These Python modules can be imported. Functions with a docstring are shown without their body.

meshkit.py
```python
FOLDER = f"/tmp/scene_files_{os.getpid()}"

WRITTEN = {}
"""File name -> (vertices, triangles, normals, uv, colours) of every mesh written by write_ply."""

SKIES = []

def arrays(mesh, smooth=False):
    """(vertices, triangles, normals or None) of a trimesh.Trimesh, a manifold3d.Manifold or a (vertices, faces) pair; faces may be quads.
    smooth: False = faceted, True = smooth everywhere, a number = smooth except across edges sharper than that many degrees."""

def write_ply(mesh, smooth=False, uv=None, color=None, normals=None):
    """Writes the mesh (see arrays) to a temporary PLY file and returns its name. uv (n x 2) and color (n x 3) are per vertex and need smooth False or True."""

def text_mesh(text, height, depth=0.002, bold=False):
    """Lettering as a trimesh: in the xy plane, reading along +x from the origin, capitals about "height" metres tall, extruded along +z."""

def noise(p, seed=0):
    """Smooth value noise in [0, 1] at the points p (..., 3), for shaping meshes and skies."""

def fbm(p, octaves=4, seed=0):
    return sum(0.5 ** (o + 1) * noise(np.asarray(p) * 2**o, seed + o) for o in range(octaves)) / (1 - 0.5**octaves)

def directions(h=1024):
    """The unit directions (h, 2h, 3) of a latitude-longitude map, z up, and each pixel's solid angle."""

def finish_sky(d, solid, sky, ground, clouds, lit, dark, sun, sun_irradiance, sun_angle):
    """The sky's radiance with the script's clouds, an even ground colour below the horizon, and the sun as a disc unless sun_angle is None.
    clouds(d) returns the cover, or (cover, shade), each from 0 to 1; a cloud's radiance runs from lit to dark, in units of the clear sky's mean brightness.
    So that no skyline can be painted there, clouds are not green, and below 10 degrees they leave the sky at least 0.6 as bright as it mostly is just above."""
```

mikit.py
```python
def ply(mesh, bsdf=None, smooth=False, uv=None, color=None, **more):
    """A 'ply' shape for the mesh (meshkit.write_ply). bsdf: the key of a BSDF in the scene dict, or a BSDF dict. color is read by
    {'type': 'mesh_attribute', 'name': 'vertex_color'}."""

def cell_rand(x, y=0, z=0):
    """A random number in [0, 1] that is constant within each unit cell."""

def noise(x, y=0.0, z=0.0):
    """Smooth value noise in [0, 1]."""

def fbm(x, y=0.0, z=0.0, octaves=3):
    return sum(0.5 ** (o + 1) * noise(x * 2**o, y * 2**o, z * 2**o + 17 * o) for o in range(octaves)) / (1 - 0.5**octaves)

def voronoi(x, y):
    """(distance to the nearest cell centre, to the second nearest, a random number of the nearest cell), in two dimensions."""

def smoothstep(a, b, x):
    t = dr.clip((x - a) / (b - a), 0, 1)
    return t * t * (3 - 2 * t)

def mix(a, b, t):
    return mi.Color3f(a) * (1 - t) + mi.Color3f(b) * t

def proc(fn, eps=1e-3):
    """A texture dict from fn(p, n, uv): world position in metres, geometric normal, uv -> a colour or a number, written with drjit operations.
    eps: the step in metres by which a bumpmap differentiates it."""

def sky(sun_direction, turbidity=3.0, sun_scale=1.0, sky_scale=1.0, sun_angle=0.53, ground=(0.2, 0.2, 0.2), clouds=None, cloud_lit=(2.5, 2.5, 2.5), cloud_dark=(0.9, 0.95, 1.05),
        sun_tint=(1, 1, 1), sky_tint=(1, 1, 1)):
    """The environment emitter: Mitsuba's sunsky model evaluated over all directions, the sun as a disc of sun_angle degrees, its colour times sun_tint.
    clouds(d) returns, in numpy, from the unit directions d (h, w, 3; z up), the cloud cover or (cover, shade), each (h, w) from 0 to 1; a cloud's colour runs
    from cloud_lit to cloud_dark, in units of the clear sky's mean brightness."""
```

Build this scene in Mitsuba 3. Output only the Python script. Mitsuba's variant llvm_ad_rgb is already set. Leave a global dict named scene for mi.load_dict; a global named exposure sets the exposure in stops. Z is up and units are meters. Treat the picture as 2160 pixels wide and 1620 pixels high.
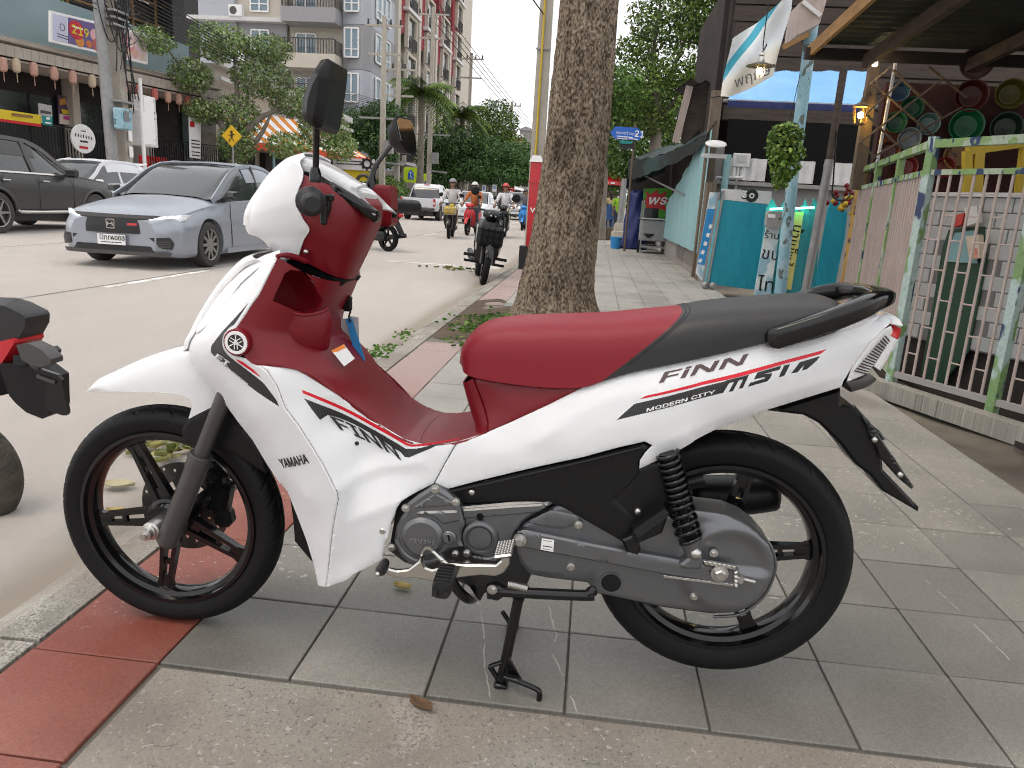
import math, random
import numpy as np, trimesh, mitsuba as mi, mikit, drjit as dr
import manifold3d as mf
from shapely.geometry import Polygon, LineString, Point, MultiPolygon
from shapely import affinity, contains_xy, union_all
from scipy.spatial import Delaunay
from scipy.interpolate import RBFInterpolator
from meshkit import text_mesh, fbm as nfbm, noise as nnoise
from mikit import proc, noise, fbm, voronoi, cell_rand, smoothstep, mix
T = mi.ScalarTransform4f
scene, labels = {}, {}

# ---------------------------------------------------------------- camera, sky, exposure
_eye = np.array([0, 0, 1.0342])
_fwd, _up = np.array([-.09382357, .96720655, -.23602676]), np.array([-.08065640, .22890895, .97010063])
scene['camera'] = {'type': 'perspective', 'fov': 68.76654, 'fov_axis': 'x', 'near_clip': .05, 'far_clip': 3000.,
                   'to_world': T().look_at(origin=_eye.tolist(), target=(_eye + _fwd).tolist(), up=_up.tolist())}
scene['sky'] = mikit.sky((-.35, -.25, .9), turbidity=4, sun_scale=.16, sun_angle=24, clouds=lambda d: (np.ones(d.shape[:2]), .5 - .5 * nfbm(d * 2.2, 3)),
                         cloud_lit=(2.6, 2.62, 2.66), cloud_dark=(2.0, 2.03, 2.08), ground=(.25, .24, .22))
exposure = 2.2

# ---------------------------------------------------------------- materials
def mat(name, bsdf, two=True):
    scene['m_' + name] = {'type': 'twosided', 'b': bsdf} if two else bsdf
    return name
def ply(mesh, m, **k): return mikit.ply(mesh, 'm_' + m, **k)
def rgb(c): return {'type': 'rgb', 'value': [float(v) for v in c]} if not isinstance(c, dict) else c
def pm(name, c, rough=.5, metal=0., spec=.5, coat=0., **k):
    return mat(name, {'type': 'principled', 'base_color': rgb(c), 'roughness': rough, 'metallic': metal, **({'specular': spec} if not metal else {}),
                      **({'clearcoat': coat, 'clearcoat_gloss': .95} if coat else {}), **k})
def bumped(name, c, fn, scale, rough=.6, eps=1e-3, metal=0., spec=.5):
    return mat(name, {'type': 'bumpmap', 'arbitrary': proc(fn, eps), 'scale': scale,
                      'b': {'type': 'principled', 'base_color': rgb(c), 'roughness': rough, 'metallic': metal, **({'specular': spec} if not metal else {})}})
VC = {'type': 'mesh_attribute', 'name': 'vertex_color'}

# ---------------------------------------------------------------- scene bookkeeping
def numbered(k):
    if k not in _used: _used.add(k); return k
    i = 1
    while f'{k}_{i:03d}' in _used: i += 1
    _used.add(f'{k}_{i:03d}'); return f'{k}_{i:03d}'
_used = set()
XF = [None]
def tag(key, label=None, cat=None, group=None, kind=None):
    d = {k: v for k, v in dict(label=label, category=cat, group=group, kind=kind).items() if v}
    if d: labels[key] = d
def thing(name, label, cat, group=None):
    k = numbered(name); tag(k, label, cat, group); return k
def put(key, mesh, m, smooth=False, color=None, xf=None):
    if isinstance(mesh, dict): s = dict(mesh)
    else:
        if isinstance(mesh, (list, tuple)) and not isinstance(mesh[0], np.ndarray): mesh = cat(mesh)
        if color is not None:
            if smooth not in (True, False): smooth = False
            color = np.broadcast_to(np.asarray(color, float), (len(mesh.vertices), 3))
        s = ply(mesh, m, smooth=smooth, color=color)
    x = xf if xf is not None else XF[0]
    if x is not None: s['to_world'] = x
    scene[key] = s
    return key
def part(root, name, mesh, m, smooth=False, label=None, kind=None, color=None, xf=None):
    k = numbered(f'{root}__{name}'); put(k, mesh, m, smooth, color, xf)
    tag(k, label, kind=kind); return k
def solo(name, mesh, m, label, cat_, group=None, smooth=False, kind=None, color=None, xf=None):
    k = numbered(name); put(k, mesh, m, smooth, color, xf); tag(k, label, cat_, group, kind); return k
def struct(name, mesh, m, smooth=False, color=None, label=None):
    k = numbered(name); put(k, mesh, m, smooth, color); tag(k, label, kind='structure'); return k

# ---------------------------------------------------------------- mesh helpers
def TM(v, f): return trimesh.Trimesh(np.asarray(v, float), np.asarray(f, int), process=False)
def cat(ms): return trimesh.util.concatenate([m for m in ms if m is not None])
def moved(m, v): m = m.copy(); m.apply_translation(v); return m
def rotm(m, deg, axis, at=(0, 0, 0)):
    m = m.copy(); m.apply_transform(trimesh.transformations.rotation_matrix(math.radians(deg), axis, at)); return m
def box(c, s, rz=0, ry=0, rx=0, bev=0):
    if bev:
        h = np.array(s) / 2 - bev
        pts = [h * [i, j, k] + np.array(o) * bev for i in (-1, 1) for j in (-1, 1) for k in (-1, 1) for o in ((i, 0, 0), (0, j, 0), (0, 0, k))]
        m = trimesh.convex.convex_hull(np.array(pts))
    else: m = trimesh.creation.box(s)
    for a, ax in ((rx, (1, 0, 0)), (ry, (0, 1, 0)), (rz, (0, 0, 1))):
        if a: m = rotm(m, a, ax)
    return moved(m, c)
def hull(p): return trimesh.convex.convex_hull(np.asarray(p, float))
def bar(a, b, w, h, up=(0, 0, 1)):
    "a square bar from a to b"
    a, b = np.asarray(a, float), np.asarray(b, float); t = b - a; t /= np.linalg.norm(t)
    s = np.cross(t, up); s = np.cross(t, (1, 0, 0)) if np.linalg.norm(s) < 1e-6 else s; s /= np.linalg.norm(s); u = np.cross(s, t)
    v = [p + s * i * w / 2 + u * j * h / 2 for p in (a, b) for i, j in ((-1, -1), (1, -1), (1, 1), (-1, 1))]
    return TM(v, [[0, 2, 1], [0, 3, 2], [4, 5, 6], [4, 6, 7]] + [x for i in range(4) for x in ([i, (i + 1) % 4, (i + 1) % 4 + 4], [i, (i + 1) % 4 + 4, i + 4])])
def spline(p, n=8):
    p = np.asarray(p, float)
    if len(p) < 3: return p
    q = np.vstack([2 * p[0] - p[1], p, 2 * p[-1] - p[-2]]); out = []
    for i in range(1, len(q) - 2):
        a, b, c, d = q[i - 1:i + 3]
        for t in np.linspace(0, 1, n, endpoint=False): out.append(.5 * (2 * b + (c - a) * t + (2 * a - 5 * b + 4 * c - d) * t * t + (3 * b - a - 3 * c + d) * t ** 3))
    return np.array(out + [q[-2]])
def tube(p, r, n=10, cap=True):
    p = np.asarray(p, float); r = np.broadcast_to(r, (len(p),)).astype(float)
    t = np.gradient(p, axis=0); t /= np.linalg.norm(t, axis=1, keepdims=True) + 1e-12
    a = np.cross(t[0], [0, 0, 1.]); a = np.cross(t[0], [1., 0, 0]) if np.linalg.norm(a) < 1e-3 else a
    A = []
    for k in t:
        a = a - k * (a @ k); a /= np.linalg.norm(a) + 1e-12; A.append(a)
    A = np.array(A); B = np.cross(t, A); g = np.arange(n) * 2 * np.pi / n
    v = (p[:, None] + r[:, None, None] * (np.cos(g)[None, :, None] * A[:, None] + np.sin(g)[None, :, None] * B[:, None])).reshape(-1, 3)
    f = _gridf(len(p), n, True)
    if cap:
        v = np.vstack([v, p[0], p[-1]]); c0, c1 = len(v) - 2, len(v) - 1; L = (len(p) - 1) * n
        f = np.vstack([f, [[c0, (i + 1) % n, i] for i in range(n)], [[c1, L + i, L + (i + 1) % n] for i in range(n)]])
    return TM(v, f)
def _gridf(m, n, wrap=False):
    i, j = np.meshgrid(np.arange(m - 1), np.arange(n if wrap else n - 1), indexing='ij'); k = (j + 1) % n
    a, b, c, d = i * n + j, i * n + k, (i + 1) * n + k, (i + 1) * n + j
    return np.vstack([np.stack([a, b, c], -1).reshape(-1, 3), np.stack([a, c, d], -1).reshape(-1, 3)])
def grid(G, wrap=False, caps=False):
    "G (m, n, 3) points -> surface"
    G = np.asarray(G, float); m, n = G.shape[:2]; v = G.reshape(-1, 3); f = _gridf(m, n, wrap)
    if caps:
        v = np.vstack([v, G[0].mean(0), G[-1].mean(0)]); c0, c1 = len(v) - 2, len(v) - 1; L = (m - 1) * n
        f = np.vstack([f, [[c0, (i + 1) % n, i] for i in range(n)], [[c1, L + i, L + (i + 1) % n] for i in range(n)]])
    return TM(v, f)
def thick(G, t):
    "a grid surface given a thickness: closed shell"
    G = np.asarray(G, float); m, n = G.shape[:2]
    N = np.cross(np.gradient(G, axis=0), np.gradient(G, axis=1)); N /= np.linalg.norm(N, axis=2, keepdims=True) + 1e-12
    v = np.vstack([G.reshape(-1, 3), (G - N * t).reshape(-1, 3)]); f = _gridf(m, n); k = m * n
    rim = [i for i in range(n)] + [i * n + n - 1 for i in range(1, m)] + [(m - 1) * n + i for i in range(n - 2, -1, -1)] + [i * n for i in range(m - 2, 0, -1)]
    r = np.array(rim); q = np.roll(r, -1)
    return TM(v, np.vstack([f, f[:, ::-1] + k, np.stack([r, r + k, q], 1), np.stack([q, r + k, q + k], 1)]))
def lathe(prof, c=(0, 0, 0), axis=(0, 0, 1), n=32, closed=False):
    "profile [(radius, height)] turned about the axis through c"
    prof = np.asarray(prof, float); g = np.arange(n) * 2 * np.pi / n
    if closed: prof = np.vstack([prof, prof[:1]])
    G = np.stack([prof[:, :1] * np.cos(g), prof[:, :1] * np.sin(g), np.repeat(prof[:, 1:], n, 1)], -1)
    m = TM(G.reshape(-1, 3), _gridf(len(prof), n, True)[:, ::-1])
    m.apply_transform(trimesh.geometry.align_vectors([0, 0, 1], np.asarray(axis, float) / np.linalg.norm(axis))); return moved(m, c)
def ball(c, r, s=2):
    m = trimesh.creation.icosphere(s); m.apply_scale(r); return moved(m, c)
def prism(poly, t, frame=None):
    "polygon extruded by t along +w of the frame (origin, u, v, w)"
    if not isinstance(poly, (Polygon, MultiPolygon)): poly = Polygon(poly)
    if not poly.is_valid: poly = poly.buffer(0)
    m = cat([trimesh.creation.extrude_polygon(g, t, engine='earcut') for g in getattr(poly, 'geoms', [poly]) if g.area > 1e-10])
    if frame is not None:
        o, u, v, w = [np.asarray(x, float) for x in frame]; M = np.eye(4); M[:3, 0], M[:3, 1], M[:3, 2], M[:3, 3] = u, v, w, o
        m.apply_transform(M)
        if np.linalg.det(M[:3, :3]) < 0: m.invert()
    return m
def text(s, h, frame, depth=.002, bold=False, width=None, shear=0.):
    "lettering on a plane: frame (origin at the start of the baseline, u along the line, v up, w outwards)"
    m = text_mesh(s, h, depth, bold); v = m.vertices.copy()
    if width: v[:, 0] *= width / max(v[:, 0].max(), 1e-9)
    v[:, 0] += v[:, 1] * shear
    o, u, vv, w = [np.asarray(x, float) for x in frame]; m.vertices = o + v[:, :1] * u + v[:, 1:2] * vv + v[:, 2:] * w
    return m
def solid(m):
    return mf.Manifold(mf.Mesh(np.asarray(m.vertices, np.float32), np.asarray(m.faces, np.uint32)))
def unsolid(s):
    a = s.to_mesh(); return TM(a.vert_properties[:, :3], a.tri_verts)
def blob(bones, edge=.03, it=8):
    "bones [((a, ra), (b, rb))] joined into one smooth skin"
    def cap(p, r):
        s = trimesh.creation.icosphere(2); return s.vertices * r + np.asarray(p, float)
    s = None
    for (a, ra), (b, rb) in bones:
        h = mf.Manifold.hull_points(np.vstack([cap(a, ra), cap(b, rb)]).astype(np.float32)); s = h if s is None else s + h
    m = unsolid(s.refine_to_length(edge)); m.merge_vertices()
    return trimesh.smoothing.filter_taubin(m, iterations=it)
rng = np.random.default_rng(7)

# ---------------------------------------------------------------- shared materials
pm('white_paint', (.70, .71, .725), .16, coat=.6); pm('red_plastic', (.155, .004, .010), .40, spec=.4)
pm('black_gloss', (.004, .004, .005), .12, spec=.5); pm('black_plastic', (.006, .006, .007), .38, spec=.3); pm('deep_black', (.004, .004, .004), .7, spec=.15)
pm('tyre_rubber', (.006, .006, .007), .55, spec=.22); pm('grip_rubber', (.014, .014, .015), .5, spec=.4)
pm('dark_grey_metal', (.09, .085, .085), .42, .6); pm('grey_metal', (.16, .165, .175), .38, .75); pm('grey_metal_light', (.3, .3, .31), .35, .8); pm('dark_engine', (.04, .04, .042), .5, .5)
pm('steel', (.55, .54, .52), .3, 1.); pm('dark_steel', (.10, .095, .09), .4, .9); pm('chrome', (.62, .6, .57), .16, 1.); pm('mirror', (.85, .85, .86), .03, 1.)
pm('clear_lens', (.72, .72, .72), .1, coat=1., spec=.6); pm('meter_glass', (.36, .36, .37), .08, coat=1., spec=.8); pm('red_lens', (.5, .01, .015), .1, coat=1.)
pm('orange_plastic', (.75, .22, .03), .4); pm('white_print', (.76, .76, .76), .5); pm('dark_print', (.012, .012, .013), .4); pm('foil_print', (.10, .07, .07), .25, .8); pm('decal_red', (.62, .004, .02), .3)
pm('blue_cloth', (.03, .22, .50), .8); pm('paper_grey', (.42, .42, .43), .8)
bumped('red_vinyl', (.21, .007, .017), lambda p, n, uv: fbm(p.x * 700, p.y * 700, p.z * 700, 2), .0004, .46, 4e-4, spec=.4)
bumped('black_vinyl', (.013, .013, .015), lambda p, n, uv: fbm(p.x * 700, p.y * 700, p.z * 700, 2), .0004, .45, 4e-4, spec=.5)
def _stripe(p, n, uv):
    s = (p.x * 1.0 + p.z * .35) * 210; return mix((.008, .008, .009), (.028, .028, .03), smoothstep(.35, .55, dr.abs(s - dr.floor(s) - .5) * 2))
pm('stripe_black', proc(_stripe), .35)

# ---------------------------------------------------------------- ground, road, kerb, pavement
GX0, GY0, GS, GR = -.882, 1.375, .30, .305
def _segs(x, y, segs):
    d = mi.Float(9.)
    for (ax, ay), (bx, by) in segs:
        ux, uy = bx - ax, by - ay; t = dr.clip(((x - ax) * ux + (y - ay) * uy) / (ux * ux + uy * uy), 0, 1); d = dr.minimum(d, dr.hypot(x - ax - ux * t, y - ay - uy * t))
    return d
_SC = [(a, b) for l in ([(-.232,1.796),(-.201,1.688),(-.184,1.606),(-.171,1.511),(-.141,1.396)], [(-.039,1.792),(-.013,1.661),(-.014,1.62)], [(-.017,1.579),(0.009,1.506),(0.02,1.46)], [(0.031,1.429),(0.049,1.377)], [(1.072,2.207),(1.1,1.981),(1.111,1.782)]) for a, b in zip(l[:-1], l[1:])]
def _tile(p, n, uv):
    i, j = dr.floor((p.x - GX0) / GS), dr.floor((p.y - GY0) / GR); r = cell_rand(i, j, 3)
    f = fbm(p.x * 3.1, p.y * 3.1, 0, 4); g = noise(p.x * 310, p.y * 310, 1); h = noise(p.x * 95, p.y * 95, 5); red = (i < -.5)
    base = mix((.165, .160, .142), (.245, .232, .208), dr.clip(.5 + (r - .5) * .9 + (f - .5) * 1.6, 0, 1))
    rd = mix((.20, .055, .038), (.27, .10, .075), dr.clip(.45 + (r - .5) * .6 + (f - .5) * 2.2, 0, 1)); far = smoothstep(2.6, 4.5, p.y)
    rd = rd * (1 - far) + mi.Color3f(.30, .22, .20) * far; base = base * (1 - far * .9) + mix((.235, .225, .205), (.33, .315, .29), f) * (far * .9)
    c = dr.select(red, rd, base)
    c = mix(c, (.42, .40, .37), smoothstep(.83, .93, h) * smoothstep(.5, .62, fbm(p.x * 1.9, p.y * 1.9, 4, 2)) * .8)
    c = c * (.86 + .28 * g); c = mix(c, (.5, .49, .46), smoothstep(.0025, .0006, _segs(p.x + .004 * noise(p.x * 60, p.y * 60), p.y, _SC)) * .55 * smoothstep(.25, .6, noise(p.x * 45, p.y * 45, 9)))
    dirt = smoothstep(.58, .75, fbm(p.x * 1.3 + 7, p.y * 1.3, 2, 3)); return c * (1 - .28 * dirt)
def _tile_r(p, n, uv): return .36 + .3 * fbm(p.x * 4, p.y * 4, 3, 3)
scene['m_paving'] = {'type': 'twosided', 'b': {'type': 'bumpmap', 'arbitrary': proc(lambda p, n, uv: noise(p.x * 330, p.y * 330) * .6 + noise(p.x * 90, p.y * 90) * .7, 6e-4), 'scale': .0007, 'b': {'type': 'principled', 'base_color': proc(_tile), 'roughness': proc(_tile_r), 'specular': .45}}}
def _far(p, n, uv):
    a, b = (p.x - GX0) / GS, (p.y - GY0) / GR; u, v = dr.abs(a - dr.floor(a) - .5), dr.abs(b - dr.floor(b) - .5); j = dr.maximum(smoothstep(.47, .487, u), smoothstep(.47, .487, v)); return _tile(p, n, uv) * (1 - .45 * j)
pm('paving_far', proc(_far), .55)
def _rough(p, n, uv):
    f, g = fbm(p.x * 5, p.y * 5, 1, 4), noise(p.x * 260, p.y * 260, 2); c = mix((.17, .16, .14), (.30, .285, .25), dr.clip(f * 1.5 - .25 + (g - .5) * .55, 0, 1))
    w = smoothstep(.62, .75, fbm(p.x * 7 + 3, p.y * 4, 6, 3)); c = mix(c, (.45, .43, .40), w * .6 * smoothstep(.3, .6, g)); c = mix(c, (.07, .068, .06), smoothstep(.80, .9, noise(p.x * 190, p.y * 190, 7)) * .6); c = mix(c, (.46, .45, .42), smoothstep(.86, .95, noise(p.x * 150, p.y * 150, 4)) * .8); return mix(c, (.24, .185, .16), smoothstep(.55, .72, fbm(p.x * 2.2, p.y * 2.2 + 5, 1, 2)) * .35)
scene['m_rough_concrete'] = {'type': 'twosided', 'b': {'type': 'bumpmap', 'arbitrary': proc(lambda p, n, uv: noise(p.x * 260, p.y * 260) + .8 * noise(p.x * 110, p.y * 110), 8e-4), 'scale': .0016, 'b': {'type': 'principled', 'base_color': proc(_rough), 'roughness': .75, 'specular': .35}}}
def _road(p, n, uv):
    f = fbm(p.x * .55, p.y * .25, 0, 4); g = noise(p.x * 70, p.y * 70, 3); k = fbm(p.x * 4, p.y * 1.2, 2, 3)
    c = mix((.32, .292, .268), (.39, .358, .332), dr.clip(f * 1.2 - .1 + (g - .5) * .25 + (k - .5) * .4, 0, 1))
    e = smoothstep(-1.75, -1.42, p.x) * (.5 + k); return mix(c, (.20, .17, .13), dr.clip(e, 0, .75))
scene['m_road_concrete'] = {'type': 'twosided', 'b': {'type': 'bumpmap', 'arbitrary': proc(lambda p, n, uv: noise(p.x * 120, p.y * 120) + noise(p.x * 40, p.y * 40), 1e-3), 'scale': .002, 'b': {'type': 'principled', 'base_color': proc(_road), 'roughness': .72, 'specular': .35}}}
def _wet(p, n, uv):
    f = fbm(p.x * 2.4, p.y * 2.4, 0, 4); return mix((.045, .036, .028), (.17, .15, .12), dr.clip(f * 1.7 - .45, 0, 1))
def _wet_r(p, n, uv): return dr.clip(.75 - 1.1 * smoothstep(.42, .62, fbm(p.x * 1.7 + 4, p.y * 1.7, 2, 3)), .07, 1)
mat('wet_ground', {'type': 'principled', 'base_color': proc(_wet), 'roughness': proc(_wet_r), 'specular': .5})
pm('joint_dark', (.13, .12, .105), .9); pm('soil', (.075, .055, .038), .95); pm('road_white', proc(lambda p, n, uv: mix((.35, .33, .3), (.62, .61, .58), smoothstep(.3, .6, fbm(p.x * 9, p.y * 9, 0, 3)))), .7)
struct('ground', box((0, 150, -.55), (900, 900, .8)), 'road_concrete')
struct('road', box((-8.2, 100, -.115), (13.5, 320, .03)), 'road_concrete')
rd = numbered('road_marking'); labels[rd] = {'kind': 'structure', 'label': 'white lane dashes and dark joints on the road'}
for k in range(14): part(rd, 'lane_dash', box((-5.16, 8.6 + k * 7.5, -.0975), (.10, 2.2, .003)), 'road_white')
for x in (-5.28, -9.2): part(rd, 'road_joint', grid(np.array([[(x + .012 * s + .05 * nnoise(np.array([[y * .35, x, 0.]]))[0], y, -.0972) for s in (-1, 1)] for y in np.linspace(-4, 80, 300)])), 'joint_dark')
part(rd, 'stop_line', box((-2.6, 13.0, -.0975), (2.0, .12, .003)), 'road_white')
kb = numbered('kerb'); labels[kb] = {'kind': 'structure'}
for k in range(26):
    y0 = .4 + k * 1.0; w = .06 * math.sin(k * 2.3)
    m = prism([(-1.19, -.2), (-1.19, 0), (-1.30, -.004), (-1.40 - w * .2, -.07), (-1.46, -.098), (-1.46, -.2)], .988, ((0, y0 + .994, 0), (1, 0, 0), (0, 0, 1), (0, -1, 0)))
    part(kb, 'kerb_stone', m.subdivide_to_size(.2), 'rough_concrete')
for y0, L in ((26.4, 90),): part(kb, 'kerb_stone', prism([(-1.19, -.2), (-1.19, 0), (-1.32, 0), (-1.36, -.2)], L, ((0, y0 + L, 0), (1, 0, 0), (0, 0, 1), (0, -1, 0))), 'rough_concrete', label='long run of kerb in the distance')
# pavement: bed, single tiles near by, far sheet
pv = numbered('pavement'); labels[pv] = {'kind': 'structure'}
part(pv, 'bed', box((.3, 3.9, -.04), (2.98, 8.2, .06)), 'joint_dark')
PIT = (-1.12, 5.46, -.56, 7.75)
tile_v = []
for k in range(6):
    g = GS - .0045 - .001 * (k % 3); m = box((0, 0, -.02), (g, GR - .0045, .04), bev=.002); m = rotm(m, (k - 2.5) * .12, (0, 0, 1)); m = rotm(m, (k - 2.5) * .10, (1, 0, 0)); tile_v.append(ply(m, 'paving', smooth=20))
for j in range(0, 20):
    for i in range(-1, 9):
        x, y = GX0 + (i + .5) * GS, GY0 + (j + .5) * GR
        if x > 1.74 or (PIT[0] - .1 < x < PIT[2] + .1 and PIT[1] - .1 < y < PIT[3]): continue
        part(pv, 'paving_tile', tile_v[(i * 7 + j * 3) % 6], None, xf=T().translate([x, y, .0015 * ((i * 5 + j * 11) % 4) / 3 - .001]))
for j in (-1, -2, -3): part(pv, 'paving_tile', tile_v[(j * 3) % 6], None, xf=T().translate([GX0 - GS / 2, GY0 + (j + .5) * GR, 0]))
part(pv, 'concrete_strip', [box((.45, GY0 - .86, -.031), (2.64, 1.70, .06), bev=.004)], 'rough_concrete', label='rough cast concrete strip along the front')
part(pv, 'strip_groove', [bar(a, b, .012, .003) for a, b in ((np.array([-.87, .985, -.0005]), np.array([-.2, .94, -.0005])),)], 'joint_dark')
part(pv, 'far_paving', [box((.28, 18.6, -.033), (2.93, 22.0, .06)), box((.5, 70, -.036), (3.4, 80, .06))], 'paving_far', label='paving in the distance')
struct('gutter', grid(np.array([[(1.72 + .9 * t + .02 * math.sin(y * 5), y, -.012 - .035 * math.sin(math.pi * min(1, t * 1.6)) + .006 * nnoise(np.array([[y * 3, t * 4, 0.]]))[0]) for t in np.linspace(0, 1, 14)] for y in np.linspace(.6, 9.9, 90)])), 'wet_ground', True, label='wet stained gutter beside the fence')
struct('plinth', [bar((1.80, 4.95, .03), (2.42, 3.5, .03), .10, .10), bar((1.83, 4.9, .03), (2.36, 7.6, .03), .10, .10)], 'rough_concrete', label='low concrete plinth under the fence')
struct('soil_pit', grid(np.array([[(PIT[0] - .06 + (PIT[2] - PIT[0] + .6) * a, PIT[1] - .05 + (PIT[3] - PIT[1] + .3) * b, -.028 + .05 * nfbm(np.array([[a * 6, b * 8, 0.]]))[0]) for a in np.linspace(0, 1, 40)] for b in np.linspace(0, 1, 60)])), 'soil', True)
# fallen leaves
pm('leaf_dry', (.42, .33, .13), .75); pm('leaf_pale', (.42, .38, .24), .8); pm('leaf_brown', (.16, .095, .055), .8); pm('leaf_litter', VC, .75)
def leaf(L, w, curl, n=9):
    G = []
    for t in np.linspace(0, 1, n):
        ww = w * math.sin(math.pi * min(1, t * .96 + .04)) ** .8
        G.append([(L * (t - .5), ww * s, curl * (abs(s) ** 1.5) * w * 1.2 + .25 * curl * L * (t - .5) ** 2 + .003) for s in np.linspace(-1, 1, 5)])
    return thick(np.array(G), .0008)
for q, L, w, c, rz, m, lab in (([(-.44,1.8)], .05, .012, .9, -8, 'leaf_dry', 'yellow curled leaf on the paving beside the gear pedal'), ([(-.279,1.328)], .055, .010, 1.5, -22, 'leaf_brown', 'brown rolled leaf on the rough concrete strip in front'), ([(-1.703,2.473)], .12, .035, .35, 12, 'leaf_pale', 'large pale leaf on the road seen through the front wheel'),
                             ([(-1.574,2.26)], .06, .014, .7, 15, 'leaf_dry', 'small yellow leaf behind the front spoke'), ([(-1.346,1.936)], .035, .012, .5, 60, 'leaf_dry', 'yellow leaf on the kerb inside the front wheel')):
    solo('fallen_leaf', rotm(leaf(L, w, c), rz, (0, 0, 1)), m, lab, 'leaf', smooth=True, xf=T().translate([*q[0], .0 if q[0][0] > -1.2 else -.09]))
def litter(name, c, r, n, z, cols, lab, sz=.03, seed=1, up=.4):
    g = np.random.default_rng(seed); ms, cs = [], []
    for _ in range(n):
        a = g.normal(0, 1, 2) * r; m = leaf(sz * g.uniform(.6, 1.4), sz * .3 * g.uniform(.6, 1.3), g.uniform(.2, 1.2), 5); m = rotm(m, g.uniform(-30, 30) * up * 2, (1, 0, 0)); m = rotm(m, g.uniform(0, 360), (0, 0, 1)); ms.append(moved(m, [c[0] + a[0], c[1] + a[1], z + g.uniform(0, up * sz)])); cs += [np.array(cols[g.integers(len(cols))]) * g.uniform(.7, 1.2)] * len(m.vertices)
    return solo(name, cat(ms), 'leaf_litter', lab, 'leaves', kind='stuff', color=np.array(cs))
GREENS = [(.16, .20, .035), (.10, .16, .03), (.22, .23, .06), (.07, .12, .02)]
litter('leaf_litter', [(-1.74,2.912)][0], (.12, .09), 60, -.09, [(.24, .25, .08), (.30, .27, .10), (.14, .17, .04)], 'yellow green wilted leaves lying on the road behind the front wheel', .06, 2)
litter('leaf_litter', [(-2.145,12.08)][0], (.22, .12), 45, -.09, GREENS, 'green leaves lying on the road beside the parked scooter', .07, 3)
litter('weed_patch', (-.86, 6.2), (.13, .40), 520, -.02, [(.05, .13, .015), (.08, .17, .02), (.12, .2, .03), (.035, .09, .01)], 'green weeds growing in the soil pit of the tree', .036, 4, 1.2)
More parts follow.
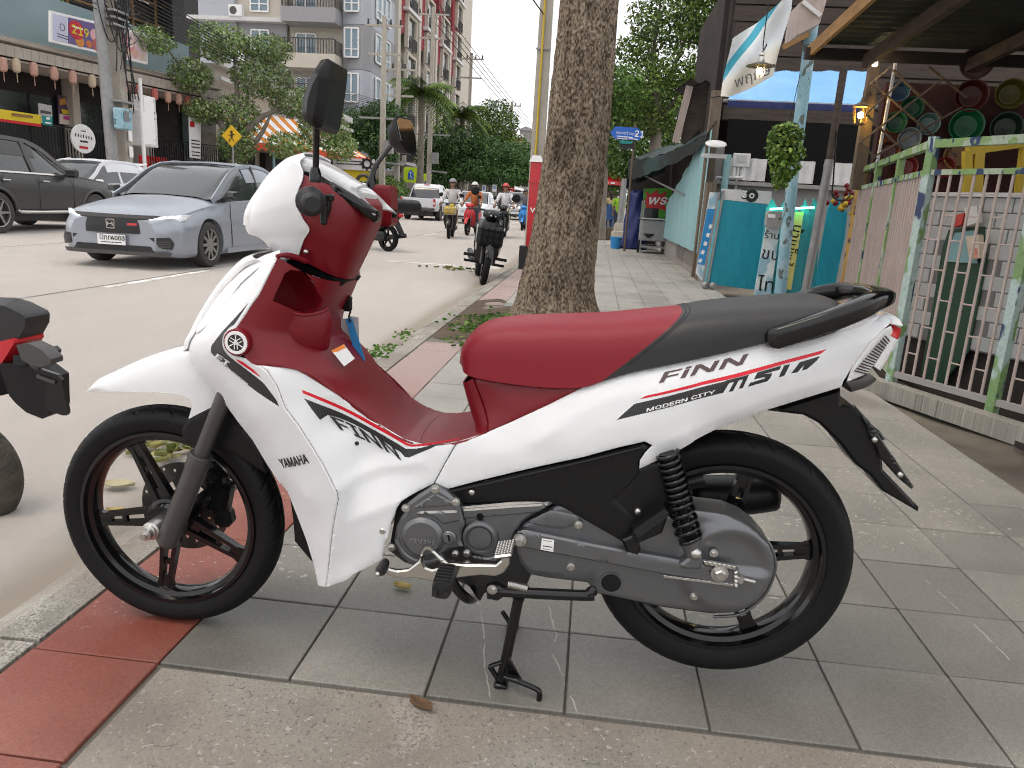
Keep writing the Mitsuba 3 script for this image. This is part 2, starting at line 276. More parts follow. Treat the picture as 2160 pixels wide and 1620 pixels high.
litter('weed_patch', [(-1.411,4.942)][0], (.05, .13), 90, -.04, [(.05, .15, .015), (.09, .2, .02)], 'bright green weeds in the kerb joint behind the motorcycle', .028, 5, 1.2)
litter('weed_patch', [(-1.413,5.676)][0], (.03, .10), 40, -.04, [(.06, .17, .015), (.09, .2, .02)], 'single weeds in the kerb joint nearer the tree pit', .026, 6, 1.2)
litter('leaf_litter', (.25, 6.9), (.25, .12), 30, .005, [(.16, .11, .06), (.10, .07, .04), (.25, .2, .1)], 'dry brown leaves at the right foot of the trunk', .045, 7)

# ---------------------------------------------------------------- the motorcycle in front: points are (x, sideways offset towards its left side, z)
YB = 1.557
def W(p):
    p = np.asarray(p, float); return np.stack([p[..., 0], YB - p[..., 1], p[..., 2]], -1)
def flip(m):
    m = m.copy(); m.vertices[:, 1] = 2 * YB - m.vertices[:, 1]; m.invert(); return m
def field(pts, smooth=2e-4):
    pts = np.asarray(pts, float); u, i = np.unique(pts[:, [0, 2]].round(4), axis=0, return_index=True)
    r = RBFInterpolator(pts[i][:, [0, 2]], pts[i, 1], kernel='thin_plate_spline', smoothing=smooth, neighbors=None)
    return lambda q: r(np.asarray(q, float))
def slab(poly, f, t=.003, res=.012, bev=.003):
    "a sheet over the polygon (x, z) whose outer face lies at offset f and whose thickness is t"
    if not isinstance(poly, (Polygon, MultiPolygon)): poly = Polygon(poly)
    if not poly.is_valid: poly = poly.buffer(0)
    out = []
    for g in getattr(poly, 'geoms', [poly]):
        if g.area < 1e-8: continue
        P = [np.array(r.coords)[:-1] for r in [g.segmentize(res * .8).exterior, *g.segmentize(res * .8).interiors]]
        nb = sum(map(len, P))
        if bev:
            for h in getattr(g.buffer(-bev), 'geoms', [g.buffer(-bev)]):
                if h.area > 0: P += [np.array(r.coords)[:-1] for r in [h.segmentize(res).exterior, *h.segmentize(res).interiors]]
        x0, z0, x1, z1 = g.bounds; gx, gz = np.meshgrid(np.arange(x0, x1, res), np.arange(z0, z1, res * .87)); gx[1::2] += res / 2
        q = np.stack([gx.ravel(), gz.ravel()], 1); inn = g.buffer(-(bev + res * .45)); q = q[contains_xy(inn, q[:, 0], q[:, 1])] if not inn.is_empty else q[:0]
        P = np.vstack(P + [q]); tri = Delaunay(P).simplices; c = P[tri].mean(1); gg = g.buffer(1e-7)
        tri = tri[contains_xy(gg, c[:, 0], c[:, 1])]
        a = P[tri]; e1, e2 = a[:, 1] - a[:, 0], a[:, 2] - a[:, 0]; ar = e1[:, 0] * e2[:, 1] - e1[:, 1] * e2[:, 0]; tri = tri[np.abs(ar) > 1e-10]; ar = ar[np.abs(ar) > 1e-10]
        tri = np.where((ar < 0)[:, None], tri[:, ::-1], tri)
        d = f(P) if callable(f) else np.full(len(P), float(f)); low = d - t; d = d.copy()
        if bev: d[:nb] -= bev
        e = np.vstack([tri[:, [0, 1]], tri[:, [1, 2]], tri[:, [2, 0]]]); key = np.sort(e, 1); _, inv, cnt = np.unique(key, axis=0, return_inverse=True, return_counts=True)
        e = e[cnt[inv.ravel()] == 1]; n = len(P)
        v = np.vstack([np.stack([P[:, 0], d, P[:, 1]], 1), np.stack([P[:, 0], np.minimum(low, d - 1e-4), P[:, 1]], 1)])
        out.append(TM(W(v), np.vstack([tri, tri[:, ::-1] + n, np.stack([e[:, 0], e[:, 0] + n, e[:, 1]], 1), np.stack([e[:, 1], e[:, 0] + n, e[:, 1] + n], 1)])))
    return cat(out)
def panel(out, inn=(), t=.003, res=.012, bev=.003, smooth=2e-4, extra=None):
    out = np.asarray(out, float); loop = np.vstack([out, out[:1]]); dense = np.vstack([np.linspace(a, b, max(1, int(np.linalg.norm(b - a) / .025)), endpoint=False) for a, b in zip(loop[:-1], loop[1:])])
    f0 = field(np.vstack([dense] + ([np.asarray(inn, float)] if len(inn) else [])), smooth); f = f0 if extra is None else lambda q: f0(q) + extra(np.asarray(q))
    return slab(out[:, [0, 2]], f, t, res, bev), f
def plate(q, d, t, bev=.003, res=.012): return slab(q, d, t, res, bev)
def loft(E, C, b=1., a=1., n=10, m=6, t=.003, full=True, nose=None):
    "E: left edges (x, d, z), C: centre-line points (x, 0, z); the section between them is a (super)ellipse, mirrored to the right"
    E, C = spline(E, m), spline(C, m); th = np.linspace(0, np.pi if full else np.pi / 2, (2 if full else 1) * n + 1)
    s = np.sin(th)[None, :, None] ** b; c = np.sign(np.cos(th)) * np.abs(np.cos(th)) ** a
    G = np.zeros((len(E), len(th), 3)); xz = E[:, None, [0, 2]] + (C - E)[:, None, [0, 2]] * s
    G[..., 0], G[..., 2] = xz[..., 0], xz[..., 1]; G[..., 1] = E[:, None, 1] * c[None] + C[:, None, 1] * s[..., 0] * (0 if full else 1)
    G = W(G)
    return thick(G, t) if t else grid(G)
def sweep(path, sec, up=(0, 0, 1)):
    "closed section [(across, up)] (k or m x k) swept along path"
    p = np.asarray(path, float); sec = np.asarray(sec, float); sec = np.broadcast_to(sec, (len(p),) + sec.shape[-2:])
    t = np.gradient(p, axis=0); t /= np.linalg.norm(t, axis=1, keepdims=True); s = np.cross(t, up); s /= np.linalg.norm(s, axis=1, keepdims=True) + 1e-9; u = np.cross(s, t)
    return grid(p[:, None] + s[:, None] * sec[..., :1] + u[:, None] * sec[..., 1:], True, True)
def yl(prof, x, d, z, n=32, closed=False):
    "a turned part whose axis runs sideways, profile (radius, height towards the left side)"
    return lathe(prof, W([x, d, z]), (0, -1, 0), n, closed)
def disc(q, d, r, h, bev=.0015, n=28):
    (x, z), = q; return yl([(0, h), (r - bev, h), (r, h - bev), (r, 0), (0, 0)], x, d, z, n)
def bolt(q, d, r=.009, h=.006):
    (x, z), = q; b = yl([(0, h * .55), (r * 1.35, h * .5), (r * 1.4, 0)], x, d, z, 16)
    hx = yl([(0, h), (r * .75, h), (r * .95, h * .8), (r * .95, 0)], x, d + h * .4, z, 6); return cat([b, hx])

bk = thing('motorcycle', 'large white and dark red underbone motorcycle standing on its centre stand in front', 'motorcycle')
def bp(name, mesh, m, smooth=40, label=None, color=None): return part(bk, name, mesh, m, smooth, label, color=color)

# wheels
def make_tyre(R, w, rim, n=120, groove=True):
    prof = []
    for a_ in np.linspace(-1, 1, 23):
        r = R - w * .50 * (1 - math.sqrt(max(0, 1 - (abs(a_) * .97) ** 2.3))); prof.append((r, a_ * w / 2))
    prof = [(rim + .004, -w * .34), (rim + .012, -w * .42)] + prof + [(rim + .012, w * .42), (rim + .004, w * .34)]
    prof = np.array(prof); g = np.arange(n * 4) * 2 * np.pi / (n * 4)
    G = np.stack([prof[:, :1] * np.cos(g), np.repeat(prof[:, 1:], len(g), 1), prof[:, :1] * np.sin(g)], -1)
    if groove:
        k = np.arange(len(prof))[:, None]; across = (k - (len(prof) - 1) / 2) / ((len(prof) - 1) / 2)
        ph = (g[None] * 36 / (2 * np.pi) + np.abs(across) * 1.1 + (across > 0) * .5) % 1
        cut = ((ph < .11) & (np.abs(across) > .12) & (np.abs(across) < .72)) | ((np.abs(across) < .03) & (k >= 0))
        G = G * (1 - cut[..., None] * np.array([.011, 0, .011]))
    return grid(G.transpose(1, 0, 2)[np.r_[0:len(g), 0]], False)
def make_rim(rim, w, lip=.016):
    return [(rim + .007, w * .36), (rim + .006, w * .44), (rim - .002, w * .44), (rim - .006, w * .3), (rim - lip, w * .25), (rim - lip - .004, w * .1), (rim - lip - .004, -w * .1), (rim - lip, -w * .25), (rim - .006, -w * .3), (rim - .002, -w * .44), (rim + .006, -w * .44), (rim + .007, -w * .36)]
def spoke(ang, r0, r1, w0, w1, t, c):
    "a split spoke: two ribs joined by webs"
    ca, sa = math.cos(ang), math.sin(ang); out = []
    def seg(a, b, wa, wb, ta, tb):
        v = []
        for (r, o), ww, tt in ((a, wa, ta), (b, wb, tb)):
            for i, j in ((-1, -1), (1, -1), (1, 1), (-1, 1)): v.append([r * ca - (o + i * ww) * sa, j * tt, r * sa + (o + i * ww) * ca])
        return hull(v)
    for s in (-1, 1): out.append(seg((r0, s * w0), (r1, s * w1), .0065, .0045, t, t * .8))
    out.append(seg((r0, 0), (r0 + (r1 - r0) * .25, 0), w0, w0 * .8, t * .55, t * .4)); out.append(seg((r0 + (r1 - r0) * .55, 0), (r0 + (r1 - r0) * .62, 0), w0 * .6, w0 * .6, t * .5, t * .5))
    out.append(seg((r1 - .03, 0), (r1 + .004, 0), w1 + .002, w1 + .012, t * .5, t * .7))
    m = cat(out); m.vertices += c; return m
def wheel(name, x, z, R, w, rim, a0, hub, label):
    c = W([x, 0, z]); t = part(bk, name, moved(make_tyre(R, w, rim), c), 'tyre_rubber', 50, label)
    part(bk, name.replace('tyre', 'rim'), yl(make_rim(rim, w), x, 0, z, 96, True), 'black_gloss', 40)
    for k in range(5): part(bk, name.replace('tyre', 'spoke'), spoke(math.radians(a0 + 72 * k), hub * .7, rim - .02, .017, .010, .011, c), 'black_gloss', 30)
    part(bk, name.replace('tyre', 'hub'), yl([(.016, .05), (hub * .8, .05), (hub * .85, .03), (hub, .026), (hub, -.026), (hub * .85, -.03), (hub * .8, -.055), (.016, -.055)], x, 0, z, 32, True), 'black_gloss', 35)
    return t
FX, FZ, RX, RZ = -.937, .270, .328, .312
wheel('front_tyre', FX, FZ, .269, .076, .207, 117, .05, 'narrow black front tyre')
wheel('rear_tyre', RX, RZ, .279, .088, .209, 8, .06, 'black rear tyre with block tread')
# front brake disc with its holes, caliper, axle
def brake_disc(x, z, d, r0, r1, t=.004):
    p = Point(x, z).buffer(r1, 48).difference(Point(x, z).buffer(r0, 32)); cut = []
    for k in range(24):
        a = 2 * np.pi * k / 24; r = (r0 + .55 * (r1 - r0), r0 + .72 * (r1 - r0), r0 + .88 * (r1 - r0))[k % 3]; cut.append(Point(x + r * math.cos(a), z + r * math.sin(a)).buffer(.0042, 6))
    for k in range(10):
        a = 2 * np.pi * (k + .5) / 10; u = np.array([math.cos(a), math.sin(a)]); v = np.array([-u[1], u[0]]); r, s = r0 + .02 * (r1 - r0) + .004, r0 + .36 * (r1 - r0)
        cut.append(Polygon([np.array([x, z]) + u * r - v * .007, np.array([x, z]) + u * s - v * .011, np.array([x, z]) + u * s + v * .011, np.array([x, z]) + u * r + v * .007]))
    return slab(p.difference(union_all(cut)), d, t, .012, 0)
bp('brake_disc', brake_disc(FX, FZ, -.052, .042, .112), 'dark_steel', 20, 'drilled brake disc behind the front wheel')
cal = [box(W([FX + .085, -.066, FZ + .028]), (.05, .05, .085), ry=12, bev=.012), box(W([FX + .072, -.052, FZ + .075]), (.06, .04, .04), ry=35, bev=.01), box(W([FX + .095, -.06, FZ - .02]), (.045, .045, .05), ry=-10, bev=.012),
       tube(W(spline([(FX + .1, -.06, FZ + .05), (FX + .13, -.06, FZ + .09), (FX + .11, -.05, FZ + .18), (FX + .13, -.05, FZ + .3)])), .005, 8), box(W([FX + .05, -.04, FZ + .1]), (.09, .012, .02), ry=-32, bev=.004)]
bp('brake_caliper', cal, 'black_plastic', 30)
bp('front_axle', [yl([(0, .128), (.007, .128), (.007, .118), (.013, .117), (.013, .104), (.016, .103), (.016, .098), (.021, .096), (.021, -.07)], FX, 0, FZ, 20), yl([(0, -.11), (.012, -.11), (.012, -.06)], FX, 0, FZ, 12)], 'steel', 30)
ax = [(-.7997,.088,.4938),(-.9033,.088,.2456)]
for s in (1, -1):
    a_, b_ = np.array(ax[0]), np.array(ax[1]); a_[1] *= s; b_[1] *= s; u = (a_ - b_) / np.linalg.norm(a_ - b_); q = b_ + u * .005
    bp('fork_tube', cat([tube(W([b_ - u * .008, b_, b_ + u * .21]), [.018, .024, .0235], 24), tube(W([b_ + u * .2, b_ + u * .232, b_ + u * .235]), [.0255, .0255, .024], 24), tube(W([b_ + u * .22, b_ + u * .45]), .017, 20)]), 'dark_grey_metal', 35)
# white front mudguard and the black guard behind it
E = [(-1.1214,.012,.5585),(-1.0645,.045,.5714),(-1.0216,.05,.5763),(-.9769,.05,.579),(-.9324,.05,.5817),(-.8862,.05,.5813),(-.8591,.05,.5738),(-.852,.05,.5615),(-.855,.05,.5449),(-.8613,.05,.5268)]
C = [(-1.1286,0,.5595),(-1.0937,0,.5904),(-1.0518,0,.6127),(-.9986,0,.6402),(-.9407,0,.6644),(-.8805,0,.6831),(-.8336,0,.691),(-.7898,0,.6826),(-.7465,0,.6591),(-.7169,0,.6116)]
bp('front_mudguard', loft(E, C, .8, .9, 10, 6, .003), 'white_paint', 50)
bp('fork_guard', [plate([(-.8602,.5269),(-.8128,.5551),(-.7772,.5765),(-.7482,.5325),(-.7144,.494),(-.7007,.4744),(-.6857,.4146),(-.7508,.4508),(-.8001,.4618),(-.8476,.4651),(-.8783,.4745),(-.878,.5023)], s * .05 + (.0 if s > 0 else .004), .004) for s in (1, -1)] + [plate([(-.8128,.5551),(-.7772,.5765),(-.6857,.4146),(-.7508,.4508)], .048, .094)], 'black_plastic', 40)
bp('leg_shield_liner', [plate([(-.6273,.4109),(-.618,.3843),(-.6103,.3204),(-.6077,.2743),(-.5711,.2313),(-.519,.2049),(-.4977,.3379),(-.5614,.3977)], .085, .17, .006)], 'black_plastic', 40)

# white leg shield, side fairing and side cover, each left and right
A_out = [(-.599,.165,.9076),(-.6472,.13,.8958),(-.6906,.105,.8781),(-.7363,.092,.8394),(-.7743,.085,.7949),(-.8019,.085,.7531),(-.8137,.09,.7299),(-.8249,.09,.7139),(-.831,.09,.6962),(-.8297,.09,.6789),(-.8092,.09,.6446),(-.7892,.09,.6172),(-.7719,.092,.6015),(-.7561,.095,.5879),(-.7234,.1,.5471),(-.6905,.105,.5125),(-.6579,.11,.464),(-.6301,.115,.4277),(-.6082,.118,.4073),(-.587,.12,.3548),(-.5665,.12,.2996),(-.5489,.12,.2376),(-.5406,.12,.193),(-.5151,.14,.2035),(-.4925,.165,.3502),(-.4769,.175,.4244),(-.4779,.178,.4409),(-.5068,.18,.5),(-.5533,.185,.5771),(-.5812,.187,.6143),(-.5965,.188,.6568),(-.6162,.188,.6857),(-.6333,.186,.6954),(-.6582,.184,.7063),(-.6809,.181,.7086),(-.6948,.18,.715),(-.7013,.18,.7268),(-.7008,.18,.7392),(-.6966,.178,.7505),(-.6816,.176,.7635),(-.6493,.172,.8147),(-.6373,.17,.8309)]
A_in = [(-.722,.155,.6925),(-.6504,.165,.5924),(-.5916,.166,.5175),(-.5424,.166,.4193),(-.5177,.152,.3091),(-.6684,.155,.8298),(-.7331,.148,.7581),(-.7603,.138,.7057),(-.6334,.155,.8784)]
A_m, A_f = panel(A_out, A_in)
for m_ in (A_m, flip(A_m)): bp('leg_shield', m_, 'white_paint')
B_out = [(-.6329,.187,.6956),(-.6041,.18,.6955),(-.5774,.17,.6936),(-.5524,.16,.6858),(-.5221,.15,.6607),(-.4634,.135,.6205),(-.4257,.128,.5898),(-.3915,.125,.5687),(-.3546,.124,.5494),(-.3118,.124,.5411),(-.2774,.124,.5453),(-.2442,.125,.5548),(-.2661,.13,.5106),(-.2887,.132,.4617),(-.3206,.138,.4431),(-.3513,.145,.4229),(-.3602,.148,.4075),(-.3711,.15,.3755),(-.3785,.15,.3395),(-.3844,.15,.3314),(-.3898,.15,.2874),(-.4203,.15,.2665),(-.449,.15,.2478),(-.4703,.148,.2276),(-.5136,.141,.2042),(-.4911,.166,.3508),(-.4756,.176,.4249),(-.4766,.179,.4415),(-.5054,.181,.5005),(-.5519,.186,.5775),(-.5798,.188,.6147),(-.5951,.189,.6571),(-.6148,.189,.6861)]
B_in = [(-.5412,.165,.6217),(-.5659,.176,.6419),(-.5002,.143,.5694),(-.4436,.132,.5098),(-.3844,.128,.4986),(-.5012,.168,.5267),(-.4619,.152,.4614),(-.4117,.136,.4677),(-.3533,.131,.485),(-.4537,.16,.3754),(-.4055,.154,.399),(-.3578,.147,.4241),(-.4356,.152,.3181),(-.4781,.147,.2672),(-.4641,.16,.4248)]
def crease(line, amp, w):
    L = LineString(line); from shapely import points, distance
    return lambda q: amp * np.maximum(0, 1 - distance(points(q), L) / w) ** 1.5
B_m, B_f = panel(B_out, B_in, extra=lambda q: crease([(-.4695,.4558),(-.4079,.4887),(-.3195,.5054)], .006, .022)(q) + crease([(-.4519,.3766),(-.4066,.3972),(-.3491,.4262)], .004, .014)(q))
for m_ in (B_m, flip(B_m)): bp('side_fairing', m_, 'white_paint')
C_out = [(-.2422,.125,.555),(-.1846,.12,.5779),(-.1354,.115,.6038),(-.0618,.112,.6461),(0.0058,.11,.6884),(0.0345,.11,.7024),(0.0685,.112,.7162),(0.179,.115,.7513),(0.2568,.115,.777),(0.3383,.112,.8021),(0.3763,.11,.7964),(0.43,.105,.8152),(0.4641,.1,.8287),(0.4946,.09,.8476),(0.5195,.075,.8581),(0.5448,.055,.8626),(0.5622,.055,.8639),(0.5745,.06,.8581),(0.5764,.07,.8515),(0.5624,.08,.8411),(0.5329,.09,.8094),(0.507,.095,.7594),(0.4969,.097,.7357),(0.4958,.095,.7239),(0.4309,.1,.6978),(0.3617,.106,.6696),(0.31,.11,.644),(0.275,.113,.6282),(0.231,.122,.6026),(0.201,.126,.5796),(0.1613,.132,.5562),(0.1251,.136,.5353),(0.1241,.138,.5537),(0.1332,.141,.5723),(0.1446,.141,.588),(0.1292,.142,.5947),(0.0756,.142,.5761),(0.0125,.141,.551),(-.0614,.139,.5263),(-.1272,.137,.5031),(-.1942,.135,.4784),(-.2575,.133,.4537),(-.2867,.132,.4618),(-.2641,.13,.5108)]
C_in = [(-.1588,.135,.5478),(-.0666,.133,.5975),(0.0238,.133,.6407),(0.1557,.136,.6968),(0.2853,.132,.7384),(0.4151,.121,.7686),(0.5016,.102,.8065),(0.0909,.143,.6109),(0.2307,.136,.6692),(0.3509,.126,.7183),(-.0174,.141,.573),(0.452,.112,.7999),(0.2119,.134,.5969),(0.3051,.124,.6629),(0.4246,.112,.7192)]
C_m, C_f = panel(C_out, C_in, extra=lambda q: crease([(-.0842,.5732),(-.022,.63),(0.0402,.6664),(0.1113,.6916),(0.199,.7187)], .005, .03)(q) + crease([(0.1666,.5963),(0.244,.6391),(0.3536,.6914),(0.4807,.7466)], .0045, .018)(q))
for m_ in (C_m, flip(C_m)): bp('side_cover', m_, 'white_paint')
bp('tail_cover', loft([(0.4736,.095,.8332),(0.4946,.09,.8476),(0.5195,.075,.8581),(0.5448,.055,.8626),(0.5622,.055,.8639),(0.5745,.06,.8581),(0.5765,.07,.8506)], [(0.528,0,.846),(0.541,0,.8508),(0.5555,0,.8575),(0.5694,0,.8614),(0.5873,0,.8637),(0.6041,0,.8554),(0.6105,0,.8444)], .5, 1, 8, 5), 'white_paint', 50)
# centre front cover between the leg shields (faces forward)
0 or bp('front_cover', loft([(-.6472,.13,.8958),(-.6906,.105,.8781),(-.7363,.092,.8394),(-.7743,.085,.7949),(-.8019,.085,.7531),(-.8137,.09,.7299),(-.8249,.09,.7139),(-.831,.09,.6962)], [(-.6973,0,.8999),(-.7294,0,.8848),(-.7712,0,.8444),(-.8052,0,.8008),(-.8308,0,.7593),(-.8453,0,.7265),(-.8574,0,.7042),(-.8619,0,.677)], 1, 1, 8, 5), 'white_paint', 50)
# clear position lamps and the thin lines of the winkers along the front edge
L_out = [(-.6208,.1,.9152),(-.6539,.097,.9035),(-.6967,.092,.8796),(-.7383,.088,.8408),(-.7784,.083,.7944),(-.8055,.082,.7544),(-.8167,.084,.7368),(-.8063,.096,.7304),(-.7742,.108,.7537),(-.7467,.116,.7775),(-.7173,.122,.8151),(-.6905,.128,.848),(-.6507,.138,.8805),(-.6084,.15,.8997),(-.6059,.14,.9065)]
L_m, L_f = panel(L_out, [(-.7407,.11,.8053),(-.684,.12,.8628)], .004, .01, .002)
L_m.vertices[:, 1] -= .0035
for m_ in (L_m, flip(L_m)): bp('front_winker', m_, 'clear_lens', 40, 'clear lens along the front edge')
for q in ([(-.7872,.103,.751),(-.7632,.103,.7862),(-.7335,.103,.8224),(-.7002,.103,.8573),(-.6596,.103,.8857)], [(-.7741,.108,.7557),(-.7463,.108,.79),(-.7189,.108,.823),(-.6981,.108,.8455)], [(-.7653,.11,.7694),(-.7409,.11,.7994),(-.724,.11,.8209)]):
    q = spline(np.array(q), 6); q[:, 1] = L_f(q[:, [0, 2]]) - .0028
    for m_ in (tube(W(q), .0011, 6), flip(tube(W(q), .0011, 6))): bp('lens_line', m_, 'dark_grey_metal', True)

# red inner cover: leg shield back, tunnel, cover below the seat
E = [(-.5999,.163,.9056),(-.6183,.166,.8666),(-.6373,.168,.8307),(-.6659,.171,.7883),(-.6816,.174,.7632),(-.6739,.18,.7299),(-.6587,.183,.706),(-.6333,.184,.6949),(-.5778,.169,.6924),(-.5225,.149,.6595),(-.4637,.134,.6192),(-.3917,.124,.5674),(-.3449,.123,.5469),(-.312,.123,.5408)]
C = [(-.5068,0,.852),(-.5213,0,.8165),(-.5338,0,.789),(-.5422,0,.7677),(-.5443,0,.7489),(-.5411,0,.7345),(-.5294,0,.7228),(-.5123,0,.7031),(-.4801,0,.6633),(-.4431,0,.6128),(-.4017,0,.573),(-.3627,0,.5491),(-.3454,0,.5441),(-.3315,0,.5432)]
inner = loft(E, C, .8, .85, 14, 6, .004)
mouth = np.array([(-.625,.14,.818),(-.5997,.14,.872),(-.5871,.14,.8802),(-.5584,.14,.8793),(-.5374,.14,.8614),(-.5165,.14,.8275),(-.5204,.14,.8104),(-.5446,.14,.7993),(-.5591,.14,.7992),(-.5746,.14,.8009)]); vw = np.array([.48, .86, .13])
inner = unsolid(solid(inner) - solid(hull(W(np.vstack([mouth + vw * .07, mouth - vw * .09])))))
bp('inner_cover', inner, 'red_plastic', 45, 'dark red inner leg shield and tunnel cover')
mc = mouth.mean(0); ring = lambda k, s_: W(mc + (np.vstack([mouth, mouth[:1]]) - mc) * s_ - vw * k)
bp('pocket_inside', cat([grid(np.array([ring(.03, 1.03), ring(.06, .98), ring(.085, .8), ring(.09, .02)]))]), 'red_plastic', True, 'inside of the pocket')
bp('tunnel_joint_cover', loft([(-.3109,.1232,.5409),(-.2775,.1235,.5451),(-.2443,.1245,.5546),(-.2101,.122,.5671),(-.1848,.119,.5785)], [(-.3305,0,.5433),(-.2921,0,.5434),(-.2449,0,.552),(-.2169,0,.5632),(-.1987,0,.5756)], .8, .85, 12, 6, .004), 'red_plastic', 45)
D_m, D_f = panel([(-.2223,.09,.6815),(-.1221,.1,.6783),(0.0058,.108,.687),(-.0618,.1115,.646),(-.1355,.1145,.6037),(-.1847,.1195,.5777),(-.1857,.105,.5944),(-.1999,.093,.6302)], [(-.1481,.106,.64)])
for m_ in (D_m, flip(D_m)): bp('under_seat_cover', m_, 'red_plastic')
bp('under_seat_front', loft([(-.2223,.09,.6815),(-.1999,.093,.6302),(-.1857,.105,.5944),(-.1848,.119,.5785)], [(-.2495,0,.6608),(-.2314,0,.605),(-.2172,0,.5686),(-.2183,0,.5468)], 1, .6, 8, 5), 'red_plastic', 45)
# pocket in the left of the inner cover: a cup with a lip
lip = [(-.6264,.15,.8163),(-.6046,.147,.8072),(-.5737,.14,.7953),(-.5541,.128,.7931),(-.5327,.112,.7982),(-.5239,.098,.8046)]
rows = [np.array(lip)]
for k, (px_, dz) in enumerate(((.006, -.02), (.004, -.05), (-.008, -.09), (-.04, -.125))):
    r = np.array(lip); r[:, 0] += px_ - (k > 2) * .01; r[:, 2] += dz; r[:, 1] += (-.002, -.004, -.02, -.045)[k]; rows.append(r)
G = np.array([spline(r, 6) for r in rows]); bp('pocket', thick(W(spline(G.reshape(len(rows), -1), 5).reshape(-1, G.shape[1], 3)), .003), 'red_plastic', 50)
bp('pocket_lip', tube(W(spline(lip, 8)), .0035, 8), 'red_plastic', 50)
bp('inner_cover_rim', tube(W(spline([(-.6027,.163,.9072),(-.5921,.15,.9098),(-.5785,.125,.9045),(-.5641,.1,.8945)], 5)), [.004] * 6 + [.006] * 9 + [.003], 8), 'red_plastic', 50)

# handlebar cover (red), headlight cowl (white), meter
E = [(-.5733,.095,1.0633),(-.5715,.105,1.0479),(-.5774,.112,1.0304),(-.5794,.115,1.007),(-.568,.113,.9788),(-.5576,.108,.9592),(-.5733,.098,.9367),(-.5897,.085,.9003)]
C = [(-.4594,0,1.0238),(-.4491,0,1.0091),(-.4488,0,.9937),(-.4516,0,.9761),(-.4605,0,.9542),(-.4724,0,.928),(-.4844,0,.8995),(-.5038,0,.8562)]
bp('handlebar_cover', loft(E, C, .75, .8, 14, 6, .004), 'red_plastic', 45, 'dark red rear half of the handlebar cover')
E = [(-.5799,.07,1.0965),(-.5828,.09,1.0845),(-.5723,.1,1.0685),(-.5712,.108,1.0505),(-.5776,.114,1.0304),(-.5795,.117,1.007),(-.5672,.115,.9788),(-.5569,.11,.9593),(-.5726,.1,.9369),(-.5895,.088,.9005)]
C = [(-.593,0,1.1067),(-.6296,0,1.0945),(-.6575,0,1.0761),(-.6815,0,1.0519),(-.7051,0,1.0178),(-.7206,0,.9819),(-.7285,0,.9578),(-.7237,0,.9402),(-.6966,0,.9319),(-.6521,0,.8907)]
bp('headlight_cowl', loft(E, C, 1., 1., 14, 6, .003), 'white_paint', 50)
bp('headlight', loft([(-.6676,.06,1.0302),(-.6786,.07,1.0062),(-.6839,.075,.9826),(-.6848,.07,.959)], [(-.7018,0,1.0238),(-.717,0,.9997),(-.727,0,.9776),(-.7318,0,.9556)], 1, 1, 8, 5), 'clear_lens', 50)
E = [(-.5838,.085,1.0847),(-.5781,.085,1.0706),(-.5512,.085,1.0667),(-.5225,.085,1.052),(-.4745,.085,1.0276),(-.4325,.08,.9954)]
C = [(-.6052,0,1.1014),(-.591,0,1.1003),(-.5607,0,1.0886),(-.5203,0,1.0662),(-.4797,0,1.0399),(-.45,0,1.0052)]
bp('meter_lens', loft(E, C, .55, .9, 10, 6, .004), 'meter_glass', 50, 'clear cover of the instrument panel')
m_, _ = panel([(-.5287,.089,1.0516),(-.5191,.089,1.0521),(-.4732,.089,1.0294),(-.4295,.084,1.0001),(-.4314,.07,.9834),(-.4386,.075,.9784),(-.4598,.088,.9957),(-.4979,.095,1.0225),(-.5163,.097,1.0323)], (), .02, .012, .004)
bp('meter_bezel', m_, 'black_gloss', 40)
bp('cover_gap', plate([(-.6169,.894),(-.581,.8815),(-.5042,.857),(-.5113,.8466),(-.5862,.8693),(-.6221,.8838)], .06, .12, .002), 'deep_black')
bp('cover_screw', ball(W([(-.5687,.098,.9147)][0]), .0055), 'steel', True)
m_, _ = panel([(-.5205,.112,1.0282),(-.5138,.112,1.0197),(-.5139,.112,1.0035),(-.5201,.108,.9742),(-.5297,.108,.9737),(-.5289,.115,.9964),(-.5251,.115,1.019)], (), .02, .01, .003); bp('switch_box', m_, 'black_plastic')
# handlebar grips, boots, levers
ga, gb_ = np.array([(-.5162,.21,1.0144),(-.4651,.335,1.0119)])
gd = (gb_ - ga) / np.linalg.norm(gb_ - ga); (gx, _, gz) = ga
for s in (1, -1):
    m = lathe([(0, .135), (.0125, .135), (.0165, .131), (.0168, .115), (.0155, .112), (.0165, .105), (.0165, .025), (.019, .018), (.026, .012), (.027, .0), (.022, -.005), (.012, -.01), (.012, -.16)], (0, 0, 0), (0, 0, 1), 32)
    if s < 0: m = lathe([(0, .145), (.0125, .145), (.0168, .138), (.0172, .02), (.0172, -.02), (.012, -.03), (.012, -.16)], (0, 0, 0), (0, 0, 1), 32)
    g_d = np.array([gd[0], -gd[1] * s, gd[2]]); m.apply_transform(trimesh.geometry.align_vectors([0, 0, 1], g_d)); bp('handlebar_grip', moved(m, W(ga * [1, s, 1]) + (np.array([.012, 0, -.004]) if s < 0 else 0)), 'grip_rubber', 40)
hq = np.array([(-.4848,-.17,1.0113)][0]); bp('switch_housing', [hull([W(hq + [x * (1 - .12 * (z > 0)), y, z]) for x in (-.034, .024) for y in (-.03, .03) for z in (-.040, .034)] + [W(hq + [x * .7, y * .8, z]) for x in (-.034, .024) for y in (-.03, .03) for z in (-.048, .044)])], 'red_plastic', 40, 'dark red throttle housing on the right bar')
bp('starter_button', box(W(hq + [.016, .006, -.018]), (.022, .036, .02), bev=.004), 'deep_black')
